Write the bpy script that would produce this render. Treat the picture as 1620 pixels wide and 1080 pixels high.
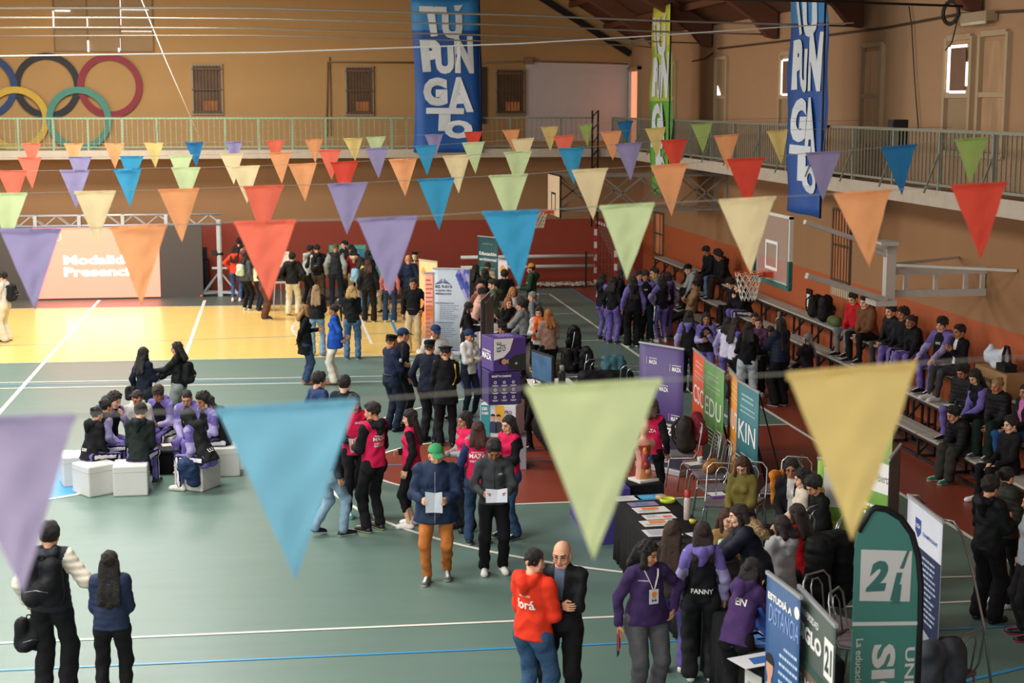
import bpy, math, random
import numpy as np
from mathutils import Vector, Matrix
from mathutils.bvhtree import BVHTree

for _o in list(bpy.data.objects):
    bpy.data.objects.remove(_o, do_unlink=True)
S = bpy.context.scene
COL = S.collection
pi = math.pi
random.seed(7)

# ---------------------------------------------------------------- camera (gallery of the sports hall, 5.7 m above the floor)
HC, FPX = 5.7, 2500.0
PITCH = math.atan2(375.0, FPX)
YAW = math.atan2(375.0, math.hypot(FPX, 375.0))
cam_data = bpy.data.cameras.new('camera')
cam = bpy.data.objects.new('camera', cam_data)
COL.objects.link(cam)
cam.location = (0, 0, HC)
cam.rotation_euler = (pi / 2 - PITCH, 0, -YAW)
cam_data.sensor_width = 36.0
cam_data.lens = 36.0 * FPX / 1620.0
cam_data.clip_start, cam_data.clip_end = 0.1, 200
cam_data.dof.use_dof = True
cam_data.dof.focus_distance = 22.0
cam_data.dof.aperture_fstop = 2.8
S.camera = cam

# ---------------------------------------------------------------- exposure, daylight
S.view_settings.view_transform = 'Standard'
S.view_settings.look = 'None'
S.view_settings.gamma = 1.0
S.view_settings.use_curve_mapping = False
S.view_settings.exposure = 0.65
W = bpy.data.worlds.new('daylight')
S.world = W
W.use_nodes = True
W.node_tree.nodes['Background'].inputs[0].default_value = (0.80, 0.88, 1.0, 1)
W.node_tree.nodes['Background'].inputs[1].default_value = 1.0


def area(name, loc, rot, sx, sy, power, col):
    l = bpy.data.lights.new(name, 'AREA')
    l.shape = 'RECTANGLE'; l.size = sx; l.size_y = sy; l.energy = power; l.color = col
    o = bpy.data.objects.new(name, l)
    o.location = loc; o.rotation_euler = rot
    COL.objects.link(o)
    return o


# added fill lamps under the roof; area lamps for unseen left and rear windows
for k in range(5):
    area('roof_fill_light', (-4.8, 5 + 9.5 * k, 9.6), (0, 0, 0), 6.0, 3.2, (620, 850, 850, 850, 850)[k], (1.0, 0.97, 0.90))
for k in range(4):
    area('side_window_light', (-13.6, 4 + 12 * k, 5.5), (0, math.radians(-80), 0), 4.5, 7.0, 330, (0.93, 0.97, 1.0))
area('rear_window_light', (-4.5, -5.6, 6.3), (math.radians(76), 0, 0), 13.0, 4.0, 850, (0.95, 0.98, 1.0))

# ---------------------------------------------------------------- photograph pixel -> place in the hall
_U = Vector((0, math.cos(PITCH), -math.sin(PITCH)))
_Fv = Vector((-375, 375, FPX)); _Fv -= _U * _Fv.dot(_U); _Fv.normalize()
_R = _U.cross(_Fv)
if _R.x < 0: _R = -_R


def ray(px, py):
    d = Vector((px - 810.0, 540.0 - py, FPX))
    return Vector((d.dot(_R), d.dot(_Fv), d.dot(_U)))


def onz(px, py, z=0.0):
    r = ray(px, py); t = (z - HC) / r.z
    return Vector((r.x * t, r.y * t, z))


def ony(px, py, Y):
    r = ray(px, py); t = Y / r.y
    return Vector((r.x * t, Y, HC + r.z * t))


def onx(px, py, X):
    r = ray(px, py); t = X / r.x
    return Vector((X, r.y * t, HC + r.z * t))


# ---------------------------------------------------------------- materials
def lin(c):
    if isinstance(c, str):
        c = c.lstrip('#'); c = tuple(int(c[i:i + 2], 16) / 255 for i in (0, 2, 4))
    return tuple((x / 12.92 if x <= 0.04045 else ((x + 0.055) / 1.055) ** 2.4) for x in c)


_M = {}


def mat(name, col, rough=0.7, metal=0.0, var=0.12, scale=6.0, bump=0.0, bscale=60.0, stretch=None, emit=0.0, trans=0.0, alpha=1.0, coat=0.0, spec=None, sheen=0.0, cells=False):
    if name in _M: return _M[name]
    m = bpy.data.materials.new(name); _M[name] = m
    m.use_nodes = True
    nt = m.node_tree; b = nt.nodes['Principled BSDF']
    c = lin(col)
    m.diffuse_color = (*c, 1)
    b.inputs['Roughness'].default_value = rough
    b.inputs['Metallic'].default_value = metal
    if spec is not None: b.inputs['Specular IOR Level'].default_value = spec
    if coat: b.inputs['Coat Weight'].default_value = coat
    if sheen: b.inputs['Sheen Weight'].default_value = sheen
    if trans: b.inputs['Transmission Weight'].default_value = trans
    if alpha < 1: b.inputs['Alpha'].default_value = alpha
    tc = nt.nodes.new('ShaderNodeTexCoord'); mp = nt.nodes.new('ShaderNodeMapping')
    nt.links.new(tc.outputs['Object'], mp.inputs[0])
    if stretch: mp.inputs['Scale'].default_value = stretch
    n = nt.nodes.new('ShaderNodeTexNoise'); n.inputs['Scale'].default_value = scale; n.inputs['Detail'].default_value = 4
    nt.links.new(mp.outputs[0], n.inputs[0])
    mx = nt.nodes.new('ShaderNodeMix'); mx.data_type = 'RGBA'
    nt.links.new(n.outputs[0], mx.inputs[0])
    mx.inputs[6].default_value = (*[max(0, x * (1 - var)) for x in c], 1)
    mx.inputs[7].default_value = (*[min(1, x * (1 + var)) for x in c], 1)
    nt.links.new(mx.outputs[2], b.inputs['Base Color'])
    if emit:
        nt.links.new(mx.outputs[2], b.inputs['Emission Color']); b.inputs['Emission Strength'].default_value = emit
    if bump:
        if cells:
            n2 = nt.nodes.new('ShaderNodeTexVoronoi'); n2.inputs['Scale'].default_value = bscale
        else:
            n2 = nt.nodes.new('ShaderNodeTexNoise'); n2.inputs['Scale'].default_value = bscale
        nt.links.new(mp.outputs[0], n2.inputs[0])
        bp = nt.nodes.new('ShaderNodeBump'); bp.inputs['Strength'].default_value = bump; bp.inputs['Distance'].default_value = 0.02
        nt.links.new(n2.outputs[0], bp.inputs['Height']); nt.links.new(bp.outputs[0], b.inputs['Normal'])
    return m


def cloth(hexc, kind='cotton'):
    k = {'cotton': (0.85, 0.35, 0.25, 9), 'denim': (0.8, 0.5, 0.3, 14), 'shell': (0.66, 0.4, 0.12, 7), 'knit': (0.95, 0.6, 0.2, 25), 'fur': (1.0, 1.0, 0.45, 45), 'leather': (0.45, 0.3, 0.15, 12)}[kind]
    return mat('%s_%s' % (kind, hexc.strip('#')), hexc, k[0], bump=k[1], var=k[2], bscale=k[3] * 2, scale=k[3], spec=.2 if kind != 'leather' else .4)


# ---------------------------------------------------------------- mesh builder
class MB:
    def __init__(s): s.v = []; s.f = []; s.m = []; s.smooth = []

    def add(s, vs, fs, mi=0, sm=False):
        o = len(s.v)
        s.v.extend([tuple(v) for v in vs])
        s.f.extend([tuple(i + o for i in f) for f in fs])
        s.m.extend([mi] * len(fs)); s.smooth.extend([sm] * len(fs))
        return s

    def box(s, c, d, mi=0, rz=0.0, M=None):
        x, y, z = [q / 2 for q in d]
        vs = [Vector((a * x, b * y, e * z)) for a in (-1, 1) for b in (-1, 1) for e in (-1, 1)]
        R = M or Matrix.Rotation(rz, 3, 'Z')
        vs = [R @ v + Vector(c) for v in vs]
        return s.add(vs, [(0, 1, 3, 2), (4, 6, 7, 5), (0, 4, 5, 1), (2, 3, 7, 6), (0, 2, 6, 4), (1, 5, 7, 3)], mi)

    def bar(s, a, b, w, h=None, mi=0):
        a, b = Vector(a), Vector(b); d = b - a; h = h or w
        if d.length < 1e-6: return s
        z = d.normalized(); u = Vector((0, 0, 1)) if abs(z.z) < 0.95 else Vector((0, 1, 0))
        x = z.cross(u).normalized(); y = x.cross(z)
        M = Matrix((x, y, z)).transposed()
        return s.box((a + b) / 2, (w, h, d.length), mi, M=M)

    def tube(s, pts, r, n=8, mi=0, cap=True, closed=False):
        pts = [Vector(p) for p in pts]
        k = len(pts); rs = r if isinstance(r, (list, tuple)) else [r] * k
        vs = []; up = None
        for i, p in enumerate(pts):
            if closed: t = pts[(i + 1) % k] - pts[i - 1]
            else: t = pts[min(i + 1, k - 1)] - pts[max(i - 1, 0)]
            t.normalize()
            if up is None: up = Vector((0, 0, 1)) if abs(t.z) < 0.9 else Vector((1, 0, 0))
            x = t.cross(up).normalized(); y = x.cross(t).normalized(); up = y
            for j in range(n):
                a = 2 * pi * j / n
                vs.append(p + (x * math.cos(a) + y * math.sin(a)) * rs[i])
        fs = []
        for i in range(k if closed else k - 1):
            i2 = (i + 1) % k
            for j in range(n):
                j2 = (j + 1) % n
                fs.append((i * n + j, i * n + j2, i2 * n + j2, i2 * n + j))
        if cap and not closed:
            fs.append(tuple(range(n))[::-1]); fs.append(tuple((k - 1) * n + j for j in range(n)))
        return s.add(vs, fs, mi, True)

    def lathe(s, prof, c=(0, 0, 0), n=20, mi=0, axis=None):
        vs = []; M = Matrix.Identity(3)
        if axis is not None: M = Vector((0, 0, 1)).rotation_difference(Vector(axis)).to_matrix()
        for r, z in prof:
            for j in range(n):
                a = 2 * pi * j / n
                vs.append(M @ Vector((r * math.cos(a), r * math.sin(a), z)) + Vector(c))
        fs = []
        for i in range(len(prof) - 1):
            for j in range(n):
                j2 = (j + 1) % n
                fs.append((i * n + j, i * n + j2, (i + 1) * n + j2, (i + 1) * n + j))
        fs.append(tuple(range(n))[::-1]); fs.append(tuple((len(prof) - 1) * n + j for j in range(n)))
        return s.add(vs, fs, mi, True)

    def build(s, name, mats, parent=None, loc=None, bevel=0.0, mods=None):
        me = bpy.data.meshes.new(name)
        me.from_pydata(s.v, [], s.f)
        if not isinstance(mats, (list, tuple)): mats = [mats]
        for m in mats: me.materials.append(m)
        me.polygons.foreach_set('material_index', s.m)
        me.polygons.foreach_set('use_smooth', s.smooth)
        me.update()
        o = bpy.data.objects.new(name, me); COL.objects.link(o)
        if parent is not None: o.parent = parent
        if loc is not None: o.location = loc
        if bevel:
            b = o.modifiers.new('bevel', 'BEVEL'); b.width = bevel; b.segments = 2; b.limit_method = 'ANGLE'
        return o


def tag(o, label=None, cat=None, group=None, kind=None):
    if label: o['label'] = label
    if cat: o['category'] = cat
    if group: o['group'] = group
    if kind: o['kind'] = kind
    return o


def thing(name, label, cat, loc=(0, 0, 0), rz=0.0, group=None):
    o = bpy.data.objects.new(name, None); COL.objects.link(o)
    o.empty_display_size = 0.1
    o.location = loc; o.rotation_euler = (0, 0, rz)
    return tag(o, label, cat, group)


def struct(name, mb, mats, **k):
    o = mb.build(name, mats, **k)
    o['kind'] = 'structure'
    return o


def copy_tree(o, parent=None):
    c = o.copy(); COL.objects.link(c)
    if parent is not None: c.parent = parent
    for ch in list(o.children): copy_tree(ch, c)
    return c


_TXT = {}


def text_geo(txt, bold=0.0, space=1.0, shear=0.0):
    key = (txt, bold, space, shear)
    if key in _TXT: return _TXT[key]
    cu = bpy.data.curves.new('t', 'FONT')
    cu.body = txt; cu.align_x = 'CENTER'; cu.align_y = 'CENTER'; cu.offset = bold; cu.space_character = space; cu.shear = shear
    cu.resolution_u = 3
    o = bpy.data.objects.new('t', cu); COL.objects.link(o)
    dg = bpy.context.evaluated_depsgraph_get()
    me = bpy.data.meshes.new_from_object(o.evaluated_get(dg))
    vs = [tuple(v.co) for v in me.vertices]; fs = [tuple(p.vertices) for p in me.polygons]
    bpy.data.objects.remove(o, do_unlink=True); bpy.data.curves.remove(cu); bpy.data.meshes.remove(me)
    if vs:
        x0, x1 = min(v[0] for v in vs), max(v[0] for v in vs); y0, y1 = min(v[1] for v in vs), max(v[1] for v in vs)
        vs = [((v[0] - (x0 + x1) / 2) / max(x1 - x0, 1e-6), (v[1] - (y0 + y1) / 2) / max(y1 - y0, 1e-6)) for v in vs]
        asp = (x1 - x0) / max(y1 - y0, 1e-6)
    else: asp = 1
    _TXT[key] = (vs, fs, asp)
    return _TXT[key]


class Sheet:
    """flat print: unit coordinates u 0..1 left to right, v 0..1 bottom to top, on a frame (origin, ux, vy, normal)."""
    def __init__(s, w, h):
        s.w, s.h = w, h; s.mb = MB(); s.mats = []; s.layer = 0.0015

    def mi(s, m):
        if m not in s.mats: s.mats.append(m)
        return s.mats.index(m)

    def pt(s, u, v, e): return (u * s.w - s.w / 2, -e, v * s.h)

    def text(s, txt, u, v, hgt, m, wid=None, bold=0.02, shear=0.0, rot=0.0, e=0.004, space=1.0):
        vs, fs, asp = text_geo(txt, bold, space, shear)
        H = hgt * s.h; Wd = (wid * s.w) if wid else H * asp
        c, sn = math.cos(rot), math.sin(rot)
        out = [((x * Wd) * c - (y * H) * sn + u * s.w - s.w / 2, -e, (x * Wd) * sn + (y * H) * c + v * s.h) for x, y in vs]
        s.mb.add(out, fs, s.mi(m))

    def poly(s, pts, m, e=0.002):
        s.mb.add([s.pt(u, v, e) for u, v in pts], [tuple(range(len(pts)))], s.mi(m))

    def rect(s, u0, v0, u1, v1, m, e=0.002): s.poly([(u0, v0), (u1, v0), (u1, v1), (u0, v1)], m, e)

    def lines(s, u0, u1, v, n, dv, m, hh=0.35, e=0.003, seed=0, align='l'):
        rr = random.Random(seed)
        for i in range(n):
            L = (u1 - u0) * rr.uniform(0.6, 1.0)
            a = u0 if align == 'l' else (u1 - L if align == 'r' else (u0 + u1 - L) / 2)
            x = a
            while x < a + L - 0.005:
                wl = rr.uniform(0.03, 0.09); s.rect(x, v - i * dv, min(x + wl, a + L), v - i * dv + dv * hh, m, e); x += wl + 0.015

    def disc(s, u, v, r, m, e=0.003, n=20, r2=None):
        if r2:
            a = [s.pt(u + r * math.cos(2 * pi * k / n) / s.w, v + r * math.sin(2 * pi * k / n) / s.h, e) for k in range(n)]
            b = [s.pt(u + r2 * math.cos(2 * pi * k / n) / s.w, v + r2 * math.sin(2 * pi * k / n) / s.h, e) for k in range(n)]
            s.mb.add(a + b, [(k, (k + 1) % n, n + (k + 1) % n, n + k) for k in range(n)], s.mi(m))
        else:
            s.poly([(u + r * math.cos(2 * pi * k / n) / s.w, v + r * math.sin(2 * pi * k / n) / s.h) for k in range(n)], m, e)

    def build(s, name, parent):
        return s.mb.build(name, s.mats, parent) if s.mb.v else None
# ================================================================ the hall
XW = 11.6                      # right wall
YL = onz(650, 454).y            # lower far wall
YU = onx(998, 130, XW).y        # upper far wall, behind the gallery
XL, YN = -14.0, -6.0
XB = 10.35                      # edge of the right gallery
YB = YL - 0.9                   # edge of the far gallery
ZB = ony(500, 238, YB).z        # gallery floor
ZO = 2.10                       # top of the painted dado

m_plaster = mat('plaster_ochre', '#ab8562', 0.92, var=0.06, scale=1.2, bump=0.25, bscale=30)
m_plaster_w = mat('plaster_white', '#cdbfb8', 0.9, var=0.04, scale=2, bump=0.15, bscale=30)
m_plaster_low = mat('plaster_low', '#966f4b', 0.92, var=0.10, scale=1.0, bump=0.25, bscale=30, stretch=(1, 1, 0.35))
m_dado_r = mat('dado_orange', '#a9542a', 0.7, var=0.10, scale=1.5, bump=0.2, bscale=25, stretch=(1, 1, 0.4))
m_dado_f = mat('dado_red', '#8c3620', 0.7, var=0.08, scale=1.5, bump=0.15, bscale=25)
m_conc = mat('gallery_concrete', '#b3a796', 0.9, var=0.15, scale=4, bump=0.4, bscale=20)
m_wood_roof = mat('roof_boards', '#55301c', 0.75, var=0.35, scale=3, bump=0.3, bscale=20, stretch=(0.3, 3, 1))
m_beam = mat('beam_wood', '#643820', 0.7, var=0.25, scale=4, bump=0.3, bscale=20, stretch=(0.4, 4, 3))
m_green = mat('court_green', '#5f786f', 0.42, var=0.10, scale=1.6, bump=0.06, bscale=40, stretch=(0.5, 2.5, 1))
m_yellow = mat('court_yellow', '#ecc873', 0.24, var=0.05, scale=1.5, bump=0.04, bscale=40)
m_red = mat('court_red', '#863d2c', 0.36, var=0.12, scale=2.2, bump=0.06, bscale=40, stretch=(0.6, 2.2, 1))
m_blue = mat('court_blue', '#3f8fc0', 0.4, var=0.06)
m_white = mat('line_white', '#dcd9cf', 0.5, var=0.10, scale=9)
m_strip = mat('court_dark', '#4c554c', 0.45, var=0.12, scale=2)

XA, XBl = 9.03, 8.12            # touch lines
# -- floor with its paint
fl = MB()
fl.box((0, 22, -0.1), (31, 60, 0.2), 0)


def patch(pts, mi, z): fl.add([(p[0], p[1], z) for p in pts], [tuple(range(len(pts)))], mi)


def pline(a, b, w, mi, z=0.006, n=1):
    a, b = onz(*a), onz(*b)
    d = (b - a).normalized(); s = Vector((-d.y, d.x, 0)) * w / 2
    patch([a - s, b - s, b + s, a + s], mi, z)


def arc(cx, cy, r, a0, a1, w, mi, z=0.0065, n=48, fill=False):
    A = [math.radians(a0 + (a1 - a0) * k / n) for k in range(n + 1)]
    if fill:
        patch([(cx + r * math.cos(t), cy + r * math.sin(t)) for t in A], mi, z); return
    for k in range(n):
        q = []
        for t, rr in ((A[k], r - w / 2), (A[k + 1], r - w / 2), (A[k + 1], r + w / 2), (A[k], r + w / 2)):
            q.append((cx + rr * math.cos(t), cy + rr * math.sin(t)))
        patch(q, mi, z)


yb0, yb1 = onz(-60, 575), onz(700, 561)
yt0, yt1 = onz(-60, 489.5), onz(700, 479)
patch([(XL, yb0.y + 0.2), yb0, yb1, yt1, yt0, (XL, yt0.y)], 1, 0.002)
patch([yt0 + Vector((-6, 0, 0)), yt1, (3.2, YL), (XL, YL)], 5, 0.0015)
# red run-off along the right and the far wall
patch([(XA, YN), (XW, YN), (XW, YL), (XA, YL)], 2, 0.002)
yfar = onz(870, 457).y
patch([(3.6, yfar), (XA, yfar), (XA, YL), (3.6, YL)], 2, 0.002)
# near key, red
KC = 24.5
kx0, ky0, ky1 = 3.2, onz(860, 796).y, onz(1197, 673).y
patch([(kx0, ky0), (XA, ky0), (XA, ky1), (kx0, ky1)], 2, 0.003)
arc(kx0, KC, 1.88, 90, 270, 0, 2, 0.0035, fill=True)
arc(kx0, KC, 1.88, 90, 270, 0.06, 4)
arc(7.55, KC, 6.98, 112, 262, 0.07, 4)
for y in (ky0, ky1): patch([(kx0, y - 0.03), (XA, y - 0.03), (XA, y + 0.03), (kx0, y + 0.03)], 4, 0.006)
patch([(XA - 0.035, YN), (XA + 0.035, YN), (XA + 0.035, onz(1197, 640).y), (XA - 0.035, onz(1197, 640).y)], 4, 0.007)
patch([(XA - 0.035, onz(1197, 640).y), (XA + 0.035, onz(1197, 640).y), (XA + 0.035, yfar), (XA - 0.035, yfar)], 3, 0.007)
patch([(3.6, yfar - 0.04), (XA, yfar - 0.04), (XA, yfar + 0.04), (3.6, yfar + 0.04)], 3, 0.007)
y1, y2 = onz(1012, 565).y, onz(866, 465).y
patch([(XBl - 0.035, y1 - 8), (XBl + 0.035, y1 - 8), (XBl + 0.035, y2), (XBl - 0.035, y2)], 4, 0.007)
patch([(5.2, y2 - 0.04), (XBl, y2 - 0.04), (XBl, y2 + 0.04), (5.2, y2 + 0.04)], 4, 0.007)
# far key
fk = onz(450, 521).y
arc(onz(580, 521).x, fk, 1.88, 90, 270, 0.06, 4)
pline((570, 503), (588, 544.5), 0.07, 4); pline((588, 544.5), (700, 542), 0.06, 4)
arc(6.9, fk, 6.6, 100, 262, 0.05, 4, 0.0062)
pline((612, 488), (628, 528), 0.07, 3)
# lines across the hall
for a, b, w, mi in (((-60, 1020), (1640, 947), 0.055, 4), ((-60, 1063), (1640, 989), 0.05, 3), ((-60, 606.5), (1240, 584), 0.06, 4), ((-60, 616), (1240, 592), 0.06, 4),
                    ((-60, 611), (1240, 588), 0.05, 3), ((-60, 576), (640, 562.5), 0.05, 4), ((-60, 489.5), (640, 480), 0.05, 4), ((840, 582), (1160, 576), 0.05, 4),
                    ((905, 539), (1010, 538), 0.06, 4), ((850, 497), (912, 496), 0.05, 4), ((-60, 758), (1240, 715), 0.04, 3), ((1150, 752), (1400, 743), 0.06, 4),
                    ((1200, 922), (1640, 909), 0.05, 4), ((1500, 1084), (1640, 1050), 0.06, 3), ((-60, 549), (620, 527), 0.03, 3)):
    pline(a, b, w, mi)
pline((157, 475), (-40, 697), 0.09, 4, 0.0055); pline((324, 475), (293, 563), 0.09, 4, 0.0055)
bc = onz(20, 752)
arc(bc.x, bc.y, 1.75, 0, 360, 0, 3, 0.0045, fill=True); arc(bc.x, bc.y, 1.8, 0, 360, 0.08, 4, 0.0065)
struct('floor', fl, [m_green, m_yellow, m_red, m_blue, m_white, m_strip])

# -- walls
ZR = 7.78                       # where the roof meets the side walls
RS = 0.60                       # roof pitch


def roof_z(x): return ZR + RS * (XW - abs(x)) if x > 0 else ZR + RS * (XW - abs(x) * XW / 14.0)


w = MB()
w.box(((XL + XW) / 2, YL + 0.15, ZO / 2), (XW - XL, 0.3, ZO), 1)
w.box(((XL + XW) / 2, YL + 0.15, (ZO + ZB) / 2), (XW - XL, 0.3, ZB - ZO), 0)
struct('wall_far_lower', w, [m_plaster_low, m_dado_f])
w = MB()
w.add([(XL, YU, ZB - 0.2), (XW, YU, ZB - 0.2), (XW, YU, ZR), (0, YU, ZR + RS * XW), (XL, YU, ZR)], [(0, 1, 2, 3, 4)], 0)
w.add([(XL, YU + 0.3, ZB - 0.2), (XW, YU + 0.3, ZB - 0.2), (XW, YU + 0.3, ZR), (0, YU + 0.3, ZR + RS * XW), (XL, YU + 0.3, ZR)], [(4, 3, 2, 1, 0)], 0)
pa, pb = ony(832, 98, YU), ony(994, 184, YU)
w.box(((pa.x + pb.x) / 2, YU - 0.01, (pa.z + pb.z) / 2 - .4), (pb.x - pa.x, 0.02, pa.z - pb.z + .8), 1)
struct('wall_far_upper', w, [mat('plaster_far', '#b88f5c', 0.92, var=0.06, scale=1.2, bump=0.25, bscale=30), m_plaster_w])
w = MB()
w.box((XW + 0.15, (YN + YU) / 2, ZO / 2), (0.3, YU - YN, ZO), 1)
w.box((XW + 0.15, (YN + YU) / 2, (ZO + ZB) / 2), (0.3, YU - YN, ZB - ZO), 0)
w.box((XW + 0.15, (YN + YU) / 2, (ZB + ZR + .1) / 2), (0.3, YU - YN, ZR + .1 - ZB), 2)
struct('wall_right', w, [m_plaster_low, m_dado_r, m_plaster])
w = MB(); w.box((XL - 0.15, (YN + YU) / 2, ZR / 2), (0.3, YU - YN, ZR), 0)
struct('wall_left', w, [m_plaster])
w = MB(); w.box(((XL + XW) / 2, YN - 0.15, 5.5), (XW - XL, 0.3, 11), 0)
struct('wall_rear', w, [m_plaster])
w = MB()
for (x0, z0, x1, z1) in ((XW + .3, ZR - .18, 0, ZR + RS * (XW)), (0, ZR + RS * XW, XL - .3, ZR - .18)):
    w.add([(x0, YN, z0), (x1, YN, z1), (x1, YU + .3, z1), (x0, YU + .3, z0), (x0, YN, z0 + .2), (x1, YN, z1 + .2), (x1, YU + .3, z1 + .2), (x0, YU + .3, z0 + .2)],
          [(0, 1, 2, 3), (4, 7, 6, 5), (0, 4, 5, 1), (1, 5, 6, 2), (2, 6, 7, 3), (3, 7, 4, 0)], 0)
struct('ceiling', w, [m_wood_roof])

# -- roof frames: haunched timber beams, one object each, tie rods, purlins
m_steel_d = mat('dark_steel', '#2c2622', 0.5, metal=0.6)
m_rod = mat('tie_rod', '#9a9184', 0.45, metal=0.5)
fy = [onx(1127, 76, XW).y, onx(1231, 64.5, XW).y, onx(1365, 44, XW).y, onx(1553, 19, XW).y]
fy = [fy[0] + 5.1] + fy + [fy[-1] - 5.1, fy[-1] - 10.2]
wherebeam = ['far gable', 'green banner', 'second bay', 'right blue banner', 'wall lamp', 'near', 'near']
for i, y in enumerate(fy):
    if i > 4: continue
    b = MB()
    prof = [(XW - .06, 7.2), (XW - .30, 7.25), (XW - .62, 7.62), (XW - 1.2, 8.02), (XW - 3.2, 8.02 + 2.0 * .60), (0.3, 8.02 + (XW - 1.5) * .60), (0.3, ZR + RS * (XW - .3) - .02), (XW - .06, ZR + 0.02)]
    n = len(prof)
    b.add([(x, y - .13, z) for x, z in prof] + [(x, y + .13, z) for x, z in prof], [tuple(range(n)), tuple(range(2 * n - 1, n - 1, -1))] + [(k, n + k, n + (k + 1) % n, (k + 1) % n) for k in range(n)], 0)
    o = b.build('roof_beam', m_beam)
    tag(o, ['haunched timber roof beam closest to the far gable wall', 'haunched timber roof beam behind the tall green and yellow banner', 'haunched timber roof beam landing left of the right-hand blue banner',
            'haunched timber roof beam landing just right of the right-hand blue banner', 'haunched timber roof beam ending above the black cable coil'][i], 'roof beam', 'timber roof beams')
pu = MB()
for k in range(9):
    x = XW - .9 - k * 1.15; z = ZR + RS * (XW - x) - .12
    pu.box((x, (YN + YU) / 2, z), (.09, YU - YN, .16), 0)
tag(pu.build('roof_purlin', m_beam), 'dark timber purlins running along under the roof boards', 'purlin')
gb = MB(); gb.bar((XW - .05, YU - .08, 7.33), (0.2, YU - .08, 7.33 + (XW - .25) * .60), .08, .2)
tag(gb.build('gable_rafter', m_steel_d), 'thin dark rafter sloping up along the far gable wall', 'rafter')
# steel tie rods seen across the top of the picture: (points on the photograph), depth
rods = [([(-40, 13), (180, 13), (400, 13), (820, 24), (1040, 33), (1370, 42)], fy[3], 'topmost pale tie rod crossing the hall, ending by the second blue banner'),
        ([(-40, 28), (180, 28), (420, 30), (820, 40), (1040, 50), (1235, 55)], fy[2], 'second pale tie rod from the top crossing the hall'),
        ([(-40, 44), (180, 44), (400, 45), (820, 57), (1040, 66), (1127, 69)], fy[1], 'third pale tie rod from the top, ending at the beam right of the green banner'),
        ([(-40, 57), (250, 56), (400, 56), (700, 63), (1000, 72), (1032, 75)], fy[0], 'thin fourth tie rod from the top, ending at the green banner'),
        ([(1100, -2), (1300, 2), (1500, 9), (1560, 12)], fy[4], 'dark tie rod above the second blue banner running to the cable coil')]
for pts, Y, lab in rods:
    t = MB(); t.tube([ony(a, b, Y) for a, b in pts], 0.022, 6)
    tag(t.build('tie_rod', m_rod if Y > fy[4] + 1 else m_steel_d), lab, 'tie rod', 'steel tie rods under the roof')
t = MB(); t.tube([ony(a, b, 21 + 0.002 * a) for a, b in ((-40, 89), (200, 86), (420, 83), (820, 69), (1010, 58), (1220, 44), (1350, 36))], 0.011, 6)
tag(t.build('white_rope', mat('rope_white', '#e6e4dc', 0.6)), 'bright white rope rising to the right across the hall', 'rope')
t = MB(); t.tube([ony(222, -5, 46), ony(262, 95, 46), ony(318, 222, 46.5)], 0.012, 5)
tag(t.build('hanging_rope', mat('rope_white', '#e6e4dc')), 'thin slanting cord hanging from the roof down to the far railing', 'cord')

# -- galleries
m_gfloor = mat('gallery_floor', '#8a6f58', 0.8, var=0.15)
g = MB()
g.box(((XL + XW) / 2, (YB + YU) / 2, ZB - .1), (XW - XL, YU - YB, .2), 0)
g.box(((XL + XW) / 2, YB - .03, ZB - .1), (XW - XL, .06, .26), 0)
struct('trim_far_gallery_slab', g, [m_conc])
g = MB()
g.box(((XB + XW) / 2, (YN + YB) / 2, ZB - .1), (XW - XB, YB - YN, .2), 1)
g.box((XB - .03, (YN + YB) / 2, ZB - .09), (.06, YB - YN, .26), 0)
struct('trim_right_gallery_slab', g, [m_conc, m_gfloor])

m_rail_g = mat('railing_green', '#8fa48a', 0.5, metal=0.2, var=0.2, scale=20)
m_rail_d = mat('railing_dark', '#84897a', 0.5, metal=0.3, var=0.25, scale=20)
ZT = onx(1340, 201, XB).z


def railing(p0, p1, ztop, label, m, n, stepw, flat=0.0, mesh=False):
    p0, p1 = Vector(p0), Vector(p1); L = (p1 - p0).length; d = (p1 - p0) / L
    r = thing('gallery_railing', label, 'railing', (p0.x, p0.y, ZB))
    h = ztop - ZB
    def q(t, z): return (d.x * t, d.y * t, z)
    a = MB(); a.bar(q(0, h), q(L, h), .05); a.build('top_rail', m, r)
    a = MB(); a.bar(q(0, .12), q(L, .12), .04); a.build('bottom_rail', m, r)
    k = 0; t = 0
    while t <= L:
        a = MB(); a.bar(q(t, -.05), q(t, h), .06, .06)
        if flat:
            a.bar(q(t, h - .3), (d.x * t + d.y * .25, d.y * t - d.x * .25, -.0), .02, .03)
        a.build('post', m, r); t += stepw
    a = MB(); nb = int(L / n)
    for i in range(nb):
        t = i * n
        a.bar(q(t, .12), q(t, h), flat or .014, .014)
    o = a.build('balusters', m, r); o['kind'] = 'stuff'
    return r


xa = ony(640, 183, YB).x; xb = ony(940, 183, YB).x
railing((XL + .5, YB, ZB), (xa, YB, ZB), ZT, 'pale green far gallery railing in front of the coloured rings, left of the blue banner', m_rail_g, .16, 1.0)
railing((xa + .05, YB, ZB), (xb, YB, ZB), ZT, 'dark far gallery railing between the left blue banner and the corner post', m_rail_d, .155, 1.6)
railing((XB, YB - .1, ZB), (XB, 12, ZB), ZT, 'long green slatted railing of the right-hand gallery', m_rail_d, .15, 1.9, flat=.022)
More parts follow.
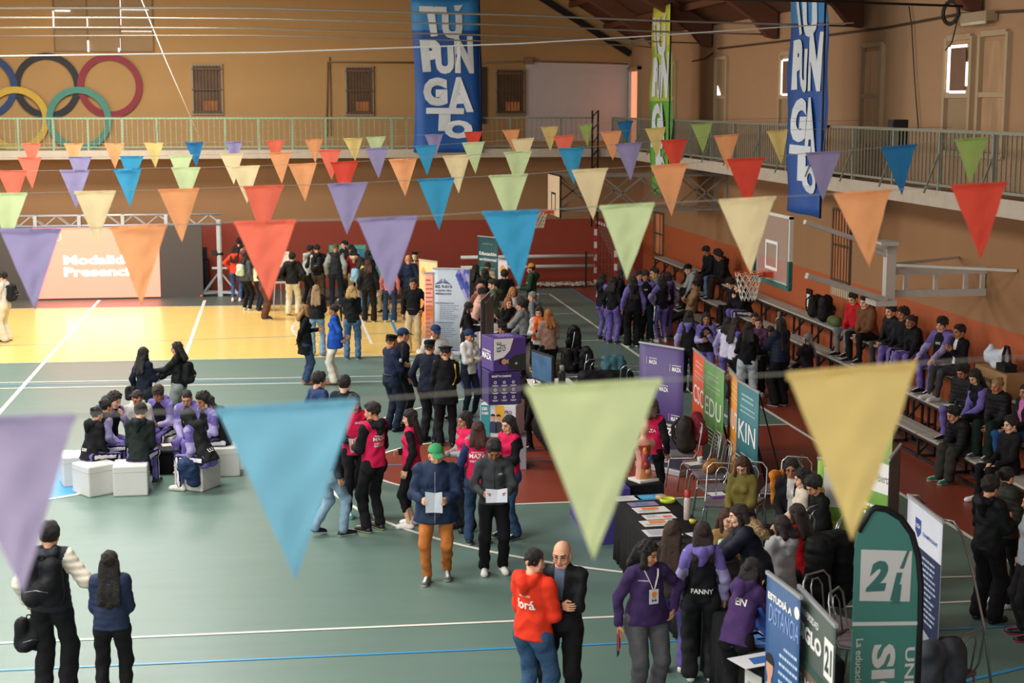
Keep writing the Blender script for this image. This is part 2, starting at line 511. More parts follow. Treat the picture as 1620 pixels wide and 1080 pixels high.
# netting on the first railing
nm = MB()
x0, x1 = XL + .6, xa
for k in range(int((x1 - x0) / .12)): nm.bar((x0 + k * .12, YB - .05, ZB + .0), (x0 + k * .12 + .1, YB - .05, ZB + 1.05), .004)
for k in range(12): nm.bar((x0, YB - .05, ZB + .05 + k * .09), (x1, YB - .05, ZB + .03 + k * .09), .004)
tag(nm.build('net', mat('old_net', '#7d7c60', .9)), 'thin netting hung on the pale green far railing', 'net', kind='stuff')
cp = MB(); p = ony(941, 183, YB - .05)
for dx in (-.09, .09): cp.box((p.x + dx, YB - .12, ZB - .6), (.05, .05, 3.6))
for k in range(9): cp.bar((p.x - .09, YB - .12, ZB - 2.2 + k * .4), (p.x + .09, YB - .12, ZB - 2.0 + k * .4), .03)
tag(cp.build('corner_post', m_steel_d), 'dark twin-tube corner post of the gallery railing at the far right corner', 'post')

# -- far wall: windows with bars, boarded window, conduits
m_frame = mat('window_frame', '#a58d6c', 0.7)
m_bars = mat('window_bars', '#5b4a36', 0.6)
m_glow = mat('warm_daylight', '#9a5c30', emit=0.2, var=0.6, scale=2.5, stretch=(3, 3, 1))
m_pane = mat('covered_pane', '#6e4c2e', 0.6, var=0.5, scale=2.5)
m_bright = mat('bright_daylight', '#ffffff', emit=1.5, var=0.0)
m_orange_out = mat('orange_outside', '#e08a66', emit=0.8, var=0.1)


def winF(n, x0, y0, x1, y1, bars=9, glow=0.4):
    a, b = ony(x0, y0, YU), ony(x1, y1, YU); cx, cz, ww, hh = (a.x + b.x) / 2, (a.z + b.z) / 2, b.x - a.x, a.z - b.z
    m = MB()
    for s in (-1, 1):
        m.box((cx + s * ww / 2, YU - .03, cz), (.07, .1, hh - .07)); m.box((cx, YU - .03, cz + s * hh / 2), (ww + .07, .1, .07))
    r = struct('window_%d' % n, m, [m_frame])
    g = MB(); g.box((cx, YU - .012, cz), (ww, .02, hh)); pn = g.build('pane', m_pane, r)
    g = MB(); g.box((cx + .1, YU - .026, cz - hh * .33), (ww * .5, .004, hh * .2)); g.box((cx, YU - .026, cz + hh * .42), (ww * .8, .004, .06)); g.build('lit_gap', m_glow, r)
    g = MB()
    for k in range(bars): g.box((cx - ww / 2 + ww * (k + .5) / bars, YU - .12, cz), (.022, .022, hh))
    for z in (-.46, 0, .42): g.box((cx, YU - .12, cz + z * hh), (ww, .03, .04))
    g.build('window_bars', m_bars, r)


winF(1, 303, 103, 352, 180); winF(2, 546, 106, 590, 181); winF(3, 784, 110, 829, 180)
a, b = ony(83, -12, YU), ony(243, 83, YU)
m = MB(); cx, ww = (a.x + b.x) / 2, b.x - a.x; hh = a.z - b.z; cz = (a.z + b.z) / 2
for k in range(4): m.box((a.x + ww * k / 3, YU - .03, cz), (.03, .06, hh))
for j in range(3):
    m.box((cx, YU - .028, b.z + hh * j * .37 + .02), (ww - .04, .05, .03))
bw = struct('window_4', m, [mat('board_frame', '#8a6a44')])
m = MB(); m.box((cx, YU - .012, cz), (ww, .02, hh)); m.build('board', mat('window_board', '#a08058', var=.12, scale=2), bw)
m = MB()
for (x0, y0, x1, y1) in ((83, 17, 86, 45), (87, 16, 111, 18), (137, 27, 139, 42), (138, 64, 141, 82), (190, -5, 191, 40), (190, 60, 191, 80), (192, 15, 235, 16), (192, 49, 240, 50), (187, 76, 189, 82)):
    p, q = ony(x0, y0, YU - .07), ony(x1, y1, YU - .07); m.box(((p.x + q.x) / 2, YU - .07, (p.z + q.z) / 2), (abs(q.x - p.x), .01, abs(p.z - q.z)))
m.build('daylight_gap', m_bright, bw)
# door onto the far gallery
m = MB(); p, q = ony(993, 105, YU), ony(997.6, 192, YU)
dr = MB(); dr.box((XW - .04, YU - .8, (ZB + 7.0) / 2 - .1), (.05, 1.3, 7.0 - ZB - .3), 0)
o = struct('door_1', dr, [m_orange_out])
f = MB(); f.box((XW - .06, YU - 1.5, 5.5), (.12, .1, 2.8)); f.box((XW - .06, YU - .12, 5.5), (.12, .1, 2.8)); f.box((XW - .06, YU - .8, 6.85), (.12, 1.5, .1)); f.build('door_frame', m_frame, o)
f = MB(); f.box((XW - .1, YU - .35, 5.5), (.03, .35, 2.5)); f.build('door_leaf', mat('door_white', '#d8d6d2'), o)
# conduits
m_cond = mat('conduit', '#8b6f50', .6)
m = MB(); m.tube([ony(516, 215, YU - .05), ony(518, 98, YU - .05), ony(660, 99, YU - .05)], .03, 6); m.tube([ony(521, 90, YU - .05), ony(524, 215, YU - .05)], .02, 6)
m.tube([ony(760, 99, YU - .05), ony(838, 97, YU - .05), ony(993, 101, YU - .05)], .03, 6); m.box(ony(836, 96, YU - .06), (.3, .12, .22))
tag(m.build('conduit', m_cond), 'painted cable conduit running along the far upper wall', 'conduit')
# door behind the left blue banner edge
m = MB(); a, b = ony(757, 106, YU), ony(766, 195, YU); m.box(((a.x + b.x) / 2, YU - .03, (a.z + b.z) / 2), (b.x - a.x + .1, .06, a.z - b.z))
o = struct('door_2', m, [mat('dark_door', '#4a3a2e')])

# -- right upper wall: narrow shuttered windows
m_shut = mat('shutter', '#b39a78', .75, var=.08)
m_shut_in = mat('shutter_panel', '#9c8260', .8, var=.12, scale=3)
m_backlit = mat('backlit_panel', '#a3805c', .8, emit=.05, var=.5, scale=2, stretch=(1, 2, .5))


def winR(n, x0, ytop, x1, style=0):
    a, b = onx(x0, ytop, XW), onx(x1, ytop - 4, XW)
    y0, y1 = b.y, a.y; zt = (a.z + b.z) / 2; zb = ZB + .55; cy, wy = (y0 + y1) / 2, y1 - y0; cz, hh = (zt + zb) / 2, zt - zb
    m = MB()
    for s in (-1, 1):
        m.box((XW - .03, cy + s * wy / 2, cz), (.1, .09, hh)); m.box((XW - .032, cy, cz + s * hh / 2), (.08, wy - .09, .09))
    m.box((XW - .03, cy, zb + hh * .5), (.08, wy, .08))
    r = struct('window_%d' % n, m, [m_shut])
    for j, (z0, z1) in enumerate(((zb + .05, zb + hh * .48), (zb + hh * .52, zt - .12))):
        g = MB(); g.box((XW - .015, cy, (z0 + z1) / 2), (.03, wy * .76, z1 - z0)); g.build('pane', m_backlit if style == 1 else m_shut_in, r)
    if style == 2:
        g = MB(); z0, z1 = zb + hh * .53, zt - .15
        g.box((XW - .05, cy + wy * .36, (z0 + z1) / 2), (.01, .12, z1 - z0)); g.box((XW - .05, cy, z1), (.01, wy * .6, .05)); g.box((XW - .05, cy, z0), (.01, wy * .6, .05)); g.box((XW - .05, cy - wy * .34, z0 + .3), (.01, .06, .4))
        g.build('daylight_gap', m_bright, r)
        g = MB(); g.box((XW - .06, cy - wy * .02, (z0 + z1) / 2), (.02, wy * .58, z1 - z0 - .05)); g.build('warped_board', mat('warped_board', '#7d5a44'), r)
    if style == 3:
        g = MB(); g.add([(XW - .05, cy + wy * .3, zb + hh * .53), (XW - .05, cy + wy * .0, zb + hh * .53), (XW - .05, cy + wy * .3, zb + hh * .66)], [(0, 1, 2)]); g.build('daylight_gap', m_bright, r)
    return r


winR(5, 1062, 102, 1072, 0); winR(6, 1135, 94, 1153, 3); winR(7, 1238, 86, 1262, 2); winR(8, 1368, 73, 1400, 1); winR(9, 1502, 61, 1543, 2); winR(10, 1556, 54, 1600, 1)

# -- lower right wall openings
m_wg = mat('window_metal_glow', '#a86a44', .35, emit=.2, var=.8, scale=3, stretch=(1, 6, .6))


def winLow(n, x0, yt, x1, yb, k=6):
    a, b = onx(x0, yt, XW), onx(x1, yb, XW); y0, y1 = b.y, a.y; cy, wy = (y0 + y1) / 2, y1 - y0; zt, zb = a.z, b.z; cz, hh = (zt + zb) / 2, zt - zb
    m = MB()
    for s in (-1, 1):
        m.box((XW - .02, cy + s * wy / 2, cz), (.06, .06, hh)); m.box((XW - .02, cy, cz + s * hh / 2), (.06, wy, .06))
    m.box((XW - .02, cy, cz), (.05, wy, .05))
    r = struct('window_%d' % n, m, [m_bars])
    g = MB(); g.box((XW - .01, cy, cz), (.02, wy, hh)); g.build('pane', m_wg, r)
    g = MB()
    for i in range(k): g.box((XW - .06, y0 + wy * (i + .5) / k, cz), (.02, .025, hh))
    g.build('window_bars', m_bars, r)


winLow(11, 1037, 335, 1050, 405, 2); winLow(12, 1321, 330, 1345, 449, 6)
m = MB()
a, b = onx(1319, 452, XW), onx(1347, 466, XW); m.box((XW - .03, (a.y + b.y) / 2, (a.z + b.z) / 2 - .03), (.06, a.y - b.y, .22))
for k in range(8): m.box((XW - .07, b.y + (a.y - b.y) * (k + .5) / 8, (a.z + b.z) / 2 - .03), (.02, .04, .2))
tag(m.build('vent_grille', mat('vent', '#b9a88c', .6)), 'pale vent grille under the tall barred window on the right wall', 'vent')
m = MB(); a = onx(1282, 472, XW); m.box((XW - .02, a.y, a.z), (.05, .32, .42), 0); m.box((XW - .05, a.y - .03, a.z - .04), (.03, .18, .28), 1)
tag(m.build('junction_box', [m_steel_d, mat('paper', '#e4e2dc')]), 'small black and white box set in the orange dado', 'box')
# surface cables on the right upper wall, with the lamp and the coil
m = MB()
m.tube([onx(1095, 97, XW - .05), onx(1115, 93, XW - .05), onx(1127, 84, XW - .05)], .02, 5)
m.tube([onx(1136, 77, XW - .05), onx(1231, 66, XW - .05), onx(1330, 53, XW - .05), onx(1400, 44, XW - .05), onx(1520, 22, XW - .05), onx(1640, 16, XW - .05)], .022, 5)
m.tube([onx(1438, 10, XW - .06), onx(1442, 40, XW - .06), onx(1447, 130, XW - .06), onx(1453, 205, XW - .06)], .012, 5)
tag(m.build('wall_cable', mat('cable_brown', '#4a3626', .6)), 'dark cable strung along the right upper wall between the beams', 'cable')
m = MB(); c = onx(1504, 20, XW - .25)
m.tube([c + Vector((0, .33 * math.cos(t), .2 * math.sin(t))) for t in [2 * pi * k / 20 for k in range(20)]], .025, 6, closed=True)
m.tube([c + Vector((0, .28 * math.cos(t), .17 * math.sin(t))) for t in [2 * pi * k / 20 for k in range(20)]], .02, 6, closed=True)
m.tube([c + Vector((0, -.3, -.1)), c + Vector((0, -.1, -.5)), c + Vector((0, .15, -.62))], .012, 5)
tag(m.build('cable_coil', mat('cable_black', '#15120f', .6)), 'black cable coil hanging high on the right wall', 'cable')
m = MB(); c = onx(1548, 27, XW - .12); m.box(c, (.2, 1.0, .16), 0); m.tube([c + Vector((-.08, -.45, -.1)), c + Vector((-.08, .45, -.1))], .03, 8, 1)
tag(m.build('wall_lamp', [m_frame, mat('tube', '#d8cfae')]), 'unlit fluorescent lamp on the right wall beside the cable coil', 'lamp')
m = MB(); c = onx(1420, 218, XB + .15); m.box(c, (.25, .28, .62)); m.box(c + Vector((-.13, 0, 0)), (.02, .24, .56))
tag(m.build('loudspeaker', mat('speaker_black', '#15120f', .7)), 'small black loudspeaker fixed behind the right gallery railing', 'speaker')
# ================================================================ figures: blended volumes turned into one surface
def nrm(v): return v / (np.linalg.norm(v) + 1e-9)


class Vol:
    """list of soft primitives; mesh() returns vertices, quads and the primitive tag nearest each face."""
    def __init__(s, k=0.03): s.p = []; s.k = k; s.cut = []; s.jit = 0.0

    def cone(s, a, b, ra, rb, t=0, wr=0.0, wf=9.0, flat=1.0, fdir=None, k=None):
        s.p.append(('c', np.array(a, float), np.array(b, float), ra, rb, t, wr, wf, flat, None if fdir is None else nrm(np.array(fdir, float)), k or s.k)); return s

    def ell(s, c, r, t=0, R=None, k=None):
        s.p.append(('e', np.array(c, float), np.array(r, float), 0, 0, t, 0, 0, 1, R, k or s.k)); return s

    def plane(s, pt, n): s.cut.append(('p', np.array(pt, float), nrm(np.array(n, float)))); return s   # removes the side n points to

    def hole(s, c, r): s.cut.append(('s', np.array(c, float), r)); return s

    @staticmethod
    def d(P, p):
        if p[0] == 'c':
            a, b, ra, rb, wr, wf, fl, fd = p[1], p[2], p[3], p[4], p[6], p[7], p[8], p[9]
            ab = b - a; L2 = ab @ ab + 1e-9; q = P - a
            h = np.clip((q @ ab) / L2, 0, 1)
            w = q - h[..., None] * ab
            if fd is not None: w = w + (w @ fd)[..., None] * fd * (1 / fl - 1)
            r = ra + (rb - ra) * h
            if wr: r = r + wr * np.sin(h * wf * 6.283 + 14 * w[..., 0] + 9 * w[..., 1] + ra * 91)
            return np.sqrt((w * w).sum(-1)) - r
        c, r, R = p[1], p[2], p[9]
        q = P - c
        if R is not None: q = q @ R
        k0 = np.sqrt(((q / r) ** 2).sum(-1)); k1 = np.sqrt(((q / (r * r)) ** 2).sum(-1)) + 1e-9
        return k0 * (k0 - 1) / k1

    def bounds(s):
        lo, hi = [], []
        for p in s.p:
            if p[0] == 'c':
                R = max(p[3], p[4]) * max(1, p[8]) + 0.02; lo.append(np.minimum(p[1], p[2]) - R); hi.append(np.maximum(p[1], p[2]) + R)
            else:
                R = max(p[2]) if p[9] is not None else p[2]; lo.append(p[1] - R - .02); hi.append(p[1] + R + .02)
        return lo, hi

    def mesh(s, cell, noise=0.0, nf=30.0, quilt=0.0, qn=14.0, seed=0):
        lo, hi = s.bounds(); L = np.min(lo, 0) - cell; Hh = np.max(hi, 0) + cell
        n = np.ceil((Hh - L) / cell).astype(int) + 1
        ax = [L[i] + cell * np.arange(n[i]) for i in range(3)]
        F = np.full(n, 0.5, np.float32)
        for p, l, h in zip(s.p, lo, hi):
            i0 = np.maximum(((l - L - .07) / cell).astype(int), 0); i1 = np.minimum(((h - L + .07) / cell).astype(int) + 2, n)
            sl = tuple(slice(a, b) for a, b in zip(i0, i1))
            G = np.stack(np.meshgrid(ax[0][sl[0]], ax[1][sl[1]], ax[2][sl[2]], indexing='ij'), -1)
            dd = Vol.d(G, p); f = F[sl]; k = p[10]
            hh = np.clip(0.5 + 0.5 * (dd - f) / k, 0, 1)
            F[sl] = dd * (1 - hh) + f * hh - k * hh * (1 - hh)
        if noise or quilt or s.cut:
            G = np.stack(np.meshgrid(*ax, indexing='ij'), -1)
            if noise:
                a, b, c = G[..., 0], G[..., 1], G[..., 2]; q = seed * 1.7
                F += noise * (np.sin(a * nf + q + 2 * np.sin(c * nf * .5)) * np.sin(b * nf * 1.1 + q * 2) + .7 * np.sin(c * nf * 1.4 + q * 3 + 2.2 * np.sin(a * nf * .7 + q)) * np.sin(b * nf * .6 + 1))
            if quilt: F += quilt * np.abs(np.sin(G[..., 2] * pi * qn)) * -1
            for c in s.cut:
                if c[0] == 'p': F = np.maximum(F, (G - c[1]) @ c[2] + (s.jit * (np.sin(G[..., 0] * 75 + seed) + .8 * np.sin(G[..., 2] * 90 + G[..., 0] * 60 + seed * 2)) if s.jit else 0))
                else: F = np.maximum(F, c[2] - np.sqrt(((G - c[1]) ** 2).sum(-1)))
        S = F < 0
        idx = np.full(tuple(m - 1 for m in n), -1, int)
        acc = np.zeros((*idx.shape, 3)); cnt = np.zeros(idx.shape)
        quads = []
        for d_ in range(3):
            e = [slice(None)] * 3; e2 = [slice(None)] * 3; e[d_] = slice(0, -1); e2[d_] = slice(1, None)
            A, B = F[tuple(e)], F[tuple(e2)]; X = (A < 0) != (B < 0)
            I = np.argwhere(X)
            t = (A / (A - B + 1e-12))[X]
            P = I.astype(float); P[:, d_] += t
            o1, o2 = [k for k in range(3) if k != d_]
            ok = (I[:, o1] > 0) & (I[:, o2] > 0) & (I[:, o1] < n[o1] - 1) & (I[:, o2] < n[o2] - 1)
            I, P = I[ok], P[ok]; sg = (A < 0)[X][ok]
            cs = []
            for (a, b) in ((0, 0), (1, 0), (1, 1), (0, 1)):
                J = I.copy(); J[:, o1] -= a; J[:, o2] -= b
                np.add.at(acc, tuple(J.T), P); np.add.at(cnt, tuple(J.T), 1); cs.append(J)
            flip = sg if d_ != 1 else ~sg
            quads.append((cs, flip))
        m = cnt > 0; k = int(m.sum()); idx[m] = np.arange(k)
        V = acc[m] / cnt[m][:, None] * cell + L
        Q = []
        for cs, fl in quads:
            q = np.stack([idx[tuple(J.T)] for J in cs], 1)
            q[~fl] = q[~fl][:, ::-1]; Q.append(q)
        Q = np.concatenate(Q)[:, ::-1]
        C = V[Q].mean(1); best = np.full(len(C), 9.0); tg = np.zeros(len(C), int)
        for p in s.p:
            dd = Vol.d(C, p); b = dd < best; best[b] = dd[b]; tg[b] = p[5]
        return V, Q, tg, C


def np_mesh(name, V, Q, mi, mats, parent=None, smooth=True):
    me = bpy.data.meshes.new(name)
    me.vertices.add(len(V)); me.vertices.foreach_set('co', np.asarray(V, np.float32).ravel())
    me.loops.add(Q.size); me.loops.foreach_set('vertex_index', Q.ravel().astype(np.int32))
    me.polygons.add(len(Q)); me.polygons.foreach_set('loop_start', (np.arange(len(Q)) * 4).astype(np.int32))
    me.polygons.foreach_set('material_index', np.asarray(mi, np.int32))
    me.polygons.foreach_set('use_smooth', np.full(len(Q), smooth))
    for m in mats: me.materials.append(m)
    me.update(calc_edges=True); me.validate()
    o = bpy.data.objects.new(name, me); COL.objects.link(o)
    if parent is not None: o.parent = parent
    return o


# ---- head template (origin between the eyes' depth centre, z up, y forward)
def head_template(cell, fem=False):
    v = Vol(.018)
    v.ell((0, -.012, .032), (.076, .094, .086), 1); v.ell((0, .022, -.045), (.058, .066, .068), 1)
    v.ell((0, .03, .0), (.066, .066, .06), 1)
    v.cone((-.02, .055, -.097), (.02, .055, -.097), .024 if not fem else .02, .024 if not fem else .02, 1)
    v.cone((0, .09, .004), (0, .106, -.034), .008, .013, 1, k=.012)
    v.cone((-.03, .078, .026), (.03, .078, .026), .012, .012, 1)
    for s in (-1, 1):
        v.ell((s * .077, -.008, -.012), (.010, .02, .032), 1, k=.008)
        v.ell((s * .042, .06, -.035), (.024, .022, .024), 1)
        v.cone((s * .05, -.01, -.06), (s * .035, .05, -.09), .022, .018, 1)
    v.ell((0, .088, -.064), (.024, .012, .010), 1, k=.01)
    v.cone((0, -.018, -.06), (0, -.028, -.10), .048 if not fem else .042, .05 if not fem else .044, 1)
    V, Q, t, C = v.mesh(cell)
    mi = np.zeros(len(C), int)
    for s in (-1, 1):
        mi[(np.abs(C[:, 0] - s * .031) < .015) & (np.abs(C[:, 2] - .002) < .006) & (C[:, 1] > .05)] = 1
        mi[(np.abs(C[:, 0] - s * .032) < .021) & (np.abs(C[:, 2] - .026 + .15 * abs(1) * 0) < .0042) & (C[:, 1] > .05)] = 2
    mi[(np.abs(C[:, 0]) < .024) & (np.abs(C[:, 2] + .064) < .008) & (C[:, 1] > .07)] = 3
    return V, Q, mi


HEADS = {(c, f): head_template(c, f) for c in (.0055, .009) for f in (False, True)}


# ---- hands: wrist at the origin, fingers along +z, palm facing +y, thumb towards +x
def hand_template(curl, spread=0.0, cell=.0045):
    v = Vol(.008)
    v.cone((0, 0, -.05), (0, 0, .0), .024, .022, 0, flat=.8, fdir=(0, 1, 0))
    for x, r in ((-.026, .012), (-.009, .013), (.009, .013), (.026, .013)): v.cone((x * .6, 0, .0), (x, 0, .075), r + .003, r, 0)
    for i, (x, ln, r) in enumerate(((-.03, .058, .0068), (-.0105, .07, .0078), (.0105, .076, .008), (.03, .068, .0078))):
        p = np.array((x, 0, .08)); a = 0.0
        for sgm, fr in enumerate((.45, .31, .24)):
            a += math.radians(curl * (0.7, 1.0, .7)[sgm] * (1 + .12 * (1.5 - i) * .3))
            q = p + ln * fr * np.array((spread * x * 4, math.sin(a), math.cos(a)))
            v.cone(p, q, r * (1 - .1 * sgm), r * (.93 - .1 * sgm), 0, k=.004); p = q
    c = math.radians(curl)
    a, b, d_ = np.array((.028, .006, .022)), np.array((.052, .02 + .012 * math.sin(c), .055)), np.array((.046 - .01 * math.sin(c), .034 + .012 * math.sin(c), .085))
    v.cone(a, b, .013, .011, 0); v.cone(b, d_, .0105, .0085, 0, k=.004)
    return v.mesh(cell)[:3]


HANDS = {k: hand_template(c, s) for k, c, s in (('relax', 22, 0), ('grip', 68, 0), ('flat', 6, .6), ('fist', 85, 0))}
for k in list(HANDS): HANDS[k + '_far'] = hand_template(*{'relax': (22, 0), 'grip': (68, 0), 'flat': (6, .6), 'fist': (85, 0)}[k], cell=.008)


def shoe_template(cell=.009):
    v = Vol(.02)
    v.cone((0, -.075, .035), (0, .13, .032), .036, .036, 1, flat=1.15, fdir=(1, 0, 0))
    v.cone((0, -.05, .05), (0, -.045, .10), .042, .038, 1); v.cone((0, -.02, .07), (0, .09, .045), .036, .033, 1)
    v.cone((0, .13, .03), (0, .15, .028), .036, .03, 1, flat=1.2, fdir=(1, 0, 0))
    v.plane((0, 0, 0), (0, 0, -1))
    V, Q, t, C = v.mesh(cell)
    mi = np.where(C[:, 2] < .026, 1, 0)
    mi[(C[:, 2] > .06) & (C[:, 1] > .0) & (np.abs(C[:, 0]) < .016)] = 2
    return V, Q, mi


SHOE = shoe_template()
_shoe_me = {}


def ik(S_, T, a, b, pole):
    d = T - S_; L = np.linalg.norm(d); L2 = min(L, (a + b) * .995)
    T = S_ + d / (L + 1e-9) * L2; u = d / (L + 1e-9)
    x = (a * a - b * b + L2 * L2) / (2 * L2); h = math.sqrt(max(a * a - x * x, 0))
    p = pole - u * (pole @ u); p = nrm(p)
    return S_ + u * x + p * h, T


SKIN = ['#c08a68', '#b47c5a', '#cf9c7c', '#a56f4f', '#d8a98c']
# wrist targets: lateral distance from the middle, forward, height from the shoulder line
ARM = {'side': (.24, .03, -.51), 'side2': (.27, .08, -.48), 'phone': (.07, .30, -.24), 'hold': (.09, .27, -.30), 'read': (.15, .27, -.31), 'crossed': (-.05, .22, -.25), 'pocket': (.22, .07, -.42), 'hip': (.20, .07, -.40),
       'back': (.08, -.17, -.44), 'chin': (.04, .20, -.02), 'reach': (.14, .46, -.22), 'reachd': (.14, .38, -.38), 'lap': (.08, .28, -.40), 'knee': (.15, .42, -.34), 'ear': (.12, .10, .08), 'lapclasp': (.03, .33, -.36), 'fold': (-.06, .17, -.30), 'out': (.42, .10, -.40), 'chest': (.05, .19, -.14), 'tuck': (.16, .12, -.50)}
POLE = {'hip': (1, -.4, -.3), 'out': (.6, -.3, -.8), 'crossed': (.8, -.2, -.9), 'fold': (.8, -.2, -.9), 'chin': (.4, .2, -1), 'ear': (.7, .3, -1), 'reach': (.4, -.2, -1), 'pocket': (.8, -.9, 0), 'back': (.9, -.4, 0), 'hand': (.5, -.6, -.6)}
FRONT_TEXT = []
_N = [0]


def person(x, y, h=1.7, face=0, label='', fem=False, pose='stand', arms=('side', 'side'), lean=0, look=0, nod=8, skin=None, near=0,
           hair='short', haircol='#17110e', hlen=.3, top='#1c1c20', sleeve=None, yoke=None, bulk=0.0, hem=-.065, hood=None, hoodup=False, kind='cotton', quilt=0.0, zip_=False, pockets=False, scarf=None, fur=None, collar=None, shirt=None,
           pants='#17171a', stripe=None, leg='slim', shoe=None, sole='#dedbd4', shoe_top=None, z0=0.0, seat=.45, feet=None, group=None, print_=None, hands=('relax', 'relax'), armlen='long',
           cap=None, capcol='#1e2a4a', glasses=False, beard=None, wide=1.0, cat='person', belt=None, bib=False, stride=0.0, side=None, grid=None, cream=None):
    _N[0] += 1; rr = random.Random(_N[0] * 13)
    sc = h / 1.72
    shoe = shoe or rr.choice(['#1a1a1d', '#1a1a1d', '#26262a', '#d2d0cb', '#c9c6c0', '#4a4c52'])
    r = thing('person', label, cat, (x, y, z0), -math.radians(face), group)
    skin_c = skin or rr.choice(SKIN)
    ms = mat('skin_' + skin_c.strip('#'), skin_c, .55, var=.08, scale=12, spec=.35)
    meye, mlip, mhair = mat('eye_dark', '#1a120e', .3), mat('lip_' + skin_c.strip('#'), tuple(a * b for a, b in zip([int(skin_c[i:i + 2], 16) / 255 for i in (1, 3, 5)], (.82, .6, .58))), .5), mat('hair_' + haircol.strip('#'), haircol, .52, var=.5, scale=5, bump=1.0, bscale=26, stretch=(9, 9, 1.3))
    fine = near > 0
    g = grid or (.012 if near > 1 else .015 if near else .021)
    sh = (.140 if fem else .160) * wide; hw = (.088 if not fem else .092) * (1 + (wide - 1) * .8)
    le = math.radians(lean)
    sp = np.array((0, math.sin(le), math.cos(le))); fw = np.array((0, math.cos(le), -math.sin(le)))
    if pose == 'sit': hz = seat / sc + .085
    else: hz = .93 if not stride else .92 - abs(stride) * .12
    P0 = np.array((0, 0 if pose != 'sit' else -.0, hz))
    if pose != 'sit' and lean > 12: P0 = P0 + np.array((0, -.12 * math.sin(le), 0))
    bp = lambda t, f=0, l=0: P0 + sp * t + fw * f + np.array((l, 0, 0))
    shl = bp(.46)
    X = np.array((1., 0, 0))
    # arms
    A = {}
    for s, an, i in ((-1, arms[0], 0), (1, arms[1], 1)):
        S_ = shl + X * s * sh - sp * .012
        if isinstance(an, str): a_ = ARM[an]; pl = POLE.get(an, (.5, -.7, -.5))
        else: a_ = an; pl = (.5, -.6, -.6)
        T = shl + X * s * a_[0] * (wide if a_[0] > .15 else 1) + (fw * a_[1] + sp * a_[2] if pose != 'stand' or lean < 15 or an in ('phone', 'hold', 'crossed', 'chin', 'pocket', 'hip', 'back') else np.array((0, a_[1], a_[2])))
        E_, T = ik(S_, T, .285, .255, np.array((pl[0] * s, pl[1], pl[2])))
        A[s] = (S_, E_, T)
    # legs
    Lg = {}
    for s, i in ((-1, 0), (1, 1)):
        Hj = P0 + np.array((s * hw, 0, -.03))
        if feet: f = feet[i]; T = np.array((f[0], f[1], f[2] if len(f) > 2 else 0.0)) / 1.0 + np.array((0, 0, .085))
        elif pose == 'sit': T = np.array((s * .12, .43 + rr.uniform(-.05, .06), .085))
        else: T = np.array((s * (.10 + rr.uniform(0, .03)), (stride * s) + rr.uniform(-.03, .03), .085 + (max(0, -stride * s) * .25)))
        K, T = ik(Hj, T, .43, .42, np.array((s * .12, 1, .15 if pose == 'stand' else .8)))
        fd = T - K; Lg[s] = (Hj, K, T)
    neck = bp(.52); nd = math.radians(nod); hd_y = math.radians(look)
    hcen = neck + np.array((0, math.sin(le * .6) * .14 + .012 + .03 * math.sin(nd), .115 * math.cos(le * .5) + .0))
    Rh = Matrix.Rotation(-hd_y, 3, 'Z') @ Matrix.Rotation(-nd, 3, 'X')
    Rh = np.array(Rh)
    hs = 1.03 if not fem else .98
    # ---- body
    v = Vol(.03)
    v.cone(bp(.02), bp(.2), .10 * wide, .09 * wide, 0, flat=.8, fdir=fw); v.cone(bp(.2), bp(.38), .09 * wide, .105 * wide, 0, flat=.75, fdir=fw)
    v.cone(shl - X * sh * .8, shl + X * sh * .8, .05, .05, 0); v.cone(bp(.44), hcen + Rh @ np.array((0, -.02, -.075)), .05, .05 if not fem else .044, 0)
    for s in (-1, 1):
        S_, E_, T = A[s]; v.cone(S_, E_, .043, .034, 0); v.cone(E_, T, .034, .024, 0)
        Hj, K, T = Lg[s]; v.cone(Hj, K, .075, .048, 0); v.cone(K, T, .05, .034, 0)
        v.cone(T, T + np.array((0, .1, -.045)), .032, .025, 0)
    V, Q, t, C = v.mesh(.021 if leg != 'capri' and armlen == 'long' else .016)
    Vs, Qs, Ms = [V], [Q], [np.zeros(len(Q), int)]; n = len(V)
    HV, HQ, HM = HEADS[(.0055 if fine else .009, fem)]
    Vs.append((HV * hs) @ Rh.T + hcen); Qs.append(HQ + n); Ms.append(HM); n += len(HV)
    hpos = {}
    for s, i in ((-1, 0), (1, 1)):
        S_, E_, T = A[s]; zd = nrm(T - E_)
        an = arms[i]
        palm = np.array((-s * 1.0, .15, -.1)) if an in ('side', 'side2', 'hip', 'out') else np.array((0, -.3, -1.)) if an in ('knee', 'reach', 'reachd', 'lap') else np.array((-s * .6, -.5, .5))
        if an == 'read': palm = np.array((-s * .8, -.5, -.2))
        if an in ('crossed', 'fold'): palm = np.array((0, -1., 0))
        if an in ('chin', 'ear'): palm = np.array((-s * .3, -.9, 0)); 
        yd = nrm(palm - zd * (palm @ zd)); xd = np.cross(yd, zd)
        hv, hq, _ = HANDS[hands[i] + ('' if fine else '_far')]
        hv = hv.copy(); sgn = 1 if (xd @ np.array((0, 1, .6))) > 0 else -1
        hv[:, 0] *= sgn; hq2 = hq if sgn > 0 else hq[:, ::-1]
        hpos[s] = T + zd * .07
        Vs.append(hv @ np.stack((xd, yd, zd)) + T + zd * .005); Qs.append(hq2 + n); Ms.append(np.zeros(len(hq), int)); n += len(hv)
    body = np_mesh('body', np.concatenate(Vs) * sc, np.concatenate(Qs), np.concatenate(Ms), [ms, meye, mhair, mlip], r)
    # ---- upper garment
    tc, slc = top, sleeve or top
    v = Vol(.035); th = .016 + bulk
    ch = .118 if not fem else .108
    v.cone(bp(.30), bp(.40), (ch + th) * wide, (ch - .004 + th) * wide, 1, flat=.80, fdir=fw)
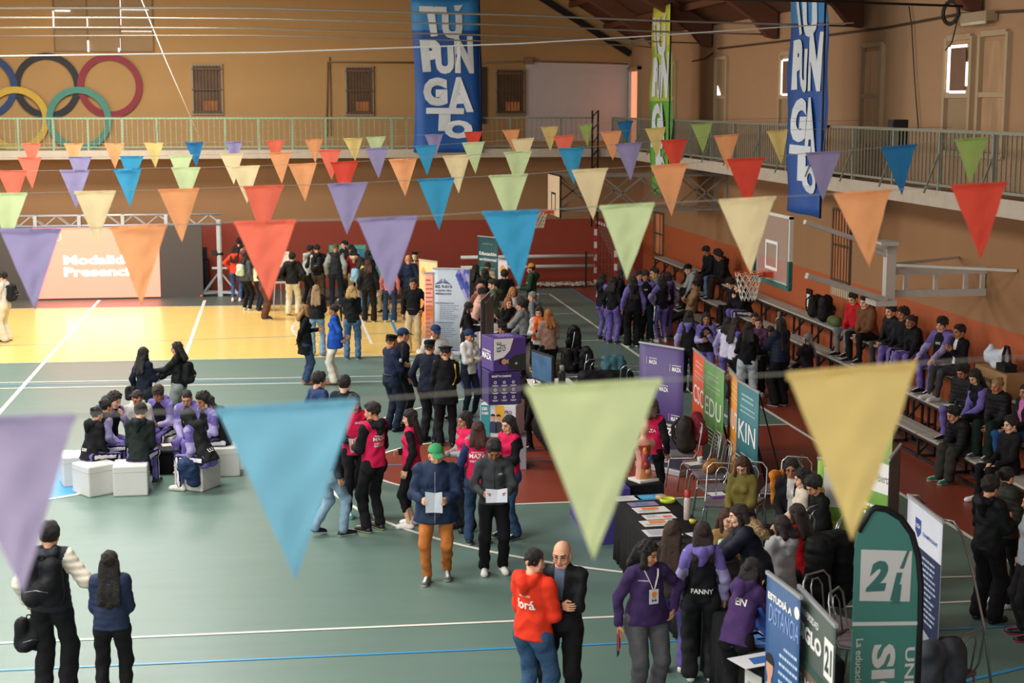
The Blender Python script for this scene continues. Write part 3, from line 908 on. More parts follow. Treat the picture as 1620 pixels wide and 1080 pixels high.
    v.cone(bp(.12), bp(.30), (.112 + th) * wide, (ch + th) * wide, 1, wr=.004, wf=2.2, flat=.82, fdir=fw)
    for s in (-1, 1): v.cone(bp(.33, 0, s * .05), bp(.12, 0, s * .045), .09 + th, .088 + th, 1, flat=.85, fdir=fw)
    if fem and not quilt:
        for s in (-1, 1): v.ell(bp(.33, .075 + th * .5, s * .062), (.055, .05, .055), 1)
    hb = hem
    v.cone(bp(.12), bp(max(hb, -.06) - .04), (.114 + th) * wide, (.127 + th * 1.2) * wide, 1, wr=.003, wf=1.5, flat=.88, fdir=fw)
    if pose != 'sit' or hb > -.1:
        for s in (-1, 1): v.cone(bp(.1, 0, s * .05 * wide), bp(max(hb, -.08) - .05, 0, s * .066 * wide), (.088 + th) * wide, (.102 + th) * wide, 1, flat=.97, fdir=fw)
    if hb < -.08 and pose != 'sit':
        v.cone(bp(.05), P0 + np.array((0, 0, hb - .1)), (.137 + th) * wide, (.168 + th) * wide, 1, wr=.005, wf=1.3, flat=.86, fdir=(0, 1, 0)); v.cone(bp(.05, 0, .05), P0 + np.array((.06 * wide, 0, hb - .1)), (.115 + th) * wide, (.13 + th) * wide, 1); v.cone(bp(.05, 0, -.05), P0 + np.array((-.06 * wide, 0, hb - .1)), (.115 + th) * wide, (.13 + th) * wide, 1)
    v.cone(shl - X * sh * .82, shl + X * sh * .82, .062 + th * .6, .062 + th * .6, 3 if yoke else 1)
    v.cone(bp(.44, -.01), bp(.50, -.005), .082 + th * .5, .062 + th * .3, 4)
    for s in (-1, 1):
        S_, E_, T = A[s]; ar = (.047 if fem else .052) + th * .8
        v.cone(S_, E_, ar, ar - .006, 2, wr=.0025, wf=1.6)
        if armlen == 'long': v.cone(E_, T - nrm(T - E_) * .015, ar - .006, .036 + th * .6, 2, wr=.003, wf=1.5)
        elif armlen == '3q': v.cone(E_, E_ + (T - E_) * .45, ar - .006, .045 + th * .5, 2)
    if hood or cream:
        v.cone(bp(.49, -.105, -.06), bp(.49, -.105, .06), .052, .052, 5, k=.02); v.cone(bp(.525, -.07, -.085), bp(.50, .035, -.085), .036, .030, 5, k=.02); v.cone(bp(.525, -.07, .085), bp(.50, .035, .085), .036, .030, 5, k=.02)
        v.cone(bp(.47, -.135), bp(.36, -.13), .072, .030, 5, k=.02)
    if collar: v.cone(bp(.5), bp(.545), .07, .066, 5)
    if hoodup:
        hp = hcen + np.array((0, -.012, .02)); v.ell(hp, (.108, .118, .125), 5, R=Rh); v.cone(bp(.47, -.03), hp + np.array((0, -.03, -.05)), .09, .08, 5)
        v.hole(hcen + Rh @ np.array((0, .15, -.02)), .105)
    v.hole(bp(.60, .045), .068 if not hoodup else .05)
    lo = bp(hb) if hb > -.1 or pose == 'sit' else P0 + np.array((0, 0, hb)); 
    if pose == 'sit': lo = bp(-.05)
    v.plane(lo, -sp if hb > -.1 else (0, 0, -1)) if pose != 'sit' and lean < 20 else v.plane(bp(-.10), -sp)
    V, Q, t, C = v.mesh(g, noise=.0075 if not quilt else .002, nf=29, quilt=quilt, qn=15, seed=_N[0])
    mats = [cloth(tc, kind), cloth(slc, kind), cloth(yoke or tc, kind), cloth(hood if isinstance(hood, str) else cream or tc, kind if not cream else 'cotton'), cloth(side or tc, kind), cloth(shirt or tc)]
    mi = np.zeros(len(t), int); mi[t == 2] = 1; mi[t == 3] = 2; mi[t == 5] = 3
    if yoke:   # coloured panel over each shoulder and down the upper arm
        for s in (-1, 1):
            S_, E_, T = A[s]
            mi[(t == 2) & (np.linalg.norm(C - (S_ + E_) / 2, axis=1) < .15) & (C[:, 2] > ((S_ + E_) / 2)[2] - .02)] = 2
    rel = C - P0; up = rel @ sp; fr = rel @ fw
    if side: mi[(t == 1) & (np.abs(C[:, 0]) > (.105 * wide)) & (up < .30)] = 4
    if shirt: mi[(t != 2) & (np.abs(C[:, 0]) < .035 + .05 * np.clip(up - .2, 0, .3)) & (fr > .03) & (up > .1)] = 5
    nm = 'vest' if bib or (sleeve and kind == 'shell' and not yoke) else 'coat' if hem < -.1 else 'hoodie' if hood else 'top'
    gar = np_mesh(nm, V * sc, Q, mi, mats, r)
    if near > 1:
        sb = gar.modifiers.new('smooth', 'SMOOTH'); sb.factor = .5; sb.iterations = 2
    # ---- trousers
    v = Vol(.03)
    R1, R2, R3 = {'slim': (.094, .062, .05), 'leggings': (.086, .054, .042), 'capri': (.086, .055, .047), 'wide': (.102, .085, .088), 'flare': (.092, .062, .085), 'straight': (.097, .072, .066)}[leg]
    R1, R2, R3 = [q_ * (1 + (wide - 1) * .6) for q_ in (R1, R2, R3)]
    v.cone(bp(.03) if hem < -.03 else bp(.08), P0, .096 * wide, .106 * wide, 1, flat=.82, fdir=fw)
    for s in (-1, 1):
        Hj, K, T = Lg[s]
        v.cone(P0 + X * s * .05 + np.array((0, -.012, -.02)), Hj + np.array((0, -.008, -.05)), .09 * wide, R1 + .002, 1)
        v.cone(Hj, K, R1, R2, 1 + s * 0, wr=.0015, wf=2.3)
        T2 = K + (T - K) * (.55 if leg == 'capri' else .97)
        v.cone(K, T2, R2, R3, 1, wr=.0028 if leg != 'leggings' else .001, wf=3.2)
    for s in (-1, 1):
        T = Lg[s][2]
        if leg != 'capri': v.plane(T + np.array((0, 0, -.045)), (0, 0, -1)) if pose == 'stand' and not stride and not feet else None
    V, Q, t, C = v.mesh(g, noise=.0065, nf=25, seed=_N[0] + 5)
    mi = np.zeros(len(t), int)
    if stripe:
        for s in (-1, 1):
            Hj, K, T = Lg[s]
            for a, b in ((Hj, K), (K, T)):
                ab = b - a; hh = np.clip(((C - a) @ ab) / (ab @ ab), 0, 1); w_ = C - (a + hh[:, None] * ab)
                fdir = nrm(np.cross(ab, X)); ln = w_ @ nrm(np.cross(fdir, ab) * -1); ff = w_ @ fdir
                lat = w_[:, 0] * s
                dist = np.linalg.norm(w_, axis=1)
                sel = (dist < .13) & (lat > .7 * dist) & (np.sign(C[:, 0]) == s)
                mi[sel] = 1
                if isinstance(stripe, tuple): mi[sel & (lat > .93 * dist)] = 2
    st = stripe if isinstance(stripe, tuple) else (stripe or pants, stripe or pants)
    pk = 'denim' if pants in DENIM else 'cotton'
    np_mesh('trousers', V * sc, Q, mi, [cloth(pants, pk), cloth(st[0]), cloth(st[1])], r)
    # ---- shoes
    for s in (-1, 1):
        Hj, K, T = Lg[s]
        key = (shoe, sole, shoe_top)
        if key not in _shoe_me:
            o = np_mesh('shoe', SHOE[0], SHOE[1], SHOE[2], [cloth(shoe, 'leather'), mat('sole_' + sole.strip('#'), sole, .6), cloth(shoe_top or sole, 'leather')], r); _shoe_me[key] = o.data
        else:
            o = bpy.data.objects.new('shoe', _shoe_me[key]); COL.objects.link(o); o.parent = r
        o.location = Vector((T + np.array((0, .03, -.085))) * sc); o.scale = (sc, sc * (1.0 if not fem else .92), sc)
        tilt = max(0, -stride * s) * 1.2
        o.rotation_euler = (-tilt, 0, -s * .12)
        if feet and len(feet[0 if s < 0 else 1]) > 3: o.rotation_euler = (0, 0, feet[0 if s < 0 else 1][3])
    # ---- hair
    if hair not in ('bald', 'none') and not hoodup:
        v = Vol(.015)
        q = lambda p: hcen + Rh @ (np.array(p, float) * hs)
        big = {'short': 0, 'crop': -.006, 'thick': .010, 'curly': .014, 'long': .004, 'curlylong': .016, 'pony': .0, 'bun': .0, 'wavy': .010, 'bob': .008, 'thin': -.004, 'fringe': .008, 'longthin': .002}[hair]
        v.ell(q((0, -.016, .042)), np.array((.086 + big, .103 + big, .094 + big)) * hs, 1, R=Rh)
        v.jit = .006
        if hair in ('short', 'thick', 'curly', 'fringe'):
            v.ell(q((0, .035, .092 + big)), (.064, .055, .035 + big * .5), 1, R=Rh); v.ell(q((.03, .0, .105 + big)), (.04, .05, .028), 1, R=Rh)
        if hair == 'fringe': v.ell(q((0, .075, .048)), (.062, .028, .028), 2, R=Rh)
        nb = Rh @ nrm(np.array((0, .8, -.62)))
        pl_pt = q((0, .026, .0))
        V, Q, t, C = None, None, None, None
        if hair != 'fringe': v.plane(pl_pt + nb * .004, nb)
        else: v.plane(pl_pt + nb * .03, nb)
        V1, Q1, t1, _ = v.mesh(.011 if fine else .016, noise=.0055 if hair not in ('curly', 'curlylong') else .011, nf=75 if 'curly' in hair else 60, seed=_N[0])
        Vh, Qh = [V1], [Q1]
        if hair in ('long', 'curlylong', 'pony', 'wavy', 'bob', 'longthin'):
            v = Vol(.02); L = hlen; bk = bp(.46, -.10)
            if hair == 'pony':
                a = q((0, -.11, .05)); v.cone(a, a + np.array((0, -.05, .0)), .022, .03, 1); v.cone(a + np.array((0, -.05, 0)), a + np.array((.01, -.06, -L)), .034, .016, 1)
            else:
                wd = .062 if hair != 'curlylong' else .085
                if hair == 'longthin': wd = .045
                top_ = q((0, -.055, .0)); en = np.array((top_[0], min(top_[1] - .03, bk[1] - .04), top_[2] - L))
                for dx in (-.055, 0, .055): v.cone(top_ + X * dx * .75, en + X * dx * 1.5 + np.array((0, 0, abs(dx) * .5)), wd, wd * .66, 1, wr=.003, wf=2, flat=.58, fdir=(0, 1, 0))
                for s in (-1, 1):
                    a = q((s * .074, -.0, .02)); b = a + np.array((s * .018, -.02 + (.05 if s > 0 else -.02), -min(L * .75, .30)))
                    v.cone(a, b, .027 if hair != 'curlylong' else .04, .02 if hair != 'curlylong' else .04, 1)
            V2, Q2, _, _ = v.mesh(.013 if fine else .018, noise=.006 if 'curly' in hair or hair == 'wavy' else .0025, nf=55, seed=_N[0]); Vh.append(V2); Qh.append(Q2 + len(V1))
        if hair == 'bun':
            v = Vol(.01); v.ell(q((0, -.10, .085)), (.036, .034, .036), 1); V2, Q2, _, _ = v.mesh(.009, noise=.003, nf=80); Vh.append(V2); Qh.append(Q2 + len(V1))
        Vh, Qh = np.concatenate(Vh), np.concatenate(Qh)
        np_mesh('hair', Vh * sc, Qh, np.zeros(len(Qh), int), [mhair], r)
    if beard:
        v = Vol(.012); q = lambda p: hcen + Rh @ (np.array(p, float) * hs)
        v.cone(q((-.05, .02, -.06)), q((-.02, .062, -.1)), .022, .024, 1); v.cone(q((.05, .02, -.06)), q((.02, .062, -.1)), .022, .024, 1); v.cone(q((-.022, .064, -.102)), q((.022, .064, -.102)), .022, .022, 1)
        V, Q, t, C = v.mesh(.008); np_mesh('beard', V * sc, Q, np.zeros(len(Q), int), [mat('hair_' + beard.strip('#'), beard, .6)], r)
    if glasses:
        m = MB(); q = lambda p: Vector((hcen + Rh @ (np.array(p, float) * hs)) * sc)
        for s in (-1, 1):
            m.tube([q((s * .031 + .021 * math.cos(t), .098, .002 + .017 * math.sin(t))) for t in [2 * pi * k / 12 for k in range(12)]], .0022, 5, closed=True)
            m.tube([q((s * .052, .096, .006)), q((s * .078, .0, .004))], .002, 4)
        m.build('glasses', mat('glasses_rim', '#b9a79a' if glasses == 'light' else '#2a2422', .3), r)
    if cap:
        v = Vol(.008); q = lambda p: hcen + Rh @ (np.array(p, float) * hs)
        if cap == 'cap':
            v.ell(q((0, -.012, .055)), (.094, .106, .085), 1, R=Rh); v.plane(q((0, 0, .042)), Rh @ np.array((0, .12, -1.)))
            V, Q, t, C = v.mesh(.009 if fine else .013)
            v = Vol(.008); v.ell(q((0, .115, .046)), (.07, .072, .010), 1, R=Rh @ np.array(Matrix.Rotation(-.22, 3, 'X')), k=.004)
            V2, Q2, _, _ = v.mesh(.007); o = np_mesh('cap', np.concatenate((V, V2)) * sc, np.concatenate((Q, Q2 + len(V))), np.concatenate((np.zeros(len(Q), int), np.ones(len(Q2), int))), [cloth(capcol), cloth(capcol if not isinstance(cream, tuple) else capcol)], r)
        elif cap == 'beret':
            v.ell(q((0, -.012, .075)), (.092, .106, .05), 1, R=Rh); v.ell(q((.012, -.012, .108)), (.10, .112, .024), 1, R=Rh); v.plane(q((0, 0, .058)), Rh @ np.array((0, .05, -1.)))
            V, Q, t, C = v.mesh(.010); o = np_mesh('beret', V * sc, Q, np.zeros(len(Q), int), [cloth(capcol)], r)
            v = Vol(.004); v.ell(q((0, .093, .085)), (.018, .01, .014), 1); V, Q, t, C = v.mesh(.006); np_mesh('cap_badge', V * sc, Q, np.zeros(len(Q), int), [mat('gold', '#c9a24a', .4, metal=.7)], o)
        elif cap == 'peaked':
            m = MB(); Mh = Matrix(Rh.tolist()); off = Vector(hcen)
            pr = MB(); pr.lathe([(.088, .05), (.09, .078), (.128, .10), (.125, .112), (.06, .122), (0, .124)], n=24)
            V = np.array(pr.v); V = (V + np.array((0, -.012, 0))) @ Rh.T + hcen
            pr.v = [tuple(p * sc) for p in V]; o = pr.build('peaked_cap', cloth(capcol), r)
            v.ell(q((0, .10, .05)), (.07, .045, .008), 1); V, Q, t, C = v.mesh(.008); np_mesh('visor', V * sc, Q, np.zeros(len(Q), int), [mat('visor_black', '#0e0e10', .2)], o)
    if belt:
        m = MB(); pts = [Vector((P0 + sp * .07 + X * .142 * wide * math.cos(t) + fw * .118 * math.sin(t)) * sc) for t in [2 * pi * k / 24 for k in range(24)]]
        m.tube(pts, .02 if near else .022, 6, closed=True); m.build('belt', cloth(belt, 'leather'), r)
    info = dict(r=r, gar=gar, sc=sc, bp=bp, sp=sp, fw=fw, P0=P0, hcen=hcen, Rh=Rh, A=A, Lg=Lg, hpos=hpos, h=h, face=face)
    if scarf:
        v = Vol(.02); n_ = 9
        pts = [bp(.505 + .02 * math.sin(q_ * 2), .035 + .075 * math.cos(q_), .085 * math.sin(q_)) for q_ in [2 * pi * k / n_ for k in range(n_ + 1)]]
        for a_, b_ in zip(pts[:-1], pts[1:]): v.cone(a_, b_, .036, .036, 1, wr=.004, wf=2)
        v.cone(bp(.46, .12, .05), bp(.10, .16, .09), .045, .05, 1, wr=.006, wf=3); v.cone(bp(.46, .12, -.05), bp(.20, .15, -.08), .045, .05, 1, wr=.006, wf=3)
        V, Q, t, C = v.mesh(.014, noise=.006, nf=40); np_mesh('scarf', V * sc, Q, np.zeros(len(Q), int), [cloth(scarf)], r)
    if fur:
        v = Vol(.02); n_ = 10
        pts = [bp(.44 + .11 * math.cos(q_) * .9, -.15 + .05 * math.cos(q_), .13 * math.sin(q_)) for q_ in [2 * pi * k / n_ for k in range(n_ + 1)]]
        for a_, b_ in zip(pts[:-1], pts[1:]): v.cone(a_, b_, .042, .042, 1)
        V, Q, t, C = v.mesh(.011, noise=.012, nf=110); np_mesh('fur_trim', V * sc, Q, np.zeros(len(Q), int), [cloth(fur, 'fur')], r)
    PEOPLE[label] = info
    if zip_ or pockets: trimline(info, hem, zip_, pockets)
    if print_:
        for pr in (print_ if isinstance(print_, list) else [print_]): stamp(info, *pr)
    return info


PEOPLE = {}


def onfront(I, bvh, u, t, sg=1, off=.004):
    sc = I['sc']; o_ = Vector(I['bp'](t, .5 * sg, u) * sc); d = Vector(-I['fw'] * sg); hit = bvh.ray_cast(o_, d)[0]
    return (hit if hit is not None else o_ + d * .4 * sc) - d * off


def gbvh(I): return BVHTree.FromPolygons([v.co for v in I['gar'].data.vertices], [p.vertices for p in I['gar'].data.polygons])


def trimline(I, hem, zip_, pockets):
    b = gbvh(I); m = MB()
    m.tube([onfront(I, b, .0, t, off=.002) for t in np.linspace(.46, hem + .02, 16)], .005, 5)
    m.build('zipper', mat('zip_' + ('metal' if zip_ is True else zip_[1:]), '#8a8c90' if zip_ is True else zip_, .4), I['r'])
    if pockets:
        for s in (-1, 1):
            m = MB(); m.tube([onfront(I, b, s * .085, .33), onfront(I, b, s * .095, .26)], .004, 4); m.tube([onfront(I, b, s * .06, .06), onfront(I, b, s * .13, .05)], .004, 4); m.tube([onfront(I, b, s * .06, .06), onfront(I, b, s * .065, -.06)], .003, 4); m.build('pocket_trim', cloth('#101624'), I['r'])


DENIM = {'#3c5a80', '#2b3f5c', '#7d98ad', '#9fb0bc', '#34506f', '#a9b4bb', '#4a6a8c'}


def stamp(I, txt, u=0, t=.30, hgt=.05, col='#e8e6e2', back=True, wid=None, rot=0):
    """print lettering onto the garment: u sideways, t height along the spine."""
    vs, fs, asp = text_geo(txt, .018)
    W_ = wid or hgt * asp
    bvh = BVHTree.FromObject(I['gar'], bpy.context.evaluated_depsgraph_get()) if False else BVHTree.FromPolygons([v.co for v in I['gar'].data.vertices], [p.vertices for p in I['gar'].data.polygons])
    sg = -1 if back else 1; c, s_ = math.cos(rot), math.sin(rot)
    out = []; sc = I['sc']
    for x, y in vs:
        a, b = x * W_, y * hgt; a, b = a * c - b * s_, a * s_ + b * c
        px = (u + a) * (1 if back else -1)
        o_ = Vector(I['bp'](t + b, .5 * sg, px) * sc); d = Vector(-I['fw'] * sg)
        hit, nn, _, _ = bvh.ray_cast(o_, d)
        if hit is None: hit = o_ + d * .4
        out.append(hit - d * .005)
    me = bpy.data.meshes.new('printed_lettering'); me.from_pydata(out, [], fs); me.materials.append(mat('print_' + col.strip('#'), col, .7, var=.03))
    o = bpy.data.objects.new('printed_lettering', me); COL.objects.link(o); o.parent = I['r']
    return o


def badge(I, side, col='#b9c4d6', r_=.035, t=.36):
    """round patch on the upper sleeve."""
    S_, E_, T = I['A'][side]; c = (S_ * .6 + E_ * .4) + np.array((side * .072, .012, 0))
    m = MB(); m.lathe([(r_, 0), (r_, .006), (0, .007)], c * I['sc'], 14, axis=(side, .15, 0.1)); m.build('sleeve_patch', mat('patch', col, .6), I['r'])


# ---------- placing people from where they stand in the photograph
def at_head(px, py, h, drop=0.0, z0=0.0):
    p = onz(px, py, z0 + h - drop); return p.x, p.y


def at_feet(px, py, z=0.0):
    p = onz(px, py, z); return p.x, p.y


def wpoint(I, v):
    """local point of a person -> hall coordinates."""
    a = -math.radians(I['face']); c, s = math.cos(a), math.sin(a); v = np.array(v) * I['sc']; L = I['r'].location
    return Vector((L.x + v[0] * c - v[1] * s, L.y + v[0] * s + v[1] * c, L.z + v[2]))
# ================================================================ things hung on the walls
m_blk = mat('black_matt', '#141417', .6)
m_steel = mat('steel_tube', '#a4a6a8', .3, metal=.8)
m_alu = mat('truss_alu', '#b9bcbf', .4, metal=.5)
m_wht = mat('white_paint', '#d6d4ce', .6)
m_paper = mat('paper', '#e4e2dc', .8)


def ring(px, py, r_px, w_px, col, dz, label):
    c = ony(px, py, YU - .06 - dz); s_ = (YU / FPX) * .985; R1, R2 = r_px * s_, (r_px - w_px) * s_
    m = MB(); n = 56; vs = []
    for y in (-.03, .03):
        for R_ in (R2, R1): vs += [(R_ * math.cos(2 * pi * k / n), y, R_ * math.sin(2 * pi * k / n)) for k in range(n)]
    fs = []
    for k in range(n):
        k2 = (k + 1) % n
        fs += [(k, k2, n + k2, n + k), (2 * n + k, 3 * n + k, 3 * n + k2, 2 * n + k2), (n + k, n + k2, 3 * n + k2, 3 * n + k), (k, 2 * n + k, 2 * n + k2, k2)]
    m.add(vs, fs)
    tag(m.build('wall_ring', mat('ring_' + col[1:], col, .6, var=.15), loc=c), label, 'ring')


ring(75, 136, 50, 10, '#1d1d20', 0, 'black wall ring between the blue and the red one')
ring(174, 136, 49, 10, '#8c1f2c', .005, 'dark red wall ring, rightmost of the coloured rings')
ring(-25, 136, 49, 10, '#1f3f6c', .01, 'blue wall ring cut by the left picture edge')
ring(26, 188, 49, 10, '#cda636', .07, 'yellow wall ring low behind the far railing')
ring(125, 188, 49, 10, '#4a8a78', .075, 'sea green wall ring low behind the far railing')

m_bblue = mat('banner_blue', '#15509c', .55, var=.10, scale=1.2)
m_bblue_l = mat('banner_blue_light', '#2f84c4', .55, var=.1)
m_bw = mat('banner_white', '#d4dce2', .6, var=.04)
m_byel = mat('banner_yellow', '#cfd04a', .55, var=.08); m_bgrn = mat('banner_green', '#5fa83c', .55, var=.08)


def hung_banner(p0, p1, z0, z1, base, light, label, green=False):
    """tall printed banner between two top corners, sagging slightly."""
    p0, p1 = Vector(p0), Vector(p1); d = (p1 - p0); d.z = 0; wd = d.length; d.normalize(); h = z1 - z0
    r = thing('hanging_banner', label, 'banner', ((p0.x + p1.x) / 2, (p0.y + p1.y) / 2, z0), math.atan2(d.y, d.x))
    S_ = Sheet(wd, h); nx, nz = 6, 24

    def bend(x, y, z): return (x + .06 * math.sin(z * .9), y + .035 * math.sin(x * 4 + z * 1.3) + .02 * math.sin(z * 4), z)
    vs = [bend(-wd / 2 + wd * i / nx, 0, h * j / nz) for j in range(nz + 1) for i in range(nx + 1)]
    fs = [(j * (nx + 1) + i, j * (nx + 1) + i + 1, (j + 1) * (nx + 1) + i + 1, (j + 1) * (nx + 1) + i) for j in range(nz) for i in range(nx)]
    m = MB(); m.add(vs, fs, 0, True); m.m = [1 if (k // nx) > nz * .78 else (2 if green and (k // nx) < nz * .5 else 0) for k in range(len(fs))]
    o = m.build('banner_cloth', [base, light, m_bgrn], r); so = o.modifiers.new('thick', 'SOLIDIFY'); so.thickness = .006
    g = MB(); g.tube([bend(-wd / 2, 0, h), bend(wd / 2, 0, h)], .02, 6); g.tube([bend(wd / 2 + .01, 0, 0), bend(wd / 2 + .01, 0, h)], .022, 6); g.build('banner_pole', m_blk, r)
    S_.poly([(.12, .945), (.52, .94), (.52, .90), (.12, .905)], m_bw, .0); S_.poly([(.23, .90), (.34, .90), (.37, .755), (.27, .75)], m_bw, .001); S_.poly([(.63, .95), (.76, .955), (.70, .915), (.64, .915)], m_bw, .0)
    T = [('U', .09, .82, .165, .07, .30, -.06), ('P', -.24, .63, .21, .07, .30, .12), ('U', -.05, .60, .18, .07, .27, .0), ('N', .24, .635, .24, .07, .28, -.04),
         ('G', -.20, .395, .185, .07, .36, .03), ('A', .16, .375, .23, .06, .38, .14), ('T', -.06, .215, .15, .06, .56, -.03), ('O', .15, .15, .12, .07, .42, -.08)]
    for ch, u, v_, hh, b, w_, rot in T:
        S_.text(ch, .5 + u, v_ + .0, hh, m_bw, wid=w_, bold=b, rot=rot * .4, e=.0)
    S_.mb.v = [bend(x, -.03, z) for x, y, z in S_.mb.v]
    S_.build('banner_lettering', r)
    return r


a, b = ony(652, 0, YB - .15), ony(760, 0, YB - .15)
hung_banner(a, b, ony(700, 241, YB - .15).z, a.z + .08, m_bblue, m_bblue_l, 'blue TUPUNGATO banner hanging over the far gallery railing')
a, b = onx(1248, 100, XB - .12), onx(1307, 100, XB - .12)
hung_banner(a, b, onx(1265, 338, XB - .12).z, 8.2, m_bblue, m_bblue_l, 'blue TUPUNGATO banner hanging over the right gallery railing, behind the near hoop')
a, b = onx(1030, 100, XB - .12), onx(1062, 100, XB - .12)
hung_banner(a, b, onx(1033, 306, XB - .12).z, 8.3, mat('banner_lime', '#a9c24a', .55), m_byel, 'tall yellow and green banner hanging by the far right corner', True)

# ================================================================ LED screen, truss, tower
sy = onz(150, 473.5).y
s0, s1 = ony(-70, 400, sy).x, ony(320, 400, sy).x; c0, c1 = ony(53, 400, sy).x, ony(252, 400, sy).x; sh_ = ony(150, 359, sy).z
r = thing('video_wall', 'wide LED video wall with a glowing coral slide reading Modalidad Presencial', 'screen', ((s0 + s1) / 2, sy, 0))
m = MB(); m.box((0, .12, sh_ / 2), (s1 - s0, .22, sh_)); m.build('screen_cabinet', mat('led_grey', '#4c4440', .6, var=.05), r)
m = MB(); cx = (c0 + c1) / 2 - (s0 + s1) / 2; m.box((cx, 0, sh_ / 2 + .02), (c1 - c0, .03, sh_ - .06)); m.build('lit_slide', mat('led_coral', '#ff8872', .5, var=.02, emit=.80), r)
S_ = Sheet(c1 - c0, sh_)
m_ledw = mat('led_white', '#ffffff', emit=1.2, var=0)
S_.text('Modalidad', .545, .55, .125, m_ledw, wid=.62, bold=.035); S_.text('Presencial', .545, .385, .125, m_ledw, wid=.62, bold=.035); S_.text('U', .20, .86, .10, mat('led_pale', '#ffb090', emit=.7), bold=.03)
o = S_.build('slide_lettering', r); o.location = (cx, -.02, 0)
l = area('screen_glow', ((c0 + c1) / 2, sy - .08, 1.25), (math.radians(-90), 0, 0), c1 - c0, 2.0, 42, (1.0, .26, .20))


def truss(p0, p1, wd=.29):
    m = MB(); p0, p1 = Vector(p0), Vector(p1); d = (p1 - p0).normalized(); u = Vector((0, 1, 0)) if abs(d.y) < .9 else Vector((1, 0, 0)); v = d.cross(u).normalized(); L = (p1 - p0).length
    C = [(a, b) for a in (-1, 1) for b in (-1, 1)]
    for a, b in C: m.tube([p0 + u * a * wd / 2 + v * b * wd / 2, p1 + u * a * wd / 2 + v * b * wd / 2], .025, 6)
    n = max(1, int(L / .35))
    for i in range(n):
        t0, t1 = L * i / n, L * (i + 1) / n
        for (a0, b0), (a1, b1) in (((-1, -1), (-1, 1)), ((1, -1), (1, 1)), ((-1, -1), (1, -1)), ((-1, 1), (1, 1))):
            if i % 2: a0, b0, a1, b1 = a1, b1, a0, b0
            m.bar(p0 + d * t0 + u * a0 * wd / 2 + v * b0 * wd / 2, p0 + d * t1 + u * a1 * wd / 2 + v * b1 * wd / 2, .018)
    return m


tz = (ony(150, 341, sy + .3).z + ony(150, 356, sy + .3).z) / 2; tx1 = ony(350, 345, sy + .3).x
tr = thing('lighting_truss', 'aluminium lattice truss spanning above the video wall', 'truss', (0, sy + .3, tz))
truss((s0 + .3, 0, 0), (tx1, 0, 0), .30).build('truss_span', m_alu, tr)
for k in range(5): m = MB(); m.box((s0 + 1 + k * 1.25, -.05, 0), (.1, .3, .34)); m.build('clamp', m_alu, tr)
tx = ony(347, 400, sy + .3).x
tw = thing('truss_tower', 'grey lifting tower with outriggers holding the right end of the truss', 'tower', (tx, sy + .3, 0))
m = MB(); m.box((0, 0, tz / 2), (.14, .14, tz)); m.box((.0, -.1, tz * .6), (.08, .08, tz * .8)); m.box((.12, 0, .85), (.7, .06, .06)); m.build('mast', m_alu, tw)
m = MB()
for dx, dy in ((-.55, -.25), (.55, -.25), (-.45, .3), (.45, .3)):
    m.bar((0, 0, .12), (dx, dy, .12), .07); m.bar((0, 0, .75), (dx * .9, dy * .9, .14), .04)
m.build('outriggers', m_alu, tw)
for dx, dy in ((-.55, -.25), (.55, -.25), (-.45, .3), (.45, .3)):
    m = MB(); m.lathe([(.05, 0), (.06, .02), (.06, .07), (.03, .09)], (dx, dy, 0), 10); m.build('foot', mat('foot_orange', '#b5603a'), tw)
m = MB(); m.box((-.14, -.06, 1.3), (.16, .12, .16)); m.lathe([(.04, 0), (.04, .22)], (-.1, -.12, 1.28), 10, axis=(1, 0, 0)); m.build('winch', m_blk, tw)
p = ony(323, 452, sy + 1.4)
m = MB(); m.box((p.x, p.y, .5), (.3, .4, 1.0)); m.box((p.x, p.y, 1.2), (.22, .3, .35)); tag(m.build('equipment_case', m_blk), 'black equipment case stacked at the right end of the video wall', 'case')

# ================================================================ basketball hoops
m_hoopw = mat('hoop_white', '#c4beb2', .55, var=.12, scale=8); m_orange = mat('rim_orange', '#c8401e', .45); m_net = mat('net_white', '#d8d4c4', .8); m_pad = mat('pad_green', '#15584e', .6)


def rim_net(root, c, back, R_=.228):
    m = MB(); m.tube([c + Vector((R_ * math.cos(t), R_ * math.sin(t), 0)) for t in [2 * pi * k / 28 for k in range(28)]], .01, 6, closed=True)
    m.box(c + Vector((R_ + back / 2, 0, -.03)), (back, .16, .09)); m.tube([c + Vector((R_ * math.cos(t), R_ * math.sin(t), -.035)) for t in [-1.1 + 2.2 * k / 8 for k in range(9)]], .018, 5)
    m.build('rim', m_orange, root)
    n = MB(); N = 12
    def pt(i, lv):
        z = -.45 * lv / 5; rr = R_ * (1 - .10 * lv - (.02 * math.sin(lv)))
        rr = max(rr, .105) if lv < 5 else .115
        a = 2 * pi * (i + (.5 if lv % 2 else 0)) / N
        return c + Vector((rr * math.cos(a), rr * math.sin(a), z))
    for i in range(N):
        for lv in range(5):
            n.tube([pt(i, lv), pt(i, lv + 1)], .0055, 4); n.tube([pt(i, lv), pt(i - 1 if lv % 2 == 0 else i + 1, lv + 1)], .0055, 4)
    o = n.build('net', m_net, root)


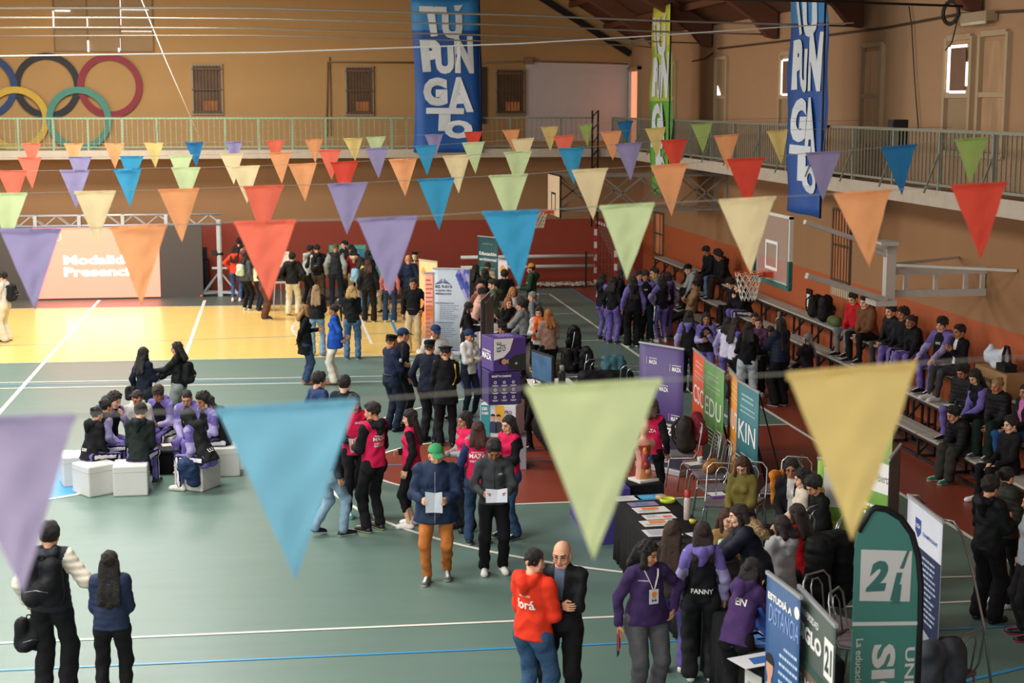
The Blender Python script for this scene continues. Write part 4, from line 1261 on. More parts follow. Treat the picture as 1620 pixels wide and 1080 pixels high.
XBB = 7.87; HY = 24.5
hp = thing('basketball_hoop', 'near glass basketball hoop with green padding on white arms from the right wall', 'basketball hoop', (XBB, HY, 2.9))
g = bpy.data.materials.new('board_glass'); g.use_nodes = True; gb_ = g.node_tree.nodes['Principled BSDF']; gb_.inputs['Roughness'].default_value = .05; gb_.inputs['Alpha'].default_value = .10; gb_.inputs['Base Color'].default_value = (.75, .8, .8, 1)
m = MB(); m.box((0, 0, .525), (.015, 1.78, 1.03)); m.build('backboard', g, hp)
m = MB()
for s in (-1, 1): m.box((.01, s * .9, .525), (.06, .05, 1.1))
m.box((.01, 0, 1.06), (.06, 1.85, .05)); m.box((.01, 0, -.01), (.06, 1.85, .05))
m.build('board_frame', m_hoopw, hp)
m = MB()
for s in (-1, 1): m.box((-.012, s * .29, .40), (.006, .05, .37))
m.box((-.012, 0, .61), (.006, .63, .05)); m.box((-.012, 0, .19), (.006, .63, .05)); m.build('target_square', m_wht, hp)
m = MB()
for s in (-1, 1): m.box((-.005, s * .92, .17), (.07, .09, .42))
m.box((-.005, 0, -.04), (.07, 1.9, .08)); m.build('padding', m_pad, hp, bevel=.01)
rim_net(hp, Vector((-.38, 0, .12)), .17)


def hl(px, py, Y=HY): q = ony(px, py, Y); return (q.x - XBB, q.y - HY, q.z - 2.9)


m = MB(); 
for dy in (-.45, .45):
    m.bar(hl(1273, 351, HY + dy * .8), hl(1398, 393, HY + dy * .4), .09, .07); m.bar(hl(1276, 436, HY + dy * .8), hl(1402, 474, HY + dy * .4), .11, .09)
m.build('swing_arms', m_hoopw, hp)
m = MB(); x_, _, z0_ = hl(1405, 481); z1_ = hl(1405, 381)[2]
m.box((x_, 0, (z0_ + z1_) / 2), (.16, .16, z1_ - z0_)); m.box((x_ - .1, 0, z1_ - .03), (.3, .5, .06)); m.box((x_ - .12, 0, z0_ + .04), (.36, .46, .09)); m.bar(hl(1378, 393), hl(1400, 402), .08)
m.build('mast', m_hoopw, hp)
xw = XW - XBB
m = MB(); za, zb_ = hl(1412, 430)[2], hl(1412, 466)[2]
for z in (za, zb_): m.box(((x_ + xw) / 2, .15, z), (xw - x_, .08, .12))
for t in (.2, .5, .8, .97): m.box((x_ + (xw - x_) * t, .15, (za + zb_) / 2), (.07, .06, za - zb_))
for y in (-1.0, 1.2): m.bar((x_, 0, za + .12), (xw - .02, y, za + .1), .045)
m.build('wall_bracket', m_hoopw, hp)

FY = onz(450, 521).y
fx = ony(877, 320, FY).x
hp2 = thing('basketball_hoop', 'far wooden basketball hoop on a long lattice frame from the right wall', 'basketball hoop', (fx, FY, 2.85))
m = MB(); m.box((0, 0, .525), (.04, 1.8, 1.05)); m.build('backboard', mat('board_wood', '#c9b697', .6), hp2)
m = MB()
for s in (-1, 1): m.box((-.025, s * .28, .36), (.01, .05, .45)); m.box((0, s * .9, .525), (.05, .03, 1.08))
m.box((-.025, 0, .57), (.01, .6, .05)); m.box((0, 0, 1.05), (.05, 1.8, .03)); m.build('board_frame', m_blk, hp2)
rim_net(hp2, Vector((-.40, 0, .12)), .17)
m = MB(); xe = XW - fx - .03; z0, z1 = ony(900, 331, FY).z - 2.85, ony(900, 277, FY).z - 2.85
for dy in (-.55, .55):
    for z in (z0, z1): m.bar((.03, dy, z), (xe, dy, z), .05)
    k = 0; n = 4
    for k in range(n):
        xa_, xb_ = .03 + (xe - .03) * k / n, .03 + (xe - .03) * (k + 1) / n
        m.bar((xa_, dy, z0), (xb_, dy, z1), .04); m.bar((xa_, dy, z1), (xb_, dy, z0), .04)
    m.bar((xe, dy, z0), (xe, dy, z1), .06); m.bar((.05, dy, z0), (.05, dy, z1), .06)
for z in (z0, z1):
    m.bar((xe, -.55, z), (xe, .55, z), .05); m.bar((.05, -.55, z), (.05, .55, z), .05)
m.build('lattice_frame', mat('lattice', '#8f8c84', .5, metal=.3, var=.3), hp2)

# goal by the far corner
gx = 9.95; gy0, gy1 = YL - 3.5, YL - .45
gl = thing('handball_goal', 'red and white handball goal with net near the far right corner', 'goal', (gx, gy0, 0))
m_gr = mat('goal_red', '#a03028', .6)
for nm_, y in (('post', 0), ('post', gy1 - gy0)):
    m = MB()
    for k in range(10): m.box((0, y, .1 + k * .2), (.08, .08, .2), k % 2)
    m.build(nm_, [m_wht, m_gr], gl)
m = MB()
for k in range(15): m.box((0, (gy1 - gy0) * (k + .5) / 15, 2.04), (.08, (gy1 - gy0) / 15, .08), k % 2)
m.build('crossbar', [m_gr, m_wht], gl)
m = MB(); n = 22
L_ = gy1 - gy0
for k in range(n + 1): m.bar((.0, L_ * k / n, 2.0), (.95, L_ * k / n, .02), .008)
for k in range(15): m.bar((.95 * k / 15, 0, 2.0 - 1.98 * k / 15), (.95 * k / 15, L_, 2.0 - 1.98 * k / 15), .008)
for y in (0, L_):
    for k in range(1, 9): m.bar((.95 * k / 9, y, 0.0), (.95 * k / 9, y, 2.0 - 1.98 * k / 9), .008)
    for k in range(1, 9): m.bar((0, y, 2.0 * k / 9), (.95 * (1 - k / 9), y, 2.0 * k / 9), .008)
m.build('goal_net', mat('goal_net', '#8c6a5c', .9), gl)
# white pipes and cable pile along the far wall
m = MB()
for z in (ony(880, 405, YL - .9).z, ony(880, 421, YL - .9).z):
    m.tube([(5.6, YL - .9, z), (gx - .1, YL - .9, z)], .055, 8)
m.bar((gx - .4, YL - .95, 0), (gx - .4, YL - .95, 1.15), .05, mi=1); m.bar((6.2, YL - .95, 0), (6.2, YL - .95, 1.1), .05, mi=1)
tag(m.build('pipe_barrier', [m_wht, m_blk]), 'two white pipes on black posts along the far wall beside the goal', 'barrier')
rr = random.Random(5); m = MB(); pts = []
for k in range(160):
    t = (k * .618) % 1 * .15 + k / 188; pts.append((7.9 + 1.9 * t + .22 * math.sin(k * 1.05), YL - .7 + .22 * math.cos(k * 1.05) + rr.uniform(-.05, .05), .05 + .05 * (1 + math.sin(k * 2.3))))
m.tube(pts, .02, 5); tag(m.build('cable_pile', mat('cable_grey', '#b9b4aa', .6)), 'tangle of grey cable on the floor by the far wall', 'cable')

# ================================================================ bunting
COLS = {'red': '#d84a38', 'coral': '#e87058', 'orange': '#e8a06c', 'yellow': '#dcc27a', 'cream': '#e6d2a4', 'green': '#c6d4a0', 'lime': '#a2b868', 'blue': '#3a94bc', 'purple': '#948ab0', 'light blue': '#78b4ca', 'pale lilac': '#a89cba', 'pale green': '#ccd6a0', 'deep blue': '#2a72a4'}  # light blue, pale lilac, pale green: nearest-row colours with haze lightening mixed in


def fabric(name, col):
    if name in _M: return _M[name]
    m = bpy.data.materials.new(name); _M[name] = m; m.use_nodes = True; nt = m.node_tree; b = nt.nodes['Principled BSDF']; out = nt.nodes['Material Output']
    b.inputs['Roughness'].default_value = .9; c = lin(col)
    n = nt.nodes.new('ShaderNodeTexNoise'); n.inputs['Scale'].default_value = 9; tc = nt.nodes.new('ShaderNodeTexCoord'); nt.links.new(tc.outputs['Object'], n.inputs[0])
    mx = nt.nodes.new('ShaderNodeMix'); mx.data_type = 'RGBA'; nt.links.new(n.outputs[0], mx.inputs[0]); mx.inputs[6].default_value = (*[x * .9 for x in c], 1); mx.inputs[7].default_value = (*[min(1, x * 1.1) for x in c], 1)
    nt.links.new(mx.outputs[2], b.inputs['Base Color'])
    n2 = nt.nodes.new('ShaderNodeTexNoise'); n2.inputs['Scale'].default_value = 14; nt.links.new(tc.outputs['Object'], n2.inputs[0]); bp = nt.nodes.new('ShaderNodeBump'); bp.inputs['Strength'].default_value = .25; bp.inputs['Distance'].default_value = .02; nt.links.new(n2.outputs[0], bp.inputs['Height']); nt.links.new(bp.outputs[0], b.inputs['Normal'])
    tr_ = nt.nodes.new('ShaderNodeBsdfTranslucent'); nt.links.new(mx.outputs[2], tr_.inputs[0]); ms = nt.nodes.new('ShaderNodeMixShader'); ms.inputs[0].default_value = .45
    nt.links.new(b.outputs[0], ms.inputs[1]); nt.links.new(tr_.outputs[0], ms.inputs[2]); nt.links.new(ms.outputs[0], out.inputs[0])
    return m


ROWS = [  # depth, row name, [(x left, x right, y left, y right, tip x, tip y, colour)]
    (25.9, 'farthest bunting row', [(35, 65, 227, 227, 51, 267, 'coral'), (101, 131, 227, 227, 117, 266, 'orange'), (165, 197, 227, 227, 182, 267, 'orange'), (228, 259, 226, 226, 246, 266, 'yellow'), (292, 322, 225, 225, 311, 264, 'deep blue'), (356, 384, 224, 224, 371, 262, 'purple'),
      (421, 450, 223, 222, 436, 261, 'coral'), (482, 511, 221, 220, 499, 258, 'orange'), (543, 574, 219, 218, 562, 255, 'yellow'), (579, 610, 217, 216, 595, 254, 'green'), (672, 701, 213, 212, 688, 252, 'purple'), (734, 763, 209, 208, 749, 247, 'red'), (794, 822, 206, 205, 813, 240, 'orange'), (855, 883, 201, 200, 871, 240, 'yellow'), (915, 937, 198, 196, 930, 233, 'lime'), (976, 1002, 193, 191, 992, 226, 'deep blue')]),
    (20.8, 'fifth bunting row from the front', [(28, 66, 249, 249, 51, 299, 'coral'), (108, 145, 248, 248, 127, 297, 'purple'), (189, 227, 247, 247, 207, 296, 'blue'), (267, 305, 246, 245, 287, 295, 'green'), (348, 385, 244, 243, 370, 292, 'cream'), (425, 461, 242, 241, 446, 291, 'orange'), (504, 539, 238, 237, 525, 286, 'coral'),
      (578, 615, 235, 233, 599, 283, 'purple'), (656, 691, 231, 229, 676, 278, 'blue'), (731, 767, 226, 224, 752, 275, 'green'), (809, 845, 221, 218, 827, 268, 'cream'), (876, 909, 216, 213, 893, 262, 'coral'), (949, 983, 209, 207, 970, 254, 'orange'), (1020, 1053, 204, 201, 1040, 249, 'yellow'), (1093, 1127, 197, 194, 1112, 243, 'lime')]),
    (17.0, 'fourth bunting row from the front', [(-4, 43, 270, 270, 22, 330, 'coral'), (94, 142, 269, 269, 121, 330, 'purple'), (179, 224, 268, 266, 206, 327, 'blue'), (271, 317, 265, 265, 295, 325, 'green'), (365, 411, 263, 262, 391, 322, 'cream'), (456, 501, 260, 258, 483, 319, 'orange'), (523, 567, 257, 255, 545, 316, 'red'), (615, 660, 252, 250, 641, 311, 'orange'),
      (700, 743, 247, 245, 726, 306, 'cream'), (797, 841, 241, 239, 819, 300, 'green'), (883, 925, 235, 233, 908, 292, 'blue'), (973, 1016, 228, 225, 998, 286, 'purple'), (1046, 1088, 222, 220, 1068, 280, 'red'), (1129, 1169, 215, 212, 1152, 270, 'orange'), (1213, 1246, 208, 205, 1236, 262, 'yellow')]),
    (12.3, 'third bunting row from the front', [(-18, 43, 306, 305, 12, 390, 'green'), (117, 183, 303, 302, 153, 387, 'cream'), (250, 315, 300, 298, 288, 383, 'orange'), (385, 449, 295, 293, 416, 380, 'coral'), (518, 582, 291, 288, 549, 372, 'purple'), (661, 719, 284, 281, 695, 364, 'blue'), (773, 835, 278, 275, 808, 360, 'green'), (905, 962, 269, 266, 938, 348, 'cream'),
      (1030, 1089, 262, 258, 1062, 342, 'orange'), (1150, 1209, 252, 249, 1182, 332, 'red'), (1274, 1330, 242, 239, 1303, 318, 'purple'), (1395, 1451, 233, 228, 1426, 309, 'deep blue'), (1509, 1562, 221, 217, 1535, 292, 'lime')]),
    (8.15, 'second bunting row from the front', [(-2, 97, 362, 361, 56, 490, 'purple'), (173, 264, 359, 355, 224, 483, 'orange'), (370, 468, 351, 348, 426, 476, 'coral'), (565, 660, 346, 342, 617, 468, 'purple'), (763, 853, 335, 332, 822, 455, 'blue'), (948, 1035, 326, 321, 992, 443, 'green'), (1137, 1228, 316, 311, 1187, 433, 'cream'), (1320, 1411, 306, 300, 1374, 423, 'orange'), (1505, 1593, 293, 288, 1550, 411, 'red')]),
    (3.55, 'nearest bunting row', [(-85, 120, 662, 656, 35, 944, 'pale lilac'), (342, 565, 646, 632, 468, 917, 'light blue'), (832, 1046, 612, 600, 938, 884, 'pale green'), (1243, 1448, 590, 573, 1348, 854, 'yellow')])]
ORD = ['first', 'second', 'third', 'fourth', 'fifth', 'sixth', 'seventh', 'eighth', 'ninth', 'tenth', 'eleventh', 'twelfth', 'thirteenth', 'fourteenth', 'fifteenth', 'sixteenth']
m_str = mat('string', '#8f8a80', .8)
for Y, nm_, L in ROWS:
    pts = []
    first = L[0]; pts.append(ony(first[0] - 300, first[2] + (10 if Y < 5 else 2), Y))
    for i, (xl, xr, yl, yr, tx_, ty_, c) in enumerate(L):
        rr = random.Random(i * 7 + int(Y * 10))
        a, b, t = ony(xl, yl, Y), ony(xr, yr, Y + rr.uniform(-.012, .012)), ony(tx_, ty_, Y)
        pts += [a + Vector((0, 0, -.002)), b + Vector((0, 0, -.002))]
        root = thing('bunting_pennant', '%s triangular pennant, %s from the left in the %s' % (c, ORD[i], nm_), 'pennant', (a + b) / 2, group=None)
        o_ = (a + b) / 2; A_, B_, T_ = a - o_, b - o_, t - o_
        m = MB(); n = 14 if Y < 9 else 8; vs = []
        ph = rr.uniform(0, 6)
        for j in range(n + 1):
            v_ = j / n
            for k in range(n + 1):
                u = k / n; p = (A_ + (B_ - A_) * u) * (1 - v_) + T_ * v_
                p = p + Vector((0, .010 * math.sin(u * 7 + ph) * (1 - v_) + .014 * math.sin(v_ * 3 + ph) + .004 * math.sin(v_ * 17 + u * 9 + ph), 0)); vs.append(p)
        fs = [(j * (n + 1) + k, j * (n + 1) + k + 1, (j + 1) * (n + 1) + k + 1, (j + 1) * (n + 1) + k) for j in range(n) for k in range(n)]
        m.add(vs, fs, 0, True); pc = m.build('cloth', fabric('fabric_' + c.replace(' ', '_'), COLS[c]), root)
        m = MB(); hh_ = .016
        for k in range(6): 
            u0, u1 = k / 6, (k + 1) / 6
            q = [A_ + (B_ - A_) * u0, A_ + (B_ - A_) * u1]
            m.add([q[0] + Vector((0, -.004, .004)), q[1] + Vector((0, -.004, .004)), q[1] + Vector((0, -.004 - .002 + .010 * math.sin(u1 * 7 + ph), -hh_)), q[0] + Vector((0, -.006 + .010 * math.sin(u0 * 7 + ph), -hh_))], [(0, 3, 2, 1)], 0, True)
        ho = m.build('hem', fabric('fabric_' + c.replace(' ', '_'), COLS[c]), root)
    last = L[-1]; pts.append(ony(last[1] + 260, last[3] - (14 if Y < 9 else 4), Y))
    m = MB(); m.tube(pts, .0022 if Y > 5 else .0018, 5); tag(m.build('bunting_string', m_str), 'string carrying the ' + nm_, 'string')
# ================================================================ bleachers
m_plank = mat('bleacher_plank', '#a8a298', .6, var=.2, scale=3, bump=.2, bscale=30, stretch=(4, .4, 1)); m_blframe = mat('bleacher_frame', '#1c1917', .6)
TIER = [(10.40, .42), (10.80, .82), (11.20, 1.24)]
yb1_, yb0_ = onx(1010, 430, 10.6).y, 12.0
bl = thing('bleacher', 'long three-tier bleacher with grey plank seats along the right wall', 'bleacher', (XW, 25, 0))
segs = 14
for ti, (x, z) in enumerate(TIER):
    m = MB()
    y = yb0_
    while y < yb1_ - .5:
        L = min(2.4, yb1_ - y)
        for q in (-.09, .09): m.box((x - XW + q, y + L / 2 - 25, z - .02), (.165, L - .03, .04))
        y += 2.4
    m.build('seat_plank', m_plank, bl)
m = MB(); y = yb0_
while y <= yb1_:
    for x, z in TIER:
        for q in (-.14, .14): m.box((x - XW + q, y - 25, z / 2 - .02), (.04, .04, z - .04))
    m.bar((10.26 - XW, y - 25, .03), (XW - XW - .05, y - 25, .03), .04)
    m.bar((10.26 - XW, y - 25, .05), (TIER[2][0] - XW, y - 25, 1.15), .035)
    y += 1.2
for x in (10.26, 10.6, 11.1): m.box((x - XW, (yb0_ + yb1_) / 2 - 25, .03), (.04, yb1_ - yb0_, .05))
for x, z in TIER: m.box((x - XW - .15, (yb0_ + yb1_) / 2 - 25, z - .06), (.03, yb1_ - yb0_, .05))
m.build('bleacher_frame', m_blframe, bl)
# ================================================================ roll-up banners
C_ = lambda h, **k: mat('print_' + h.strip('#'), h, .6, var=.04, **k)
BANNERS = []


def rollup(pl, pr, z, label, base, draw=None, back=False, stand='rollup', bottom=.04, h=None):
    """banner standing on the floor, top corners seen at pixels pl (left) and pr (right) at height z."""
    a, b = onz(*pl, z), onz(*pr, z); d = b - a; wd = d.length; ang = math.atan2(d.y, d.x)
    r = thing('rollup_banner' if stand == 'rollup' else 'display_banner', label, 'banner', ((a.x + b.x) / 2, (a.y + b.y) / 2, 0), ang)
    m = MB(); nx = 6
    for sgn, e in ((1, 0.0),):
        vs = [(-wd / 2 + wd * i / nx, .0015 * math.sin(i * 1.7), bottom + (z - bottom) * j) for j in (0, 1) for i in range(nx + 1)]
        m.add(vs, [(i, i + 1, nx + 2 + i, nx + 1 + i) for i in range(nx)], 0, True)
    o = m.build('printed_sheet', base, r); so = o.modifiers.new('thick', 'SOLIDIFY'); so.thickness = .004; so.offset = 0
    if draw:
        S_ = Sheet(wd, z); draw(S_)
        S_.mb.v = [(x, y * .5 - .0045, zz) for x, y, zz in S_.mb.v]
        S_.build('banner_print', r)
    m = MB(); m.box((0, 0, z), (wd + .02, .025, .03))
    m.build('top_bar', m_alu, r)
    if stand == 'rollup':
        m = MB(); m.box((0, .02, .05), (wd + .04, .16, .09)); m.build('base_case', m_alu, r, bevel=.01); m = MB(); m.bar((0, .05, .1), (0, .02, z), .02); m.build('pole', m_alu, r)
    else:
        m = MB()
        for s in (-1, 1): m.bar((s * wd * .45, .02, z - .02), (s * wd * .45, .5, .0), .018); m.bar((s * wd * .45, .02, z - .02), (s * wd * .45, .0, .0), .018)
        m.build('easel_legs', m_steel_d, r)
    return r


wt = C_('#e6e4e0')


def ies(s):
    for k in range(6):
        for side in (-1, 1): s.poly([(.27 + side * .012, .83), (.27 + side * (.03 + .035 * k), .885 - .012 * k), (.27 + side * (.045 + .035 * k), .88 - .013 * k), (.27 + side * .02, .83)], C_('#2b3568'))
    s.text('IES 9-010', .29, .79, .035, C_('#2b3050'), wid=.46, bold=.03); s.text('ROSARIO VERA', .29, .745, .022, C_('#3b4060'), wid=.44); s.text('PEÑALOZA', .29, .71, .028, C_('#2b3050'), wid=.44, bold=.03)
    cs = ['#2f3f96', '#5a62b8', '#8a7cc0', '#3a56b0', '#a9a6d8']
    for i in range(6):
        for j in range(7):
            u, v_ = .62 + .085 * i + (.042 if j % 2 else 0), .965 - .045 * j
            if u + (.05 * j) < .70 or u > .96: continue
            if j > 0 and u < .55 + j * .045: continue
            s.poly([(u, v_ + .04), (min(u + .055, .995), v_), (u, v_ - .04), (u - .055, v_)], C_(cs[(i * 2 + j * 3) % 5]))
    s.text('PROFESORADOS', .31, .60, .018, C_('#40486c'), wid=.5); s.lines(.18, .7, .57, 8, .022, C_('#6a7090'), seed=2)
    s.text('TECNICATURAS', .30, .375, .018, C_('#40486c'), wid=.5); s.lines(.18, .7, .345, 7, .022, C_('#6a7090'), seed=3)
    s.lines(.1, .4, .17, 6, .024, C_('#8088a8'), seed=4)
    s.poly([(0, .0), (0, .26), (.15, .16), (.4, .07), (.75, .045), (1, .05), (1, 0)], C_('#2a3f9a'))


rollup((685, 424), (743, 425), 2.0, 'white and blue IES 9-010 banner behind the cadets', C_('#b4bcc6'), ies)
rollup((663, 410), (692, 414), 2.0, 'orange and cream IESM banner behind the IES 9-010 banner', C_('#e0b978'), lambda s: (s.text('IESM', .7, .80, .05, C_('#a8723a'), wid=.6), s.poly([(.25, .92), (.4, .86), (.25, .80), (.1, .86)], C_('#d49a4a')), s.rect(.05, .2, .5, .55, C_('#e08a3a'))))
rollup((671, 431), (686, 431), 1.9, 'narrow coral printed banner just left of the IES 9-010 banner', C_('#f0a890'), lambda s: (s.lines(.15, .9, .9, 16, .052, C_('#e0603a'), seed=8), s.rect(.1, .45, .9, .6, C_('#e8824a'), .001)))
rollup((756, 373), (788, 376), 2.0, 'dark teal Educación ambiental banner at the far end of the stands', C_('#1d4a4c'), lambda s: (s.text('Educación', .5, .76, .05, wt, wid=.85, bold=.03), s.text('ambiental', .5, .68, .045, wt, wid=.85, bold=.02), s.text('POSTÍTULO', .5, .90, .02, C_('#7fae9c'), wid=.5), s.lines(.1, .9, .55, 5, .03, C_('#7fae9c'), seed=2)))
rollup((788, 410), (803, 412), 1.7, 'small white and yellow printed banner behind the blue pennant', C_('#c9c6d0'), lambda s: (s.disc(.5, .85, .12, C_('#e09a2a')), s.rect(.0, .5, 1, .7, C_('#b8443a'))))
rollup((760, 476), (775, 462), 2.0, 'pair of grey banner backs standing edge-on beside the purple cubes', C_('#6e6f74'))
rollup((768, 478), (781, 465), 1.90, 'second grey banner back tight behind the first beside the purple cubes', C_('#7c7d82'))


def maza(s):
    s.rect(0, .0, 1, .42, C_('#241f38'), .001)
    for u, v_, k in ((.32, .86, .9), (.85, .83, 1.), (.57, .66, 1.), (.84, .44, 1.), (.62, .22, 1.), (.6, .10, .9)): s.text('MAZA', u, v_, .034 * k, wt, wid=.2 * k, bold=.03); s.text('UNIVERSIDAD', u, v_ + .03, .008, wt, wid=.2 * k); s.rect(u - .15, v_ - .02, u - .145, v_ + .04, wt)
    s.text('MAZA', .66, .335, .06, wt, wid=.40, bold=.05); s.text('UNIVERSIDAD', .66, .385, .02, wt, wid=.38)


rollup((1012, 541), (1082, 552), 2.0, 'tall purple banner repeating the words Universidad MAZA', C_('#46346e'), maza, stand='rollup')


def career(word, bg, dark, line):
    def f(s):
        s.rect(0, 0, 1, .40, C_(dark), .001); s.lines(.12, .9, .90, 2, .04, line, hh=.4, seed=3, align='c'); s.lines(.12, .9, .80, 2, .04, line, hh=.3, seed=5, align='c')
        s.text(word, .5, .60, .17, wt, wid=.78, bold=.005); s.lines(.2, .85, .40, 5, .035, line, hh=.3, seed=6, align='c')
    return f


rollup((1097, 551), (1117, 568), 1.72, 'orange banner lettered CSC', C_('#cf4a24'), career('CSC', '', '#a83a1c', C_('#e8b49c')), stand='x')
rollup((1114, 568), (1146, 588), 1.72, 'green banner lettered EDU', C_('#5a8f4a'), career('EDU', '', '#26362c', C_('#a8c89c')), stand='x')
rollup((1153, 582), (1171, 602), 1.72, 'amber banner lettered NUT', C_('#cf8428'), career('NUT', '', '#c07a22', C_('#ecc890')), stand='x')
rollup((1167, 601), (1201, 621), 1.72, 'teal banner lettered KIN, nearest of the career banners', C_('#2c6a72'), career('KIN', '', '#1c3c44', C_('#9cc4c4')), stand='x')


def man(s, u0, v0, k, skin='#c8947a', shirt='#9aa4ac', flip=1):
    f = lambda p: [(u0 + flip * a * k, v0 + b * k * s.w / s.h) for a, b in p]
    s.poly(f([(-.3, -1.3), (-.28, -.45), (-.12, -.30), (.12, -.30), (.30, -.45), (.38, -1.3)]), C_(shirt), .003)
    s.poly(f([(-.09, -.35), (-.09, -.1), (.09, -.1), (.09, -.35)]), C_(skin), .0035)
    s.poly(f([(.17 * math.cos(t), .02 + .23 * math.sin(t)) for t in [2 * pi * q / 18 for q in range(18)]]), C_(skin), .004)
    s.poly(f([(.2 * math.cos(t), .13 + .17 * math.sin(t)) for t in [-.2 + (pi + .4) * q / 14 for q in range(15)]]), C_('#1c1412'), .0045)


def estudia(s):
    s.text('ESTUDIÁ A', .42, .92, .036, wt, wid=.72, bold=.05); s.text('DISTANCIA', .54, .85, .075, C_('#8aa4e0'), wid=.88, bold=.0, shear=.2, e=.005)
    s.disc(.92, .93, .05, wt); man(s, .16, .62, .62); s.lines(.40, .97, .74, 14, .036, C_('#b8cce0'), hh=.35, seed=4, align='r')


rollup((1214, 905), (1267, 945), 2.0, 'blue ESTUDIÁ A DISTANCIA banner with a young man at the bottom edge', C_('#16497a'), estudia)


def siglo(s):
    s.text('UNIVERSIDAD', .33, .925, .028, wt, wid=.5, bold=.01); s.text('SIGLO', .36, .85, .065, wt, wid=.62, bold=.05)
    s.rect(.74, .77, .97, .92, wt, .003); s.text('21', .85, .845, .10, C_('#30443c'), wid=.17, bold=.04, e=.006)
    s.rect(0, 0, 1, .74, C_('#6a5a4c'), .001); s.rect(.55, 0, 1, .70, C_('#a89a88'), .0015); s.rect(0, .71, 1, .745, C_('#2c4a40'), .002)
    for v_, t in ((.66, 'ES MÁS'), (.58, 'QUE'), (.50, 'ESTUDIAR')): s.text(t, .30, v_, .055, wt, wid=.14 * len(t) ** .75, bold=.01)


rollup((1264, 927), (1323, 990), 2.0, 'dark green UNIVERSIDAD SIGLO 21 roll-up banner at the bottom edge', C_('#2e4038'), siglo)


def uch(s):
    s.rect(0, 0, 1, .80, C_('#1d2a48'), .001); s.poly([(0, .48), (1, .40), (1, 0), (0, 0)], C_('#9a9ca8'), .002)
    s.poly([(.26, .93), (.42, .93), (.42, .87), (.34, .84), (.26, .87)], C_('#23408a'), .004); s.text('UCH', .34, .895, .02, wt, wid=.12, e=.007); s.text('CHAMPAGNAT', .68, .875, .018, C_('#3a5aa0'), wid=.42)
    s.lines(.3, .9, .76, 12, .026, C_('#a8b4cc'), hh=.4, seed=9, align='c'); s.text('desde', .62, .38, .03, C_('#30343c'), wid=.3, shear=.2); s.text('acá', .62, .33, .026, C_('#30343c'), wid=.25, shear=.2)


rollup((1437, 783), (1492, 826), 2.0, 'white and navy UCH CHAMPAGNAT banner right of the feather flag', C_('#b8bcc6'), uch)
rollup((1294, 724), (1342, 728), 1.35, 'bright green banner with a white panel, left behind the yellow pennant', C_('#7fb040'), lambda s: (s.rect(.22, .55, .8, .92, wt), s.rect(0, .3, 1, .42, C_('#b8c83a'))))
rollup((1362, 664), (1413, 678), 2.0, 'green Facultad banner right behind the yellow pennant', C_('#6a9a3c'), lambda s: (s.rect(0, .60, 1, .78, wt), s.text('Facultad Abierta', .5, .69, .05, C_('#3c5a3c'), wid=.9, bold=.0), s.lines(.2, .9, .5, 6, .05, wt, seed=5), s.rect(.1, .48, .3, .53, C_('#e0c23a')), s.rect(0, .80, 1, .98, C_('#8aa45c'))))
rollup((1407, 727), (1425, 703), 2.0, 'dark grey banner back edge-on between the green and the white banner', C_('#54555c'))

# feather flag
FD = 12.3
p0, p1 = ony(1348, 1000, FD), ony(1455, 1000, FD); wd = p1.x - p0.x; zt = ony(1380, 803, FD).z
ff = thing('feather_flag', 'tall teal feather flag with a white 21 logo and black curved sleeve', 'flag', ((p0.x + p1.x) / 2, FD, 0))
prof = [(-.5, 0), (.5, 0), (.5, zt - .95), (.49, zt - .7), (.44, zt - .45), (.33, zt - .24), (.16, zt - .10), (-.05, zt - .02), (-.22, zt), (-.30, zt - .03), (-.46, zt - .20), (-.5, zt - .3)]
prof = [(a * wd, b) for a, b in prof if b > .25 or True]
prof[0] = (-.5 * wd, .45); prof[1] = (.5 * wd, .45)
m = MB(); n = len(prof)
m.add([(x, .0, z) for x, z in prof], [tuple(range(n))]); o = m.build('flag_cloth', C_('#4a8a80'), ff); so = o.modifiers.new('thick', 'SOLIDIFY'); so.thickness = .005
m = MB(); m.tube([(x, 0, z) for x, z in prof[1:11]], .028, 8); m.build('black_sleeve', m_blk, ff)
m = MB(); m.tube([(-.5 * wd + .0, 0, .45), (-.5 * wd, 0, .0)], .02, 6); m.tube([(.5 * wd, 0, .45), (.5 * wd, 0, .02)], .02, 6); m.lathe([(.22, 0), (.22, .03), (.05, .05), (.03, .3)], (.5 * wd, 0, 0), 16); m.build('flag_base', m_blk, ff)
S_ = Sheet(wd, zt); v_ = lambda py: ony(1400, py, FD).z / zt
tl = C_('#3f7a72'); fw_ = mat('flag_white', '#dcdcda', .7, var=.02)
S_.poly([(.09, v_(867)), (.84, v_(873)), (.83, v_(953)), (.09, v_(948))], fw_, .004)
S_.text('2', .33, v_(910), (v_(886) - v_(934)), tl, wid=.32, bold=.06, shear=.25, e=.008); S_.text('1', .62, v_(928), (v_(906) - v_(950)), tl, wid=.17, bold=.07, shear=.3, e=.008)
S_.poly([(.66, v_(900)), (.72, v_(900)), (.80, v_(872)), (.76, v_(872))], tl, .008); S_.poly([(.56, v_(955)), (.68, v_(955)), (.70, v_(925)), (.62, v_(925))], tl, .0075)
S_.poly([(0, v_(981)), (1, v_(985)), (1, v_(991)), (0, v_(987))], fw_, .004)
S_.text('SIGLO', .475, v_(1129), .21 / zt, fw_, wid=1.25 / wd, bold=.04, rot=-pi / 2)
S_.text('UNIVERSIDAD', .865, v_(1136), .085 / zt, fw_, wid=1.25 / wd, bold=.02, rot=-pi / 2); S_.text('La educación', .115, v_(1049), .062 / zt, fw_, wid=.46 / wd, bold=.01, rot=-pi / 2)
S_.build('flag_print', ff)
